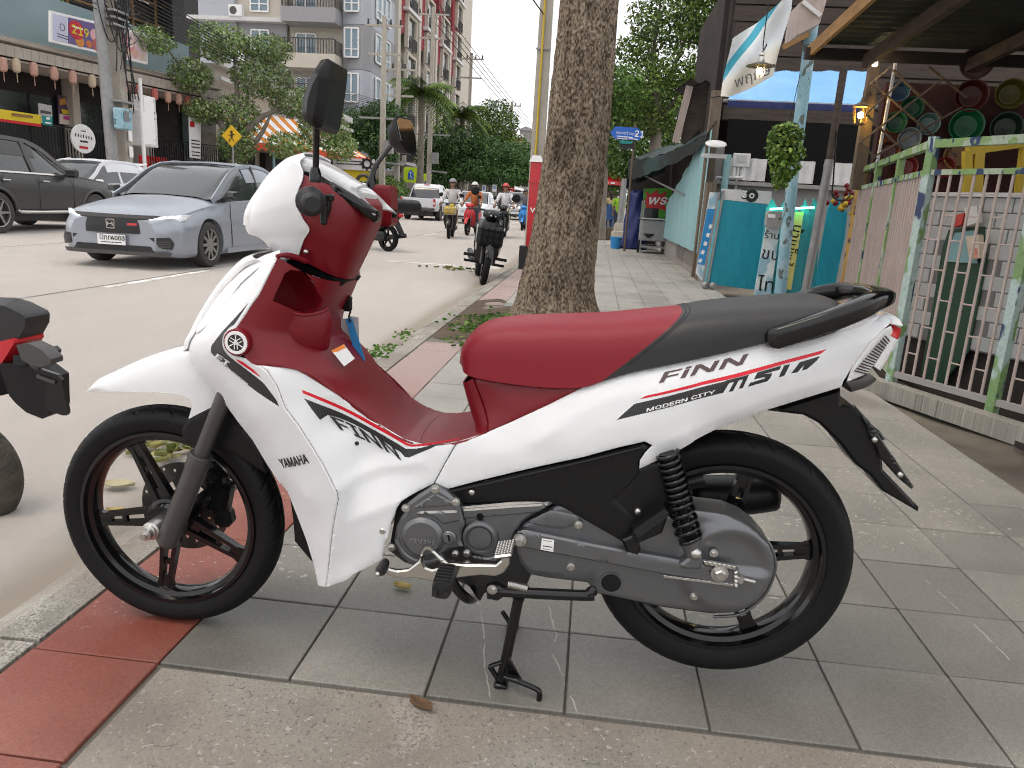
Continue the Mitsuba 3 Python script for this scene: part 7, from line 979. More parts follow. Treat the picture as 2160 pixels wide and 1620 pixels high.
# yellow diamond warning sign and the street tree behind it
dq = [(29.722,2.941),(29.696,2.561),(30.544,3.013)]
ds = thing('warning_sign', 'yellow diamond warning sign with a dark figure below the street tree', 'sign'); c0 = np.array([-14.6, dq[0][0], dq[0][1]]); part(ds, 'plate', moved(rotm(box((0, 0, 0), (.60, .03, .60), bev=.01), 45, (0, 1, 0)), c0), 'diamond_yellow'); part(ds, 'figure', [ball(c0 + [0, -.02, .16], .05, 1), hull([c0 + [x, -.02 + d, z] for x, z in ((-.05, .1), (.06, .1), (.04, -.06), (-.03, -.06)) for d in (0, .008)]), bar(c0 + [0, -.02, -.05], c0 + [-.12, -.02, -.22], .04, .02), bar(c0 + [0, -.02, -.05], c0 + [.1, -.02, -.2], .04, .02), bar(c0 + [-.12, -.02, 0], c0 + [.12, -.02, .08], .03, .02)], 'dark_print'); part(ds, 'pole', tube([c0 * [1, 1, 0] + [0, .05, -.1], c0 + [0, .05, .2]], .035, 8), 'galvanized', 40)
ty = [(31.014,2.216)][0][0]
tree('tree', 'leafy street tree with pale crooked limbs in front of the restaurant end', (-15.2, ty, 0), [(0, 0, -.1), (.05, 0, 1.6), (.0, 0, 3.0)], [.36, .3, .26], [(-1.2, -.9, 5.2, .9, .9, .7), (-2.0, -2.2, 6.2, .8, .9, .5), (.0, .5, 3.9, 1.0, 1.1, .9), (1.0, .6, 5.4, 1.3, 1.2, .8), (2.4, 1.5, 4.6, 1.5, 1.2, .7), (-.4, 0, 6.6, 1.3, 1.2, .8), (1.4, .5, 6.5, 1.0, 1.0, .6), (3.3, 1.6, 3.6, 1.2, 1.0, .8), (2.0, .9, 2.8, 1.0, .9, .6), (.3, -.3, 2.7, .8, .8, .8), (-1.0, -.5, 3.9, .8, .8, .5), (4.0, 1.7, 2.9, .8, .8, .6)], 24000, .14, [(.13, .21, .05), (.19, .27, .09), (.09, .16, .04), (.28, .33, .17)], 31, [[(0, 0, 2.8), (-.8, -.4, 4.2), (-1.9, -1.6, 6.2)], [(0, 0, 2.9), (.2, .1, 4.6), (.0, .2, 6.6)], [(.0, 0, 2.7), (1.1, .5, 3.9), (2.6, 1.4, 4.6)], [(0, 0, 2.4), (.9, .4, 3.0), (1.7, .8, 4.8)]])
# orange and white striped awnings of the shop behind
def stripes(name, label, c00, c10, c01, c11, n, sag=.15):
    k = thing(name, label, 'awning'); c00, c10, c01, c11 = [np.array(v, float) for v in (c00, c10, c01, c11)]
    for i in range(n):
        u0, u1 = i / n, (i + 1) / n; G = np.array([[(c00 * (1 - u) + c10 * u) * (1 - v) + (c01 * (1 - u) + c11 * u) * v - [0, 0, sag * math.sin(math.pi * v)] for v in np.linspace(0, 1, 7)] for u in (u0, u1)]); part(k, 'stripe', thick(G, .01), 'orange_cloth' if i % 2 == 0 else 'white_print', 40)
    G = [[c00 * (1 - u) + c10 * u - [0, 0, v * (.3 + .06 * math.cos(u * n * 2 * math.pi))] for v in (0, 1)] for u in np.linspace(0, 1, n * 6)]; part(k, 'scallop', thick(np.array(G), .01), 'red_orange_cloth', 40); return k
pm('orange_cloth', (.62, .22, .03), .7); pm('red_orange_cloth', (.60, .07, .02), .7)
stripes('striped_awning', 'orange and white striped awning below the street tree', (-15.6, 33.6, 3.0), (-13.5, 39.5, 3.0), (-17.8, 34.6, 4.6), (-16.0, 40.2, 4.6), 14); stripes('striped_awning', 'smaller orange and white striped awning right of the first one', (-14.6, 42.0, 3.1), (-13.9, 46.0, 3.1), (-16.2, 42.2, 4.3), (-15.6, 46.3, 4.3), 9)
sh_ = thing('shop', 'cream low shop with curved parapet behind the striped awnings', 'shop'); part(sh_, 'wall', hull([(-17.2, 33.5, 0), (-15.6, 46.8, 0), (-22, 34, 0), (-21, 47, 0), (-17.2, 33.5, 6.2), (-15.6, 46.8, 5.2), (-22, 34, 6.2), (-21, 47, 5.2)]), 'beige_wall'); part(sh_, 'parapet', [bar((-17.0, 33.4, 6.3), (-15.4, 46.9, 5.3), .3, .3), bar((-16.9, 33.4, 5.6), (-15.3, 46.9, 4.7), .2, .16)], 'white_board')
for t in (.1, .35, .6, .85): c = np.array([-17.0, 33.5, 0]) * (1 - t) + np.array([-15.4, 46.8, 0]) * t; part(sh_, 'shopfront', box(c + [.0, 0, 1.4], (.3, 2.4, 2.6), rz=-7), 'wall_dark'); part(sh_, 'post', tube([c + [1.6, .3, 0], c + [1.6, .3, 3.0]], .07, 8), 'teal_tarp', 40)
part(sh_, 'roof_greens', foliage('', [(-16.2, 45, 5.9), (-16.5, 43.5, 6.0)], [.7, .6], 600, .2, GR3, 35)[0], 'leaf_green', color=(.13, .2, .03))
# apartment block
ap = thing('apartment_block', 'grey and cream apartment block with balconies, bay windows and a red corner section', 'apartment block'); AX0, AX1, AY = -34.0, -18.1, 56.0
pm('apt_cream', (.50, .46, .40), .85); pm('apt_grey', (.29, .29, .305), .85); pm('apt_blue', (.40, .42, .47), .85); pm('apt_red', (.24, .035, .045), .8); pm('window_glass', (.10, .17, .22), .08, spec=.8, coat=1.); pm('apt_rail', (.05, .045, .045), .5)
FL = 2.98; Z0 = .6
part(ap, 'core_wall', box(((AX0 - 17.0) / 2, 78, 13), (AX0 * -1 - 17.6, 44 - .5, 26)), 'apt_cream'); part(ap, 'wing_wall', box((-28.2, 56.4, 13), (2.9, 1.2, 26)), 'apt_blue'); part(ap, 'dark_bay', box((-31.6, 56.6, 13), (3.9, .8, 26)), 'dark_engine')
for f in range(9):
    z = Z0 + f * FL
    part(ap, 'wall_panel', box((-24.9, 55.9, z + FL / 2), (3.7, .3, FL - .02)), 'apt_cream' if f in (4, 5, 6, 7, 8) else 'apt_grey'); part(ap, 'wall_panel', box((-20.9, 56.2, z + FL / 2), (4.0, .3, FL - .02)), 'apt_cream'); part(ap, 'bay_wall', hull([(-18.9, 55.7, z), (-17.3, 55.2, z), (-16.9, 56, z), (-16.9, 62.5, z), (-18.9, 62.5, z)] + [(a, b, z + FL - .03) for a, b in ((-18.9, 55.7), (-17.3, 55.2), (-16.9, 56), (-16.9, 62.5), (-18.9, 62.5))]), 'apt_grey' if f % 2 else 'apt_blue')
    if f in (2, 4, 6): part(ap, 'ledge', box((-26.6, 55.55, z + .05), (7.2, .9, .26)), 'white_board')
    def win(x, y, zc, w, h, ax='x', muntin=2):
        o = (lambda a, d, zz: (x + a, y - d, zz)) if ax == 'x' else (lambda a, d, zz: (x + d, y + a, zz)); t = part(ap, 'window', [bar(o(-w / 2, .06, zc + s * h / 2), o(w / 2, .06, zc + s * h / 2), .10, .10) for s in (-1, 1)] + [bar(o(s * w / 2, .06, zc - h / 2), o(s * w / 2, .06, zc + h / 2), .10, .10) for s in ((-1, 0, 1) if muntin == 2 else (-1, -.33, .33, 1))] + [bar(o(-w / 2, .06, zc - h * .22), o(w / 2, .06, zc - h * .22), .07, .07)], 'white_print'); part(t, 'pane', box(o(0, .0, zc), (w, .04, h) if ax == 'x' else (.04, w, h)), 'window_glass')
    win(-25.0, 55.72, z + 1.55, 1.3, 1.75); win(-21.7, 56.02, z + 1.3, 1.45, 2.1)
    b = part(ap, 'balcony', box((-20.9, 55.2, z + .30), (3.9, 1.9, .95)), 'apt_cream' if f % 2 else 'apt_grey'); part(b, 'railing', [bar((x, 54.3, z + .78), (x, 54.3, z + 1.75), .05, .05) for x in np.linspace(-22.8, -19.0, 20)] + [bar((-22.8, 54.3, z + 1.75), (-19.0, 54.3, z + 1.75), .07, .07)] + [bar((s, y, z + .78), (s, y, z + 1.75), .05, .05) for s in (-22.8, -19.0) for y in np.linspace(54.5, 56, 7)], 'apt_rail')
    win(-18.1, 55.28, z + 1.75, 1.0, 1.9); win(-16.84, 58.6, z + 1.75, 3.6, 1.9, 'y', 3)
    if f in (3, 4, 5): u = part(ap, 'air_conditioner', box((-26.5, 55.2, z + .55), (1.0, .4, .75), bev=.03), 'white_print'); part(u, 'fan', lathe([(0, .02), (.26, .02), (.27, 0)], (-26.65, 55.0, z + .55), (0, -1, 0), 18), 'dark_grey_metal')
part(ap, 'drain_pipe', tube([(-26.75, 55.6, 0), (-26.75, 55.6, 26)], .09, 8), 'apt_grey', 40)
for k, y in enumerate((65.5, 72.5, 79.5, 86.5)):
    part(ap, 'pilaster', box((-16.95, y - 2.9, 9 + (17 if 0 else 0)), (.7, .8, 18)), 'apt_cream'); part(ap, 'red_panel', hull([(-16.65, y - 2.4, z) for z in (13.5, 27)] + [(-16.65, y + 2.4, z) for z in (15.2, 27)] + [(-17.2, y - 2.4, z) for z in (13.5, 27)] + [(-17.2, y + 2.4, z) for z in (15.2, 27)]), 'apt_red')
    for f in range(9):
        z = Z0 + f * FL; t = part(ap, 'recess', box((-16.62, y + .4, z + 1.5), (.1, 2.6, 2.4)), 'car_glass'); part(t, 'surround', [bar((-16.5, y + .4 + s * 1.45, z + .3), (-16.5, y + .4 + s * 1.45, z + 2.8), .3, .3) for s in (-1, 1)] + [bar((-16.5, y - 1.1, z + 2.8), (-16.5, y + 1.9, z + 2.8), .3, .2)], 'apt_cream'); part(t, 'railing', [bar((-16.3, y + .4 + d, z + .3), (-16.3, y + .4 + d, z + 1.2), .06, .06) for d in np.linspace(-1.2, 1.2, 7)] + [bar((-16.3, y - .8, z + 1.2), (-16.3, y + 1.6, z + 1.2), .08, .08)], 'apt_rail')
        if f % 2: part(ap, 'sill_band', box((-16.5, y + .4, z + .1), (.7, 4.4, .25)), 'white_board')
part(ap, 'roof_slab', box((-16.8, 90.5, 25.5), (1.6, 3, .5)), 'white_board'); part(ap, 'base', box((-17.5, 72, 1.3), (3.0, 34, 3.0)), 'plaster')
gb = thing('grey_block', 'plain grey block with dark openings left of the apartment block', 'building'); part(gb, 'wall', box((-42, 60, 14), (12, 6, 28)), 'apt_grey')
for f in range(8): part(gb, 'opening', box((-40.6, 56.9, 2.0 + 3.2 * f), (7.5, .3, 1.9)), 'wall_dark'); part(gb, 'rail', [bar((-44, 56.7, 2.2 + 3.2 * f + d), (-37, 56.7, 2.2 + 3.2 * f + d), .06, .06) for d in (0, .4)], 'white_board')
# street-level greenery and signs in front of the block
hv = [(-13.9, 43.5, .9, .8, 1.3, .8), (-14.8, 46, 1.4, 1.2, 1.2, .9), (-13.6, 49.0, 1.2, 1.1, 1.1, 1.0), (-15.6, 49, 1.3, 1.5, 1.2, 1.1), (-14.3, 52, 1.3, 1.3, 1.2, 1.1)]; m, c = foliage('', [h[:3] for h in hv], [h[3:] for h in hv], 9000, .2, GR1 + GR3[:2], 41, .4, .6); hg = thing('hedge', 'bushy hedge in front of the apartment block', 'hedge'); part(hg, 'foliage', m, 'leaf_two', color=c)
tree('tree', 'small dark tree in front of the bay windows', (-15.0, 50, 0), [(0, 0, 0), (0, 0, 3)], [.2, .15], [(-.8, 0, 5.4, 1.7, 1.4, 1.1), (.7, .3, 6.1, 1.5, 1.3, .9), (.2, 0, 4.4, 1.7, 1.4, .9), (-1.8, .2, 4.6, 1.1, 1.0, .9), (.9, 0, 3.4, 1.0, 1.0, .7)], 11000, .2, GR2, 42)
def palm(label, base, h, n, L, seed):
    t = thing('palm_tree', label, 'palm tree'); g = np.random.default_rng(seed); b = np.array(base, float); part(t, 'trunk', limb([b, b + [.1, 0, h * .5], b + [0, 0, h]], [.28, .22, .22], 10, .06), 'bark_pale', True); ms, cs = [], []
    for i in range(n):
        a, e = g.uniform(0, 2 * np.pi), g.uniform(-.5, 1.2); d = np.array([math.cos(a), math.sin(a), 0]); p = [b + [0, 0, h] + d * L * s * math.cos(e * (1 - s * .5)) + [0, 0, L * (math.sin(e) * s - .65 * s * s)] for s in np.linspace(0, 1, 9)]; w = np.cross(d, [0, 0, 1])
        for j in range(1, 9):
            for s in (-1, 1):
                for q in (0, .5): o = p[j - 1] * (1 - q) + p[j] * q; tip = o + w * s * L * .26 * math.sin(.4 + j * .3) + d * L * .12 + [0, 0, -L * .14]; ms.append(TM([o, o + d * L * .05, tip], [[0, 1, 2]])); cs += [np.array(GR3[i % 4]) * g.uniform(.6, 1.2)] * 3
    part(t, 'crown', cat(ms), 'leaf_two', color=np.array(cs)); return t
palm('palm with a round hanging crown beside the bay windows', (-12.6, 53.5, 0), 8.0, 60, 2.5, 51); palm('second palm between the far power poles', (-11.6, 64, 0), 7.8, 60, 2.5, 52)
big = [(-.5, 0, 5.2, 2.4, 2.0, 1.7), (2.0, 1, 4.6, 2.4, 2.2, 1.6), (4.2, 2, 4.3, 2.2, 2, 1.5), (-2.2, 0, 4.3, 1.8, 1.6, 1.7), (1.0, 0, 3.4, 2.4, 2, 1.1), (3.2, 1, 3.1, 2.4, 2, 1.0), (5.6, 2.5, 3.4, 1.6, 1.6, 1.1), (-1.5, 0, 2.6, 1.6, 1.5, 1.0)]
tree('tree', 'broad dark green tree over the left side of the far road', (-11.2, 62, 0), [(0, 0, 0), (.1, 0, 2.4)], [.35, .28], big, 26000, .24, GR2 + [(.06, .13, .03)], 43)
tree('tree', 'lighter green tree beyond the broad dark one', (-11.6, 84, 0), [(0, 0, 0), (.1, 0, 5)], [.4, .3], [(0, 0, 9.0, 2.6, 2.4, 2.6), (1.6, 0, 6.5, 2.6, 2.4, 1.8), (-1.4, 0, 7, 2.2, 2, 2.0), (2.4, 0, 4.4, 2.0, 2, 1.4)], 14000, .3, GR3, 44); tree('tree', 'yellow green tree by the far right kerb line of the left lanes', (-7.6, 92, 0), [(0, 0, 0), (.1, 0, 3)], [.3, .2], [(0, 0, 4.6, 2.6, 2.2, 1.8), (2.2, 0, 3.8, 2.2, 2, 1.4), (-2, 0, 4.4, 2.2, 2, 1.6)], 10000, .3, GR3, 45)
tree('tree', 'low shrubby tree at the far end of the road', (-4.3, 96, 0), [(0, 0, 0), (0, 0, 1.5)], [.2, .15], [(0, 0, 2.2, 1.6, 1.4, 1.1), (1.7, 0, 1.8, 1.3, 1.2, .9)], 5000, .25, GR3, 46)
def billboard(name, label, c, w, h, m, extra, cat_='sign'):
    k = thing(name, label, cat_); c = np.array(c, float); part(k, 'panel', box(c, (w, .12, h)), m); part(k, 'leg', [bar(c + [s * w * .4, .05, -h / 2], [c[0] + s * w * .4, c[1] + .05, -.1], .1, .1) for s in (-1, 1)], 'galvanized')
    for n, mesh, mm in extra(c): part(k, n, mesh, mm)
    return k
wq = [(-14.067,2.811),(-11.829,2.804),(-11.872,2.176),(-13.989,2.163),(-13.626,2.133),(-12.205,2.11),(-12.172,1.432),(-13.572,1.454)]
sx = (wq[0][0] + wq[1][0]) / 2; sw = wq[1][0] - wq[0][0]; sz = (wq[0][1] + wq[2][1]) / 2; shh = wq[0][1] - wq[2][1] - .05
billboard('sign_board', 'white sign board with a gear emblem above a yellow panel', (sx, 40, sz), sw, shh, 'white_board', lambda c: [('emblem', lathe([(.17, .02), (.27, .02), (.27, -.02), (.17, -.02)], c + [sw * .33, -.08, .06], (0, 1, 0), 20, True), 'dark_print'), ('gear_tooth', [box(c + [sw * .33 + .31 * math.cos(a), -.08, .06 + .31 * math.sin(a)], (.08, .03, .08)) for a in np.arange(8) * math.pi / 4], 'dark_print'), ('arrow', [hull([c + [sw * .2 + a, -.08 + d, b + o] for a, b in ((0, 0), (.14, .06), (.14, -.06)) for d in (0, .02)]) for o in (.17, -.08)], 'dark_print'), ('print_line', [box(c + [-sw * .1, -.07, z], (sw * .62, .02, .05)) for z in (.15, .0)], 'dark_grey_metal')])
billboard('sign_board', 'yellow panel with a dark arc below the white sign board', (sx + .1, 40.1, sz - shh * .98), sw * .72, shh * .9, 'yellow_sign', lambda c: [('arc', tube([c + [.45 + .36 * math.cos(a), -.08, -.3 + .36 * math.sin(a)] for a in np.linspace(.2, math.pi, 16)], .09, 6), 'dark_grey_metal'), ('rail', box(c + [0, -.08, .28], (sw * .7, .04, .06)), 'yellow_frame')])
q = [(-14.776,2.652)][0]; billboard('crossing_sign', 'lime green square pedestrian sign with a blue figure by the pickup', (q[0], 60, q[1]), 1.15, 1.15, 'lime_sign', lambda c: [('figure', hull([c + [a, -.08, b] for a, b in ((-.25, -.35), (.25, -.35), (.2, .2), (0, .4), (-.2, .2))] + [c + [0, -.1, 0]]), 'sign_blue'), ('person', [ball(c + [0, -.12, .17], .07, 1), bar(c + [0, -.12, .1], c + [.0, -.12, -.12], .1, .03), bar(c + [0, -.12, -.1], c + [.12, -.12, -.28], .06, .03), bar(c + [0, -.12, -.1], c + [-.12, -.12, -.28], .06, .03)], 'white_print')]); pm('lime_sign', (.55, .75, .02), .5)
billboard('arrow_sign', 'second lime green sign right of the pedestrian sign', (q[0] + 1.0, 60.4, q[1] - .1), 1.1, .55, 'lime_sign', lambda c: [])
q = [(-13.901,8.837)][0]; billboard('shop_sign', 'tall white shop sign with a green curve at the end of the road', (q[0], 120, q[1]), 3.6, 4.6, 'white_print', lambda c: [('curve', tube([c + [1.25 * math.cos(a), -.12, .35 + 1.45 * math.sin(a)] for a in np.linspace(math.pi, 2 * math.pi + .2, 24)], .27, 8), 'sign_greener'), ('band', box(c + [.3, -.1, 1.55], (2.4, .08, .5)), 'red_orange_cloth'), ('edge', box(c + [-1.75, -.1, .3], (.3, .1, 3.4)), 'orange_cloth'), ('foot', box(c + [0, -.1, -2.1], (3.4, .08, .3)), 'red_orange_cloth')]); pm('sign_greener', (.03, .38, .12), .4)
q = [(-7.837,2.332)][0]; billboard('red_sign', 'small red vertical sign with pale lettering by the far road', (q[0], 70, q[1]), .45, .95, 'red_gloss', lambda c: [('lettering', [bar(c + [-.12, -.08, .35 - .22 * k], c + [.12, -.08, .28 - .22 * k], .04, .06) for k in range(4)], 'white_print')]); q = [(-8.363,2.033)][0]; billboard('no_parking_sign', 'small white no parking sign above the riders', (q[0], 62, q[1]), .34, .55, 'white_print', lambda c: [('ring', lathe([(.07, .02), (.12, .02), (.12, 0), (.07, 0)], c + [0, -.07, .05], (0, -1, 0), 16, True), 'sign_blue')]); q = [(-9.214,1.986)][0]; billboard('white_sign', 'narrow white sign left of the no parking sign', (q[0], 62, q[1]), .3, .5, 'white_print', lambda c: [('mark', box(c + [0, -.08, .0], (.12, .02, .3)), 'sign_blue')])
fb = thing('office_block', 'pale grey block with small windows at the end of the road', 'building'); q = [(-15.764,11.566),(-12.807,9.787)]; part(fb, 'wall', box(((q[0][0] + q[1][0]) / 2 + .6, 153, 6.5), (4.4, 6, 16.0)), 'wall_grey'); part(fb, 'roof', hull([(q[0][0] - .4, 149.8, 14.6), (q[0][0] - .4, 156, 14.6), (q[1][0] + 1.0, 149.8, 14.2), (q[1][0] + 1., 156, 14.2), (q[0][0] + 1, 149.8, 15.2), (q[0][0] + 1, 156, 15.2)]), 'apt_grey')
for f in range(4):
    for x in (0, 1.6): part(fb, 'window', box((q[0][0] + 1.0 + x, 149.9, 2.5 + f * 3.0), (.5, .2, 1.4)), 'car_glass')
fs = thing('row_of_shops', 'low shop row under the trees on the left of the far road', 'building'); part(fs, 'wall', box((-15.5, 112, 2.2), (5, 44, 4.6)), 'plaster'); part(fs, 'shopfront', [box((-12.95, y, 1.5), (.15, 3.6, 2.6)) for y in range(93, 133, 5)], 'wall_dark'); part(fs, 'awning', [hull([(-12.9, y - 2, 3.2), (-12.9, y + 2, 3.2), (-11.6, y - 2, 2.8), (-11.6, y + 2, 2.8), (-12.9, y, 3.5)]) for y in range(93, 133, 5)], 'white_board')
ft2 = tree('tree', 'hazy row of small trees closing the end of the road', (-6.5, 185, 0), [(0, 0, 0), (0, 0, 3)], [.4, .3], [(-8 + 3.2 * k, 0, 2.6 + .5 * (k % 3), 2.4, 2, 2.2) for k in range(7)], 9000, .5, GR1, 47)
struct('far_pavement', box((-17.5, 100, -.05), (5.2, 320, .14)), 'paving_far')

# ---------------------------------------------------------------- vehicles: built about the middle of the front axle line on the ground, forward = +x, left = +y
pm('car_glass', (.02, .024, .028), .06, spec=.9, coat=1.); pm('car_trim', (.012, .012, .013), .4); pm('headlamp', (.75, .77, .8), .12, coat=1.); pm('tyre_grey', (.045, .042, .040), .75); pm('alloy', (.30, .29, .28), .35, .8)
pm('car_silver', (.30, .325, .37), .3, .35, coat=.8); pm('car_dark', (.055, .054, .054), .3, .5, coat=.8); pm('car_white', (.62, .63, .66), .3, coat=.8); pm('car_black', (.02, .02, .022), .3, coat=.8); pm('tail_red', (.5, .01, .02), .2, coat=.5)
def TZ(x, y, z, deg): return T().translate([x, y, z]).rotate([0, 0, 1], deg)
def car_section(w, ws, zb, zs, zc, n=6):
    p = [(0, zb), (w * .80, zb), (w * .95, zb + .03), (w * .99, zb + .12), (w, zb + .45 * (zs - zb)), (w * .995, zb + .72 * (zs - zb)), (ws + .01, zs - .03), (ws - .03, zs + .012), (ws * .62, zs + (zc - zs) * .75), (0, zc)]
    h = spline(p, n); return np.vstack([h, (h * [-1, 1])[::-1][1:-1]])
def car(name, label, at, deg, paint, st, cab, wheels, R, group=None, cat_='car', rim='alloy', tyre='tyre_grey', nsp=10):
    "st: stations (x, half width, shoulder half width, bottom, shoulder height, centre height); cab: cabin stations (x, half width at belt, belt height, half roof width, roof height)"
    k = thing(name, label, cat_, group); XF[0] = TZ(*at, deg); st = np.array(st); xs = np.linspace(st[0, 0], st[-1, 0], 60); S = [np.interp(xs, st[::-1, 0] if st[0, 0] > st[-1, 0] else st[:, 0], (st[::-1] if st[0, 0] > st[-1, 0] else st)[:, j]) for j in range(1, 6)]
    from scipy.ndimage import gaussian_filter1d
    S = [gaussian_filter1d(s, 1.1, mode='nearest') for s in S]
    G = np.array([np.c_[np.full(len(c), x), c] for x, c in ((x, car_section(*[s[i] for s in S])) for i, x in enumerate(xs))]); body = grid(G[::-1], True, True)
    if body.volume < 0: body.invert()
    b = solid(body)
    for x in wheels:
        for s in (-1, 1): b = b - solid(moved(rotm(trimesh.creation.cylinder(R * 1.14, .36, sections=40), 90, (1, 0, 0)), (x, s * (st[:, 1].max() - .14), R)))
    part(k, 'body', unsolid(b), paint, 32)
    part(k, 'underbody', box(((st[0, 0] + st[-1, 0]) / 2, 0, .32), (abs(st[0, 0] - st[-1, 0]) - .5, st[:, 1].max() * 1.5, .22)), 'car_trim')
    c = np.array(cab); lo = [[(x, s * w, z) for s in (1, -1)] for x, w, z, _, _ in c]; H = []
    prof = []
    for x, w, zb, wr, zr in c:
        q = [(w, zb), (w * .5 + wr * .5 + .02, zb * .5 + zr * .5), (wr + .015, zr - .035), (wr * .8, zr - .005), (0, zr + .012)]; h = spline(q, 4); prof.append([(x, a, z) for a, z in np.vstack([h, (h * [-1, 1])[::-1][1:]])])
    G = np.array(prof); m_ = len(G); G = spline(G.reshape(m_, -1), 4).reshape(-1, G.shape[1], 3); part(k, 'cabin_glass', grid(G), 'car_glass', 40)
    return k, G, c
def car_roof(k, G, i0, i1, j0, j1, paint, off=.012):
    N = np.cross(np.gradient(G, axis=0), np.gradient(G, axis=1)); N /= np.linalg.norm(N, axis=2, keepdims=True) + 1e-9; N *= np.sign(N[..., 2:] + 1e-6); part(k, 'roof', thick((G + N * off)[i0:i1, j0:j1], .006), paint, 40)
def pillar(k, pts_, w, paint, name='pillar'):
    p = spline(np.array(pts_, float), 5); q = p.copy(); q[:, 1] *= -1
    for v in (p, q): part(k, name, sweep(v, [(-w / 2, -.012), (w / 2, -.012), (w / 2, .012), (-w / 2, .012)], (0, 1 if v is p else -1, .3)), paint)
def road_wheel(k, x, y, R, w, rim='alloy', tyre='tyre_grey', nsp=10):
    s = np.sign(y); c = (x, y, R); t = part(k, 'wheel', lathe([(R * .68, w / 2), (R * .72, w / 2 + .005), (R * .93, w / 2), (R, w / 2 - .03), (R, -w / 2 + .03), (R * .93, -w / 2), (R * .68, -w / 2)], c, (0, s, 0), 44, True), tyre, 40)
    part(t, 'rim', cat([lathe([(R * .64, w / 2 - .01), (R * .69, w / 2), (R * .69, 0), (R * .64, 0)], c, (0, s, 0), 44, True), lathe([(0, w / 2 - .01), (R * .14, w / 2 - .012), (R * .16, w / 2 - .04), (0, w / 2 - .04)], c, (0, s, 0), 20)] +
        [hull([np.array(c) + [r * math.cos(a) * R - o * math.sin(a), s * (w / 2 - d), r * math.sin(a) * R + o * math.cos(a)] for r, o_ in ((.12, .026), (.66, .018)) for o in (-o_, o_) for d in (.012, .05)]) for a in np.arange(nsp) * 2 * np.pi / nsp]), rim, 30)
    part(t, 'brake', lathe([(0, w / 2 - .07), (R * .6, w / 2 - .07), (R * .64, -w / 2 + .02)], c, (0, s, 0), 30), 'car_trim', 40)
def facing(poly, x_at, dx=.0, t=.012):
    "a plate on the nose or tail: polygon of (y, z), x_at(y, z) the surface"
    p = Polygon(poly); m = prism(p, t); m = m.subdivide_to_size(.12); v = m.vertices; return TM(np.stack([x_at(v[:, 0], v[:, 1]) + (dx + v[:, 2]) * np.sign(x_at(np.array([0.]), np.array([.5]))[0] + 1e-9), v[:, 0], v[:, 1]], 1), m.faces)
# silver sedan coming towards the camera
st = [(.88, .50, .46, .24, .58, .62), (.84, .66, .58, .20, .62, .68), (.76, .78, .70, .17, .66, .73), (.60, .845, .76, .15, .71, .79), (.3, .865, .78, .15, .77, .86), (0, .87, .78, .15, .82, .91), (-.35, .87, .78, .15, .86, .96), (-.7, .87, .80, .15, .90, .98), (-1.6, .874, .82, .15, .925, .95), (-2.6, .87, .81, .16, .96, .98), (-3.1, .85, .78, .2, .98, 1.05), (-3.5, .80, .72, .28, .99, 1.07), (-3.68, .70, .62, .34, .93, 1.0)]
cab = [(-.32, .74, .90, .60, .955), (-.62, .76, .92, .60, 1.12), (-1.0, .775, .92, .585, 1.31), (-1.35, .785, .925, .575, 1.415), (-1.8, .79, .93, .57, 1.465), (-2.3, .785, .945, .565, 1.445), (-2.7, .76, .96, .555, 1.36), (-3.05, .73, .98, .555, 1.20), (-3.28, .70, 1.0, .56, 1.055)]
AT = (-6.185, 10.12, -.1)
k, G, c = car('sedan', 'grey blue silver sedan driving towards the viewer with its headlamps on', AT, -90, 'car_silver', st, cab, (0, -2.6), .315)
car_roof(k, G, 13, 25, 4, 29, 'car_silver')
pillar(k, [(-.30, .75, .90), (-.62, .70, 1.06), (-1.0, .655, 1.27), (-1.35, .62, 1.39)], .09, 'car_silver'); pillar(k, [(-1.35, .61, 1.40), (-1.8, .605, 1.445), (-2.3, .60, 1.42), (-2.75, .63, 1.28), (-3.2, .69, 1.03)], .055, 'car_silver'); pillar(k, [(-1.72, .79, .93), (-1.78, .70, 1.2), (-1.8, .61, 1.44)], .06, 'car_trim'); pillar(k, [(-.40, .78, .905), (-1.6, .80, .925), (-2.6, .79, .955), (-3.1, .75, .985)], .03, 'car_trim', 'belt_moulding')
for x in (0, -2.6):
    for s in (-1, 1): road_wheel(k, x, s * .77, .315, .19)
nx = lambda y, z: .905 - .40 * np.abs(np.asarray(y) / .87) ** 2.6 - .10 * np.maximum(0, np.asarray(z) - .55) - .02 * np.maximum(0, .4 - np.asarray(z))
nf = lambda y, z: np.interp(np.abs(y), [0, .5, .66, .78, .845, .87], [.885, .88, .84, .76, .6, .3])
part(k, 'grille', facing([(-.50, .66), (.50, .66), (.46, .50), (.36, .46), (-.36, .46), (-.46, .50)], nx, -.01, .03), 'car_trim', 20); part(k, 'grille_bar', facing([(-.60, .70), (.60, .70), (.52, .655), (-.52, .655)], nx, -.01, .035), 'dark_grey_metal', 20)
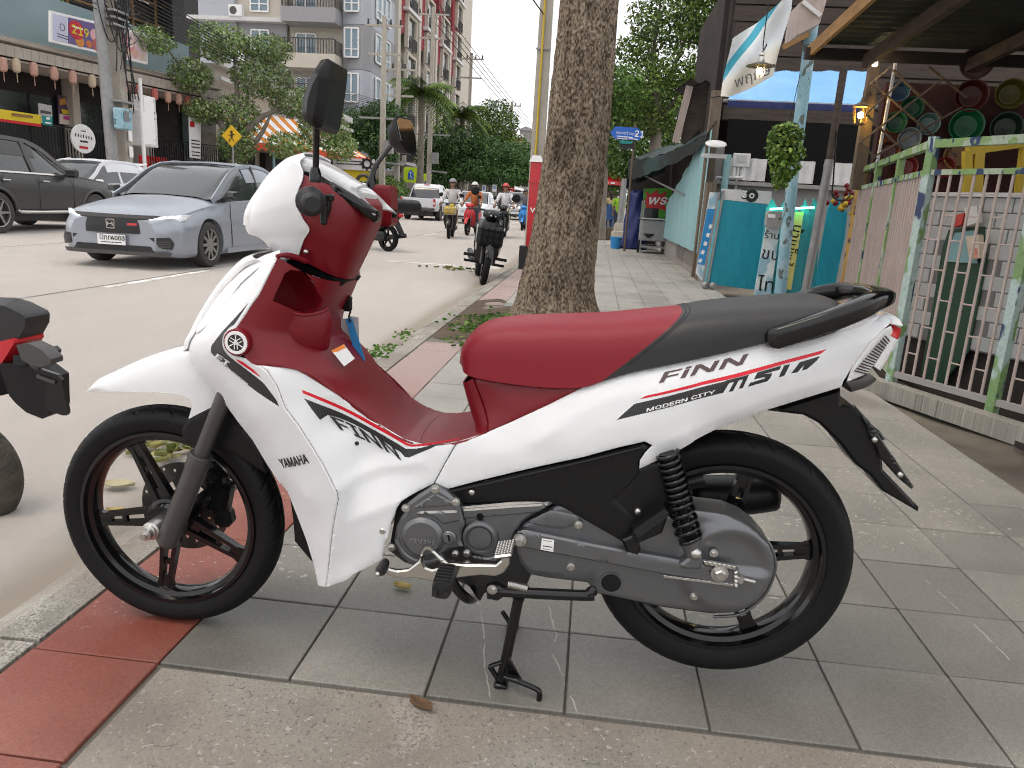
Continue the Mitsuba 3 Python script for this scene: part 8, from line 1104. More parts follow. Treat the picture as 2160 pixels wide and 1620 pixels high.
for s in (-1, 1):
    part(k, 'headlamp', facing([(s * y, z) for y, z in ((.46, .66), (.60, .695), (.80, .725), (.855, .72), (.82, .66), (.72, .61), (.50, .615))], nx, -.03, .05), 'headlamp', 30); g_ = numbered(f'{k}__lamp_strip'); mesh = facing([(s * y, z) for y, z in ((.48, .65), (.62, .68), (.78, .705), (.76, .685), (.62, .66), (.5, .635))], nx, .021, .006); sh = ply(mesh, 'white_print'); sh['emitter'] = {'type': 'area', 'radiance': rgb((3.2, 3.4, 3.6))}; sh['to_world'] = XF[0]; scene[g_] = sh
    part(k, 'fog_lamp_recess', facing([(s * y, z) for y, z in ((.50, .42), (.72, .43), (.76, .36), (.74, .28), (.64, .29))], nf, -.015, .03), 'car_trim', 20); part(k, 'fog_lamp_slats', [facing([(s * y, z) for y, z in ((.60, z0), (.74, z0 + .005), (.74, z0 + .018), (.6, z0 + .012))], nf, .012, .006) for z0 in (.305, .335, .365)], 'dark_grey_metal')
    part(k, 'mirror', [hull(np.array([(-.62, s * .80, .95), (-.62, s * .99, .96), (-.60, s * 1.0, 1.05), (-.6, s * .84, 1.06), (-.50, s * .86, .965), (-.49, s * .97, .975), (-.50, s * .96, 1.03), (-.50, s * .87, 1.04)])), bar((-.58, s * .76, .93), (-.57, s * .9, .97), .05, .05)], 'car_black', 30)
    part(k, 'door_handle', box((-1.75, s * .878, .80), (.18, .02, .025), bev=.006), 'car_silver')
part(k, 'lower_grille', facing([(-.50, .31), (.50, .31), (.56, .235), (-.56, .235)], nf, -.012, .025), 'car_trim', 20); part(k, 'chin', facing([(-.74, .235), (.74, .235), (.70, .185), (-.70, .185)], nf, -.01, .03), 'dark_grey_metal', 20)
part(k, 'licence_plate', facing([(-.19, .44), (.19, .44), (.19, .31), (-.19, .31)], nx, .02, .012), 'white_print'); th_ = thai([[[(127,52),(132,52),(134,45),(139,50),(146,53),(156,53),(165,48),(169,35),(169,0),(161,0),(160,38),(155,45),(152,47),(143,45),(137,39),(135,0),(127,0)]],[[(68,35),(69,44),(79,52),(95,53),(106,48),(111,36),(111,0),(103,0),(102,38),(98,44),(85,46),(77,41),(78,37),(87,32),(86,29),(78,23),(77,0),(69,0),(69,22),(76,31)]],[[(13,68),(52,68),(52,0),(13,0)],[(48,63),(18,63),(18,5),(47,5)]]], .06, ((0, -.16, .37), (0, 1, 0), (0, 0, 1), (1, 0, 0)), .003); th2 = text('4003', .055, ((0, .0, .37), (0, 1, 0), (0, 0, 1), (1, 0, 0)), .003, True)
for m_ in (th_, th2): m_.vertices[:, 0] += .938
part(k, 'plate_lettering', cat([th_, th2]), 'dark_grey_metal'); part(k, 'plate_line', facing([(-.14, .345), (.14, .345), (.14, .335), (-.14, .335)], nx, .033, .002), 'dark_grey_metal')
part(k, 'badge', [bar((.93, y0, .55), (.93, y1, .60), .012, .014) for y0, y1 in ((-.035, -.028), (.035, .028))] + [bar((.93, -.03, .575), (.93, .03, .575), .012, .014), bar((.925, -.05, .52), (.925, .05, .52), .008, .01), bar((.925, -.052, .63), (.925, .052, .63), .008, .01), bar((.925, -.05, .52), (.925, -.055, .63), .008, .01), bar((.925, .05, .52), (.925, .055, .63), .008, .01)], 'chrome'); part(k, 'side_badge', facing([(.22, .595), (.34, .595), (.34, .565), (.22, .565)], nx, .021, .004), 'tail_red')
[part(k, 'side_skirt', bar((-.45, s * .872, .21), (-2.15, s * .872, .21), .03, .07), 'car_silver') for s in (-1, 1)]; part(k, 'aerial_fin', hull([(-2.4, -.03, 1.45), (-2.4, .03, 1.45), (-2.65, .03, 1.41), (-2.65, -.03, 1.41), (-2.62, 0, 1.52)]), 'car_silver')
[part(k, 'door_seam', bar((x, s * .8765, .25), (x + .05, s * .872, .88), .006, .01), 'car_trim') for x in (-.62, -1.72, -2.55) for s in (-1, 1)]
XF[0] = None
# dark grey off-roader going away on the far lane
st = [(.92, .62, .55, .38, .86, .92), (.85, .80, .72, .34, .95, 1.02), (.6, .91, .84, .34, 1.02, 1.09), (0, .93, .85, .34, 1.08, 1.16), (-.7, .93, .86, .36, 1.12, 1.2), (-2.0, .93, .87, .36, 1.14, 1.16), (-2.85, .93, .87, .40, 1.15, 1.17), (-3.6, .92, .86, .45, 1.14, 1.18), (-3.85, .88, .82, .5, 1.08, 1.14)]
cab = [(-.55, .82, 1.12, .66, 1.18), (-.95, .835, 1.13, .65, 1.42), (-1.35, .84, 1.13, .64, 1.66), (-1.7, .84, 1.13, .635, 1.78), (-2.4, .84, 1.13, .63, 1.82), (-3.2, .83, 1.14, .62, 1.77), (-3.6, .82, 1.14, .61, 1.66), (-3.8, .80, 1.14, .62, 1.3)]
k, G, c = car('off_roader', 'dark grey off-roader with a chrome step at the left edge of the road', (-12.13, 16.2, -.1), 90, 'car_dark', st, cab, (0, -2.85), .39)
car_roof(k, G, 11, 26, 4, 29, 'car_dark')
pillar(k, [(-.5, .83, 1.12), (-.95, .765, 1.38), (-1.35, .71, 1.63), (-1.7, .68, 1.75)], .10, 'car_dark'); pillar(k, [(-1.7, .68, 1.76), (-2.4, .67, 1.79), (-3.2, .66, 1.74), (-3.7, .66, 1.55)], .08, 'car_dark'); pillar(k, [(-1.75, .855, 1.13), (-1.82, .77, 1.45), (-1.85, .68, 1.78)], .11, 'car_dark'); pillar(k, [(-2.85, .85, 1.14), (-2.9, .77, 1.45), (-2.95, .67, 1.76)], .12, 'car_dark'); pillar(k, [(-.55, .875, 1.13), (-1.7, .885, 1.145), (-3.6, .87, 1.16)], .03, 'chrome', 'belt_moulding')
for x in (0, -2.85):
    for s in (-1, 1): road_wheel(k, x, s * .82, .39, .25, nsp=6)
for s in (-1, 1):
    part(k, 'step', tube(spline([(-.55, s * .93, .40), (-.65, s * 1.0, .40), (-2.2, s * 1.0, .40), (-2.35, s * .93, .42)], 5), .035, 10), 'chrome', 40); part(k, 'mirror', [box((-.85, s * 1.02, 1.20), (.14, .26, .19), bev=.04)], 'car_black', 30); part(k, 'door_handle', [box((x, s * .945, 1.0), (.2, .03, .03), bev=.008) for x in (-1.55, -2.6)], 'chrome'); [part(k, 'door_seam', bar((x, s * .934, .45), (x + .03, s * .925, 1.1), .006, .012), 'car_trim') for x in (-.72, -1.75, -2.7)]; part(k, 'arch_trim', [tube([(x + .46 * math.cos(a), s * .925, .39 + .46 * math.sin(a)) for a in np.linspace(0, math.pi, 20)], .03, 8) for x in (0, -2.85)], 'car_dark', 40)
XF[0] = None
# white estate parked on the far side, facing the viewer
st = [(.85, .55, .5, .3, .68, .72), (.75, .76, .68, .25, .74, .8), (.4, .86, .78, .22, .84, .92), (0, .88, .8, .2, .9, .98), (-.7, .88, .82, .2, .97, 1.03), (-2.7, .88, .83, .22, 1.03, 1.05), (-3.4, .85, .78, .3, 1.03, 1.08), (-3.6, .78, .7, .38, .96, 1.02)]
cab = [(-.35, .76, .97, .6, 1.02), (-.8, .79, 1.0, .6, 1.3), (-1.2, .8, 1.0, .59, 1.53), (-1.7, .8, 1.01, .58, 1.62), (-2.6, .8, 1.03, .57, 1.60), (-3.1, .78, 1.03, .56, 1.5), (-3.5, .76, 1.03, .56, 1.1)]
k, G, c = car('estate_car', 'white car with a rear spoiler between the off-roader and the round shop sign', (-14.1, 18.6, -.1), -90, 'car_white', st, cab, (0, -2.7), .33)
car_roof(k, G, 9, 23, 4, 29, 'car_white'); pillar(k, [(-.35, .77, .97), (-.8, .73, 1.24), (-1.2, .66, 1.5), (-1.7, .62, 1.6)], .09, 'car_white'); pillar(k, [(-1.7, .62, 1.6), (-2.6, .61, 1.585), (-3.1, .62, 1.48)], .06, 'car_white'); pillar(k, [(-1.8, .815, 1.01), (-1.83, .61, 1.6)], .08, 'car_white'); pillar(k, [(-2.75, .82, 1.03), (-2.95, .74, 1.3), (-3.0, .61, 1.52)], .26, 'car_white')
for x in (0, -2.7):
    for s in (-1, 1): road_wheel(k, x, s * .78, .33, .2)
for s in (-1, 1): part(k, 'tail_lamp', box((-3.42, s * .76, .93), (.22, .14, .14), bev=.03, rz=s * 20), 'tail_red', 30); part(k, 'headlamp', box((.62, s * .64, .74), (.25, .22, .10), bev=.03, rz=-s * 35), 'headlamp', 30); part(k, 'mirror', box((-.65, s * .93, 1.03), (.12, .2, .13), bev=.03), 'car_white', 30)
part(k, 'spoiler', box((-3.3, 0, 1.58), (.34, 1.16, .03), ry=8, bev=.01), 'car_white'); XF[0] = None
# white pickup going away, cars farther up the road
def pickup(name, label, at, deg, paint):
    st = [(.9, .6, .55, .45, .85, .9), (.8, .82, .75, .38, .95, 1.0), (.3, .9, .83, .36, 1.02, 1.1), (-.6, .91, .84, .38, 1.08, 1.15), (-2.0, .91, .85, .4, 1.08, 1.1), (-4.1, .91, .86, .45, 1.08, 1.08), (-4.25, .88, .84, .5, 1.05, 1.07)]
    cab = [(-.5, .8, 1.08, .66, 1.12), (-.9, .82, 1.08, .65, 1.4), (-1.3, .82, 1.08, .64, 1.66), (-1.8, .82, 1.08, .63, 1.76), (-2.2, .81, 1.08, .62, 1.74), (-2.5, .80, 1.08, .64, 1.5), (-2.62, .78, 1.08, .7, 1.1)]
    k, G, c = car(name, label, at, deg, paint, st, cab, (0, -3.05), .38, cat_='pickup'); car_roof(k, G, 11, 20, 4, 29, paint); pillar(k, [(-.5, .81, 1.08), (-1.3, .7, 1.62), (-1.8, .67, 1.73)], .1, paint); pillar(k, [(-2.15, .66, 1.72), (-2.5, .70, 1.48), (-2.62, .80, 1.1)], .16, paint)
    for x in (0, -3.05):
        for s in (-1, 1): road_wheel(k, x, s * .8, .38, .24, nsp=6)
    for s in (-1, 1): part(k, 'tail_lamp', box((-4.24, s * .82, .88), (.08, .11, .36), bev=.02), 'tail_red', 30); part(k, 'tail_lamp_lens', box((-4.285, s * .82, .84), (.01, .08, .1)), 'headlamp'); part(k, 'mirror', box((-.8, s * 1.0, 1.18), (.12, .22, .18), bev=.03), paint, 30); part(k, 'side_step', tube([(-.6, s * .93, .42), (-2.3, s * .93, .42)], .035, 8), 'chrome', 40)
    part(k, 'tailgate', box((-4.262, 0, .84), (.02, 1.36, .42), bev=.008), paint); part(k, 'bumper', box((-4.33, 0, .55), (.16, 1.7, .16), bev=.03), 'dark_grey_metal'); part(k, 'licence_plate', box((-4.415, 0, .60), (.012, .36, .11)), 'white_print'); part(k, 'third_brake_lamp', box((-2.32, 0, 1.76), (.05, .3, .035)), 'tail_red'); part(k, 'bed', box((-3.4, 0, 1.085), (1.45, 1.5, .012)), 'car_trim'); XF[0] = None; return k
pickup('pickup', 'white pickup driving away left of the riders', (-8.75, 41.3, -.1), 90, 'car_white')
def far_car(name, label, at, deg, paint, s=1., van=0.):
    st = [(.85, .62, .56, .28, .70, .74), (.7, .8, .73, .22, .78, .84), (.3, .88, .8, .2, .86, .94), (-.5, .89, .82, .2, .96, 1.02), (-2.7, .89, .83, .22, 1.0, 1.02), (-3.4, .85, .79, .3, 1.0, 1.05), (-3.6, .78, .72, .36, .94, 1.0)]
    cab = [(-.3, .77, .95, .62, 1.0), (-.75, .79, .98, .62, 1.26 + van * .4), (-1.15, .8, .98, .62, 1.47 + van), (-1.7, .8, .99, .61, 1.53 + van), (-2.6, .79, 1.0, .6, 1.5 + van), (-3.2, .77, 1.0, .6, 1.2 + van)]
    k, G, c = car(name, label, at, deg, paint, st, cab, (0, -2.65), .32); car_roof(k, G, 9, 19, 4, 29, paint); pillar(k, [(-.3, .78, .95), (-1.15, .67, 1.44 + van), (-1.7, .64, 1.51 + van)], .09, paint)
    for x in (0, -2.65):
        for q in (-1, 1): road_wheel(k, x, q * .78, .32, .2, nsp=8)
    for q in (-1, 1): part(k, 'headlamp', box((.66, q * .62, .70), (.2, .26, .11), bev=.03, rz=-q * 30), 'headlamp', 30); part(k, 'mirror', box((-.6, q * .95, 1.0), (.12, .2, .13), bev=.03), paint, 30)
    part(k, 'grille', box((.80, 0, .58), (.10, .8, .16), bev=.03), 'car_trim'); part(k, 'bumper_intake', box((.80, 0, .33), (.14, 1.1, .12), bev=.03), 'car_trim'); part(k, 'licence_plate', box((.875, 0, .46), (.02, .36, .11)), 'white_print'); XF[0] = None; return k
far_car('car', 'white car coming towards the viewer behind the rider in the light shirt', (-6.0, 36.5, -.1), -90, 'car_white')
far_car('car', 'white van-like car behind the blue scooter', (-5.2, 50.0, -.1), -90, 'car_white', van=.25); far_car('car', 'dark car farthest up the road beside the red post', (-3.9, 58.0, -.1), -90, 'car_black', van=.2); far_car('car', 'silver car queued beyond the blue scooter rider', (-3.6, 46.0, -.1), -90, 'car_silver')

# ---------------------------------------------------------------- other motorcycles and their riders (built facing +x, left = +y, on the ground)
def small_wheel(k, x, R, w, rimm='black_gloss', nsp=5, y=0.):
    c = (x, y, R); t = part(k, 'tyre', lathe([(R * .72, w * .4), (R * .85, w / 2), (R * .95, w * .42), (R, w * .15), (R, -w * .15), (R * .95, -w * .42), (R * .85, -w / 2), (R * .72, -w * .4)], c, (0, 1, 0), 40, True), 'tyre_rubber', 40)
    part(t, 'rim', cat([lathe([(R * .66, w * .4), (R * .74, w * .42), (R * .74, -w * .42), (R * .66, -w * .4)], c, (0, 1, 0), 40, True), lathe([(0, w * .55), (R * .16, w * .5), (R * .16, -w * .5), (0, -w * .55)], c, (0, 1, 0), 16)] + [hull([np.array(c) + [r * math.cos(a) * R - o * math.sin(a), d, r * math.sin(a) * R + o * math.cos(a)] for r, o_ in ((.1, .022), (.7, .012)) for o in (-o_, o_) for d in (-.014, .014)]) for a in np.arange(nsp) * 2 * np.pi / nsp + .3]), rimm, 30)
def scooter(label, at, deg, body, trim='black_plastic', basket=None, lean=0., group=None, R=.26, name='scooter', steer=0.):
    k = thing(name, label, 'scooter' if name == 'scooter' else 'motorcycle', group); XF[0] = TZ(*at, deg).rotate([1, 0, 0], lean)
    small_wheel(k, .62, R, .09); small_wheel(k, -.62, R, .10)
    part(k, 'front_mudguard', [thick(np.array([[(.62 + (R + .035) * math.cos(a), o * .055 * (1 - .1 * abs(o)), R + (R + .035 - .03 * abs(o)) * math.sin(a)) for o in np.linspace(-1, 1, 7)] for a in np.linspace(.35, 2.6, 16)]), .004)], body, 40)
    for s in (-1, 1): part(k, 'fork_tube', tube([(.62, s * .075, R), (.47, s * .075, .66)], .018, 10), 'dark_grey_metal', 40)
    def sec(x, z0, z1, w, tilt=0.): return [(x + tilt * (a[1] + 1) / 2, a[0] * w, z0 + (z1 - z0) * (a[1] + 1) / 2) for a in [(math.copysign(abs(math.cos(t)) ** .7, math.cos(t)), math.copysign(abs(math.sin(t)) ** .7, math.sin(t))) for t in np.linspace(0, 2 * np.pi, 20, endpoint=False)]]
    part(k, 'leg_shield', grid(np.array([[(x + px, y * w, z) for px, y in ((.05, 0), (.035, .45), (0, .85), (-.03, 1), (-.05, .9), (-.02, .4), (-.015, 0), (-.02, -.4), (-.05, -.9), (-.03, -1), (0, -.85), (.035, -.45))] for x, z, w in ((.30, .28, .12), (.34, .38, .17), (.42, .55, .20), (.44, .70, .185), (.40, .82, .13), (.37, .90, .09))]), True, True), body, 40)
    part(k, 'floor', box((.08, 0, .31), (.46, .30, .08), bev=.02), trim); part(k, 'rear_body', grid(np.array([sec(.0, .36, .66, .10), sec(-.2, .34, .72, .15), sec(-.5, .40, .76, .15), sec(-.75, .55, .80, .12), sec(-.95, .70, .84, .06)])[::-1], True, True), body, 50)
    part(k, 'seat', grid(np.array([sec(.06, .68, .74, .09), sec(-.1, .69, .77, .13), sec(-.4, .73, .80, .14), sec(-.75, .78, .86, .12), sec(-.88, .82, .87, .06)])[::-1], True, True), 'black_vinyl', 50); part(k, 'engine', box((-.35, .05, .3), (.5, .2, .2), bev=.05), 'dark_engine', 30); part(k, 'silencer', tube([(-.3, -.14, .25), (-.5, -.15, .28), (-.95, -.16, .34)], [.02, .05, .045], 14), 'dark_engine', 40)
    part(k, 'handlebar_cover', grid(np.array([sec(.30, .90, .98, .06), sec(.36, .88, 1.02, .13), sec(.44, .88, 1.02, .14), sec(.50, .90, .98, .07)])[::-1], True, True), body, 50); part(k, 'headlamp', [hull([(.49, s * .02, .90), (.46, s * .10, .93), (.44, s * .11, .97), (.47, s * .03, .98), (.51, s * .03, .94)]) for s in (-1, 1)], 'headlamp', 30)
    part(k, 'handlebar', tube(spline([(.26, .34, .98), (.34, .2, 1.0), (.38, 0, .99), (.34, -.2, 1.0), (.26, -.34, .98)], 6), .013, 8), 'grip_rubber', 40)
    for s in (-1, 1): part(k, 'mirror', [tube(spline([(.34, s * .20, 1.0), (.36, s * .22, 1.1), (.32, s * .27, 1.2)], 5), .006, 6), lathe([(0, .012), (.05, .01), (.06, 0), (.05, -.012), (0, -.02)], (.32, s * .29, 1.23), (1, 0, 0), 18)], 'black_plastic', 40)
    part(k, 'tail_lamp', box((-.97, 0, .74), (.05, .12, .07), bev=.015), 'red_lens'); part(k, 'rear_mudguard', hull([(-.8, .06, .6), (-.8, -.06, .6), (-1.05, .05, .36), (-1.05, -.05, .36), (-1.0, .05, .34), (-1.0, -.05, .34), (-.9, 0, .66)]), 'black_plastic')
    if basket:
        G = [[(.60 + dx * (1 + .25 * v), dy * (1 + .2 * v), .68 + .24 * v) for dx, dy in ((.12, .16), (.12, -.16), (-.12, -.16), (-.12, .16), (.12, .16))] for v in (0, .33, .66, 1)]; ms = [tube(np.array(r), .006, 5) for r in G]; ms += [tube([np.array(G[0][i]) * (1 - t) + np.array(G[0][i + 1]) * t, np.array(G[3][i]) * (1 - t) + np.array(G[3][i + 1]) * t], .005, 5) for i in range(4) for t in np.linspace(0, 1, 6)]
        part(k, 'basket', ms, basket[0], label='wire basket')
        if basket[1]: part(k, 'basket_load', [box((.60, 0, .80), (.24, .32, .22), bev=.05), box((.62, .06, .93), (.12, .14, .12), rz=20, bev=.04)], basket[1], 30, 'yellow bags in the basket')
    XF[0] = None; return k
PEOPLE_SKIN = (.30, .17, .11)
mat('cloth_vc', {'type': 'principled', 'base_color': VC, 'roughness': .85, 'specular': .2}); mat('skin', {'type': 'principled', 'base_color': rgb(PEOPLE_SKIN), 'roughness': .55, 'specular': .35})
def head(k, c, f, r=.098, helmet=None, hair=(.015, .012, .011), hairlong=False):
    "a head with a face looking along f"
    f = np.array(f, float); f /= np.linalg.norm(f); l = np.cross([0, 0, 1], f); c = np.array(c, float); B = np.stack([f, l, [0, 0, 1]], 1)
    m = trimesh.creation.icosphere(3); v = m.vertices.copy(); v = v * [.098, .078, .115]; low = np.clip(-v[:, 2] / .115, 0, 1); v[:, 1] *= 1 - .32 * low; v[:, 0] += .012 * low * (v[:, 0] > 0)
    g = lambda y, z, s: np.exp(-(((v[:, 1] - y) ** 2 + (v[:, 2] - z) ** 2) / s ** 2)) * (v[:, 0] > 0)
    v[:, 0] += .022 * g(0, -.02, .016) + .008 * g(0, -.062, .02) - .010 * g(.032, .012, .016) - .010 * g(-.032, .012, .016) - .004 * g(0, -.05, .008)
    for s in (-1, 1): v[:, 1] += s * .014 * np.exp(-((v[:, 0] + .005) ** 2 + (v[:, 2] + .005) ** 2) / .02 ** 2) * (s * v[:, 1] > .05)
    h = part(k, 'head', TM(c + (v * r / .098) @ B.T, m.faces), 'skin', True)
    part(h, 'eyes', [ball(c + B @ np.array([.084, s * .031, .012]) * r / .098, .009, 1) for s in (-1, 1)], 'dark_print', True); part(h, 'mouth', hull([c + B @ np.array([.094, y, -.052 + z]) * r / .098 for y in (-.02, .02) for z in (0, .006)] + [c + B @ np.array([.1, 0, -.05]) * r / .098]), 'red_plastic')
    s = trimesh.creation.icosphere(3); w = s.vertices.copy(); keep = (w[:, 2] > -.05) | (w[:, 0] < -.15)
    if helmet is not None:
        keep = (w[:, 2] > .12) | ((w[:, 0] < .15) & (w[:, 2] > -.75)); fm = s.faces[keep[s.faces].all(1)]; part(h, 'helmet', TM(c + (w * [.135, .118, .14] + [-.005, 0, .015]) @ B.T, fm), 'vc_gloss', True, color=helmet); part(h, 'visor', thick(np.array([[c + B @ np.array([.14 * math.cos(a) , .125 * math.sin(a), .05 - .012 * t]) for a in np.linspace(-1, 1, 10)] for t in (0, 1, 2)]), .004), 'black_plastic', 40)
    else:
        keep = (w[:, 2] > .35) | ((w[:, 0] < -.05) & (w[:, 2] > (-1.8 if hairlong else -.55))); fm = s.faces[keep[s.faces].all(1)]; part(h, 'hair', TM(c + (w * [.108, .092, .125] + [-.006, 0, .008]) @ B.T, fm), 'vc_matte', True, color=hair)
        if hairlong: part(h, 'hair', blob([((c + B @ np.array([-.07, 0, .02])), .07), (c + B @ np.array([-.1, 0, -.2]), .06)][:1] and [((c + B @ np.array([-.06, 0, .0]), .075), (c + B @ np.array([-.09, 0, -.22]), .05))], .03), 'vc_matte', True, color=hair)
def hand(wrist, d, up, s=1.):
    "palm, four fingers and a thumb, curled"
    wrist, d = np.array(wrist, float), np.array(d, float); d /= np.linalg.norm(d); up = np.array(up, float); up -= d * (d @ up); up /= np.linalg.norm(up); q = np.cross(d, up); out = [((wrist, .026), (wrist + d * .075, .034))]
    for i, L in enumerate((.060, .070, .066, .050)):
        b = wrist + d * .085 + q * (i - 1.5) * .019; k1 = b + d * L * .5 - up * L * .25; out += [((b, .0095), (k1, .009)), ((k1, .009), (k1 - up * L * .5 - d * L * .05, .008))]
    t = wrist + d * .03 - q * .03; out += [((t, .013), (t + d * .03 - q * .022 - up * .01, .010)), ((t + d * .03 - q * .022 - up * .01, .010), (t + d * .05 - q * .012 - up * .035, .009))]; return out
def person(label, at, deg, J, shirt, trousers, skin_legs=False, shoes=(.5, .5, .5), helmet=None, face=(1, 0, 0), group=None, sleeves=.5, hairlong=False, scale=1., skirt=None):
    "J: joints hip, chest, neck, head, and l/r shoulder, elbow, wrist, hip, knee, ankle, toe"
    k = thing('person', label, 'person', group); XF[0] = TZ(*at, deg).scale(scale); A = {n: np.array(v, float) for n, v in J.items()}; bones = [((A['neck'] - [0, 0, .03], .052), (A['head'] - [0, 0, .06], .05))]; top = [((A['hip'], .125), (A['chest'] - [0, 0, .12], .125)), ((A['chest'] - [0, 0, .12], .125), (A['chest'], .135)), ((A['chest'], .13), (A['neck'] - [0, 0, .05], .07))]; leg = [((A['lh'] + [0, 0, .02], .10), (A['rh'] + [0, 0, .02], .10)), ((A['hip'], .12), (A['lh'], .1)), ((A['hip'], .12), (A['rh'], .1))]; sh = []
    for s in 'lr':
        S, E_, Wr = A[s + 's'], A[s + 'e'], A[s + 'w']; top += [((A['chest'] + [0, 0, .06], .10), (S, .062)), ((S, .060), (S + (E_ - S) * min(1, sleeves * 1.6), .056))]; bones += [((S, .046), (E_, .038)), ((E_, .038), (Wr, .026))] + hand(Wr, Wr - E_, (0, 0, 1))
        if sleeves > .7: top += [((E_, .047), (E_ + (Wr - E_) * .85, .04))]
        Hh, Kn, An, To = A[s + 'h'], A[s + 'k'], A[s + 'a'], A[s + 't']; bones += [((Hh, .075), (Kn, .055)), ((Kn, .055), (An, .037))]; leg += [((Hh, .095), (Hh + (Kn - Hh) * (.8 if skin_legs else 1), .075 if skin_legs else .068))]
        if not skin_legs: leg += [((Kn, .068), (An + [0, 0, .03], .055))]
        sh += [((An - [0, 0, .03], .042), (To, .035)), ((An - [.05, 0, .035], .036), (To, .034))]
    part(k, 'body', blob(bones, .022, 4), 'skin', True); part(k, 'shirt', blob(top, .035, 6), 'cloth_vc', True, color=shirt); part(k, 'trousers', blob(leg, .035, 6), 'cloth_vc', True, color=trousers)
    if skirt is not None: part(k, 'skirt', lathe([(.13, .25), (.17, .1), (.23, -.35), (.22, -.36), (.12, .2)], A['hip'], (0, 0, 1), 24, True), 'cloth_vc', 40, color=skirt)
    part(k, 'shoes', cat([blob(sh[:2], .025, 4), blob(sh[2:], .025, 4)]), 'cloth_vc', True, color=shoes); head(k, A['head'], face, helmet=helmet, hairlong=hairlong); XF[0] = None; return k
RIDE = dict(hip=(-.28, 0, .90), chest=(-.20, 0, 1.24), neck=(-.16, 0, 1.42), head=(-.12, 0, 1.56), ls=(-.18, .18, 1.34), rs=(-.18, -.18, 1.34), le=(-.02, .27, 1.12), re=(-.02, -.27, 1.12), lw=(.20, .30, 1.01), rw=(.20, -.30, 1.01), lh=(-.26, .10, .86), rh=(-.26, -.10, .86), lk=(.14, .15, .80), rk=(.14, -.15, .80), la=(.04, .14, .42), ra=(.04, -.14, .42), lt=(.20, .14, .37), rt=(.20, -.14, .37))
STAND = dict(hip=(0, 0, .92), chest=(0, 0, 1.24), neck=(0, 0, 1.42), head=(.02, 0, 1.56), ls=(0, .18, 1.34), rs=(0, -.18, 1.34), le=(-.02, .24, 1.08), re=(.04, -.24, 1.08), lw=(.08, .24, .86), rw=(.2, -.16, 1.0), lh=(0, .09, .88), rh=(0, -.09, .88), lk=(.06, .10, .48), rk=(-.02, -.10, .48), la=(.02, .10, .08), ra=(-.1, -.10, .09), lt=(.15, .10, .03), rt=(.03, -.10, .03))
# parked black scooter by the kerb and the riders
bs = scooter('black parked scooter with a black front basket standing at the kerb beyond the trunk', (-1.62, 10.9, -.1), -78, 'black_gloss', R=.285, lean=-7)
XF[0] = TZ(-1.62, 10.9, -.1, -78).rotate([1, 0, 0], -7)
part(bs, 'front_box', box((.56, 0, .66), (.24, .36, .28), bev=.04), 'black_plastic', 30, 'black front basket'); part(bs, 'box_ribs', [bar((.685, y, .54), (.685, y, .78), .012, .008) for y in (-.12, -.04, .04, .12)] + [bar((.685, -.16, z), (.685, .16, z), .008, .012) for z in (.58, .66, .74)], 'black_gloss')
part(bs, 'brake_disc', lathe([(.05, .052), (.10, .052), (.10, .056), (.05, .056)], (.62, 0, .285), (0, 1, 0), 28, True), 'steel', 30); part(bs, 'foot_peg', [bar((.30, -.31, .36), (.30, .31, .36), .035, .04), bar((.24, -.29, .27), (.24, .29, .27), .03, .035)], 'black_plastic'); part(bs, 'side_stripe', [bar((.46, s * .165, .45), (.46, s * .19, .80), .015, .02) for s in (-1, 1)], 'white_board'); XF[0] = None
k = scooter('black and white underbone with a yellow basket load ridden towards the viewer', (-4.25, 22.3, -.1), -84, 'black_gloss', basket=('steel', 'yellow_frame'), R=.29, name='motorcycle')
person('person with grey helmet, white shirt and pale shorts riding the motorcycle with the yellow basket', (-4.25, 22.3, -.1), -84, RIDE, (.55, .52, .52), (.50, .46, .38), True, (.6, .6, .6), (.22, .22, .23), (1, 0, 0), sleeves=.8)
scooter('red motorcycle just behind the one with the yellow basket', (-4.05, 25.0, -.1), -95, 'red_gloss', R=.28, name='motorcycle'); person('person with white helmet and orange top on the red motorcycle behind the yellow basket', (-4.05, 25.0, -.1), -95, RIDE, (.45, .14, .05), (.08, .09, .12), False, (.1, .1, .1), (.6, .6, .6), sleeves=.5)
scooter('black motorcycle of the rider in the red helmet', (-2.95, 24.5, -.1), -88, 'black_gloss', R=.28, name='motorcycle'); person('person with red helmet, white top and pale trousers right behind the parked black scooter', (-2.95, 24.5, -.1), -88, RIDE, (.62, .62, .64), (.45, .42, .36), False, (.3, .3, .3), (.55, .05, .04), sleeves=.6)
pm('scooter_blue', (.01, .22, .60), .3, coat=.6); scooter('bright blue scooter coming towards the viewer', (-3.05, 32.5, -.1), -90, 'scooter_blue', R=.25); person('person with dark helmet and grey top riding the bright blue scooter', (-3.05, 32.5, -.1), -90, RIDE, (.13, .12, .15), (.06, .08, .14), False, (.6, .6, .6), (.05, .05, .06), sleeves=.8)
scooter('dark red motorcycle standing right of the blue scooter', (-2.35, 33.6, -.1), -95, 'red_plastic', R=.28, name='motorcycle'); person('person in dark clothes on the dark red motorcycle', (-2.35, 33.6, -.1), -95, RIDE, (.10, .05, .05), (.05, .05, .06), False, (.1, .1, .1), (.35, .3, .25), sleeves=.8)
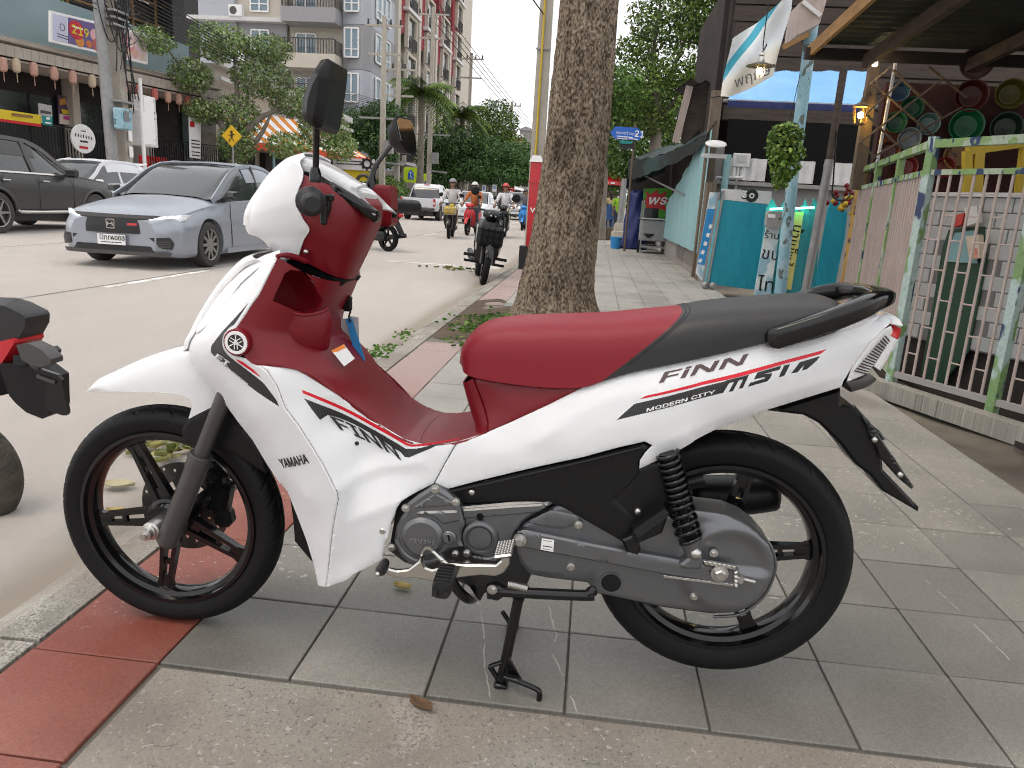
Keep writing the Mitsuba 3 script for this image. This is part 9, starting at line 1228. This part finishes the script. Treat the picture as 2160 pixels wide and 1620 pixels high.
scooter('black scooter passing on the road, seen below the red handlebar', (-4.75, 15.6, -.1), 150, 'black_gloss', R=.27); person('person in blue jeans crouched on the black scooter behind the handlebar', (-4.75, 15.6, -.1), 150, {**RIDE, 'hip': (-.3, 0, .84), 'chest': (-.08, 0, 1.0), 'neck': (.04, 0, 1.10), 'head': (.13, 0, 1.19), 'ls': (0, .18, 1.05), 'rs': (0, -.18, 1.05), 'le': (.08, .28, .95), 're': (.08, -.28, .95)}, (.05, .06, .10), (.05, .09, .18), False, (.05, .05, .05), (.5, .5, .52), sleeves=.8)
person('person in a long blue skirt with black hair walking past the lamp post', (.50, 31.0, 0), 120, STAND, (.50, .40, .22), (.04, .08, .2), False, (.4, .4, .4), None, hairlong=True, skirt=(.04, .09, .22))
person('person in a bright green shirt and dark trousers by the lamp post', (.85, 30.5, 0), 70, STAND, (.22, .42, .03), (.04, .05, .08), False, (.5, .5, .5), None)
# tail of another motorcycle at the left edge
tk = thing('motorcycle', 'black and red motorcycle tail at the left edge of the picture', 'motorcycle'); yt = 1.95
MX = lambda px_, y: [X3(q, y) for q in px_]
part(tk, 'seat', hull([np.array(p) + [0, d, 0] for p in MX([(-1.795,.663),(-1.649,.666),(-1.596,.644),(-1.59,.634),(-1.594,.609),(-1.624,.563),(-1.649,.529),(-1.739,.526),(-1.812,.537)], yt) for d in (-.0, .10)] + [np.array(p) + [0, .05, .01] for p in MX([(-1.795,.668),(-1.651,.673)], yt)]), 'black_vinyl', 30); part(tk, 'side_panel', hull([np.array(p) + [0, d, 0] for p in MX([(-1.749,.539),(-1.631,.574),(-1.617,.572),(-1.615,.564),(-1.663,.499),(-1.681,.495),(-1.755,.489)], yt - .02) for d in (0, .12)]), 'red_gloss', 30)
part(tk, 'winker', hull([np.array(p) + [0, d, 0] for p in MX([(-1.551,.576),(-1.514,.584),(-1.477,.569),(-1.454,.544),(-1.454,.531),(-1.479,.521),(-1.517,.523),(-1.54,.537)], 1.86) for d in (0, .05)]), 'dark_grey_metal', 30, 'grey winker'); part(tk, 'winker_stalk', bar(X3([(-1.58,.523)][0], 1.9), X3([(-1.612,.5)][0], 1.98), .03, .03), 'black_plastic')
part(tk, 'tail_lamp', hull([np.array(p) + [0, d, 0] for p in MX([(-1.552,.546),(-1.54,.535),(-1.544,.523),(-1.562,.527)], 1.97) for d in (0, .05)]), 'black_gloss'); part(tk, 'rear_mudguard', hull([np.array(p) + [0, d, 0] for p in MX([(-1.673,.503),(-1.578,.504),(-1.523,.466),(-1.527,.378),(-1.534,.355),(-1.55,.345),(-1.6,.361),(-1.628,.384),(-1.647,.406),(-1.663,.462)], 1.93) for d in (0, .09)]), 'black_plastic', 30)
part(tk, 'plate_bracket', prism(Polygon([(-1.516,.508),(-1.458,.494),(-1.448,.479),(-1.437,.386),(-1.442,.377),(-1.454,.376),(-1.505,.388),(-1.494,.475),(-1.512,.488)]), .012, ((0, 1.9, 0), (1, 0, 0), (0, 0, 1), (0, -1, 0))), 'black_gloss'); q = [(-1.518,.487),(-1.465,.472)]; part(tk, 'plate_slot', bar(X3(q[0], 1.885), X3(q[1], 1.885), .006, .010), 'dark_grey_metal'); part(tk, 'underside', hull([np.array(p) + [0, d, 0] for p in MX([(-1.773,.484),(-1.623,.503),(-1.595,.491),(-1.663,.407),(-1.788,.368)], 1.95) for d in (.0, .10)]), 'deep_black')
wc = X3([(-2.079,.024)][0], 2.2); part(tk, 'tyre', moved(make_tyre(.205, .11, .13), wc), 'tyre_dusty', 50); pm('tyre_dusty', proc(lambda p, n, uv: mix((.022, .02, .017), (.085, .075, .055), fbm(p.x * 30, p.y * 30, p.z * 30, 3))), .8)
part(tk, 'rim', lathe([(.13, .05), (.14, .05), (.14, -.05), (.13, -.05), (.115, -.03), (.11, 0), (.115, .03)], wc, (0, 1, 0), 60, True), 'black_gloss', 40); part(tk, 'hub', lathe([(0, .06), (.05, .06), (.06, .03), (.06, -.05), (0, -.05)], wc, (0, 1, 0), 24), 'black_plastic', 40)
for a in (25, 97, 169, 241, 313): part(tk, 'spoke', moved(spoke(math.radians(a), .03, .125, .016, .012, .012, np.zeros(3)), wc), 'dark_grey_metal', 30)
part(tk, 'axle_bolt', [lathe([(0, .10), (.014, .10), (.016, .06), (.02, .05)], wc, (0, -1, 0), 12), tube(spline([wc + [.02, -.06, -.06], wc + [.05, -.07, -.09], wc + [.07, -.06, -.12]], 4), .01, 8)], 'dark_steel', 40)
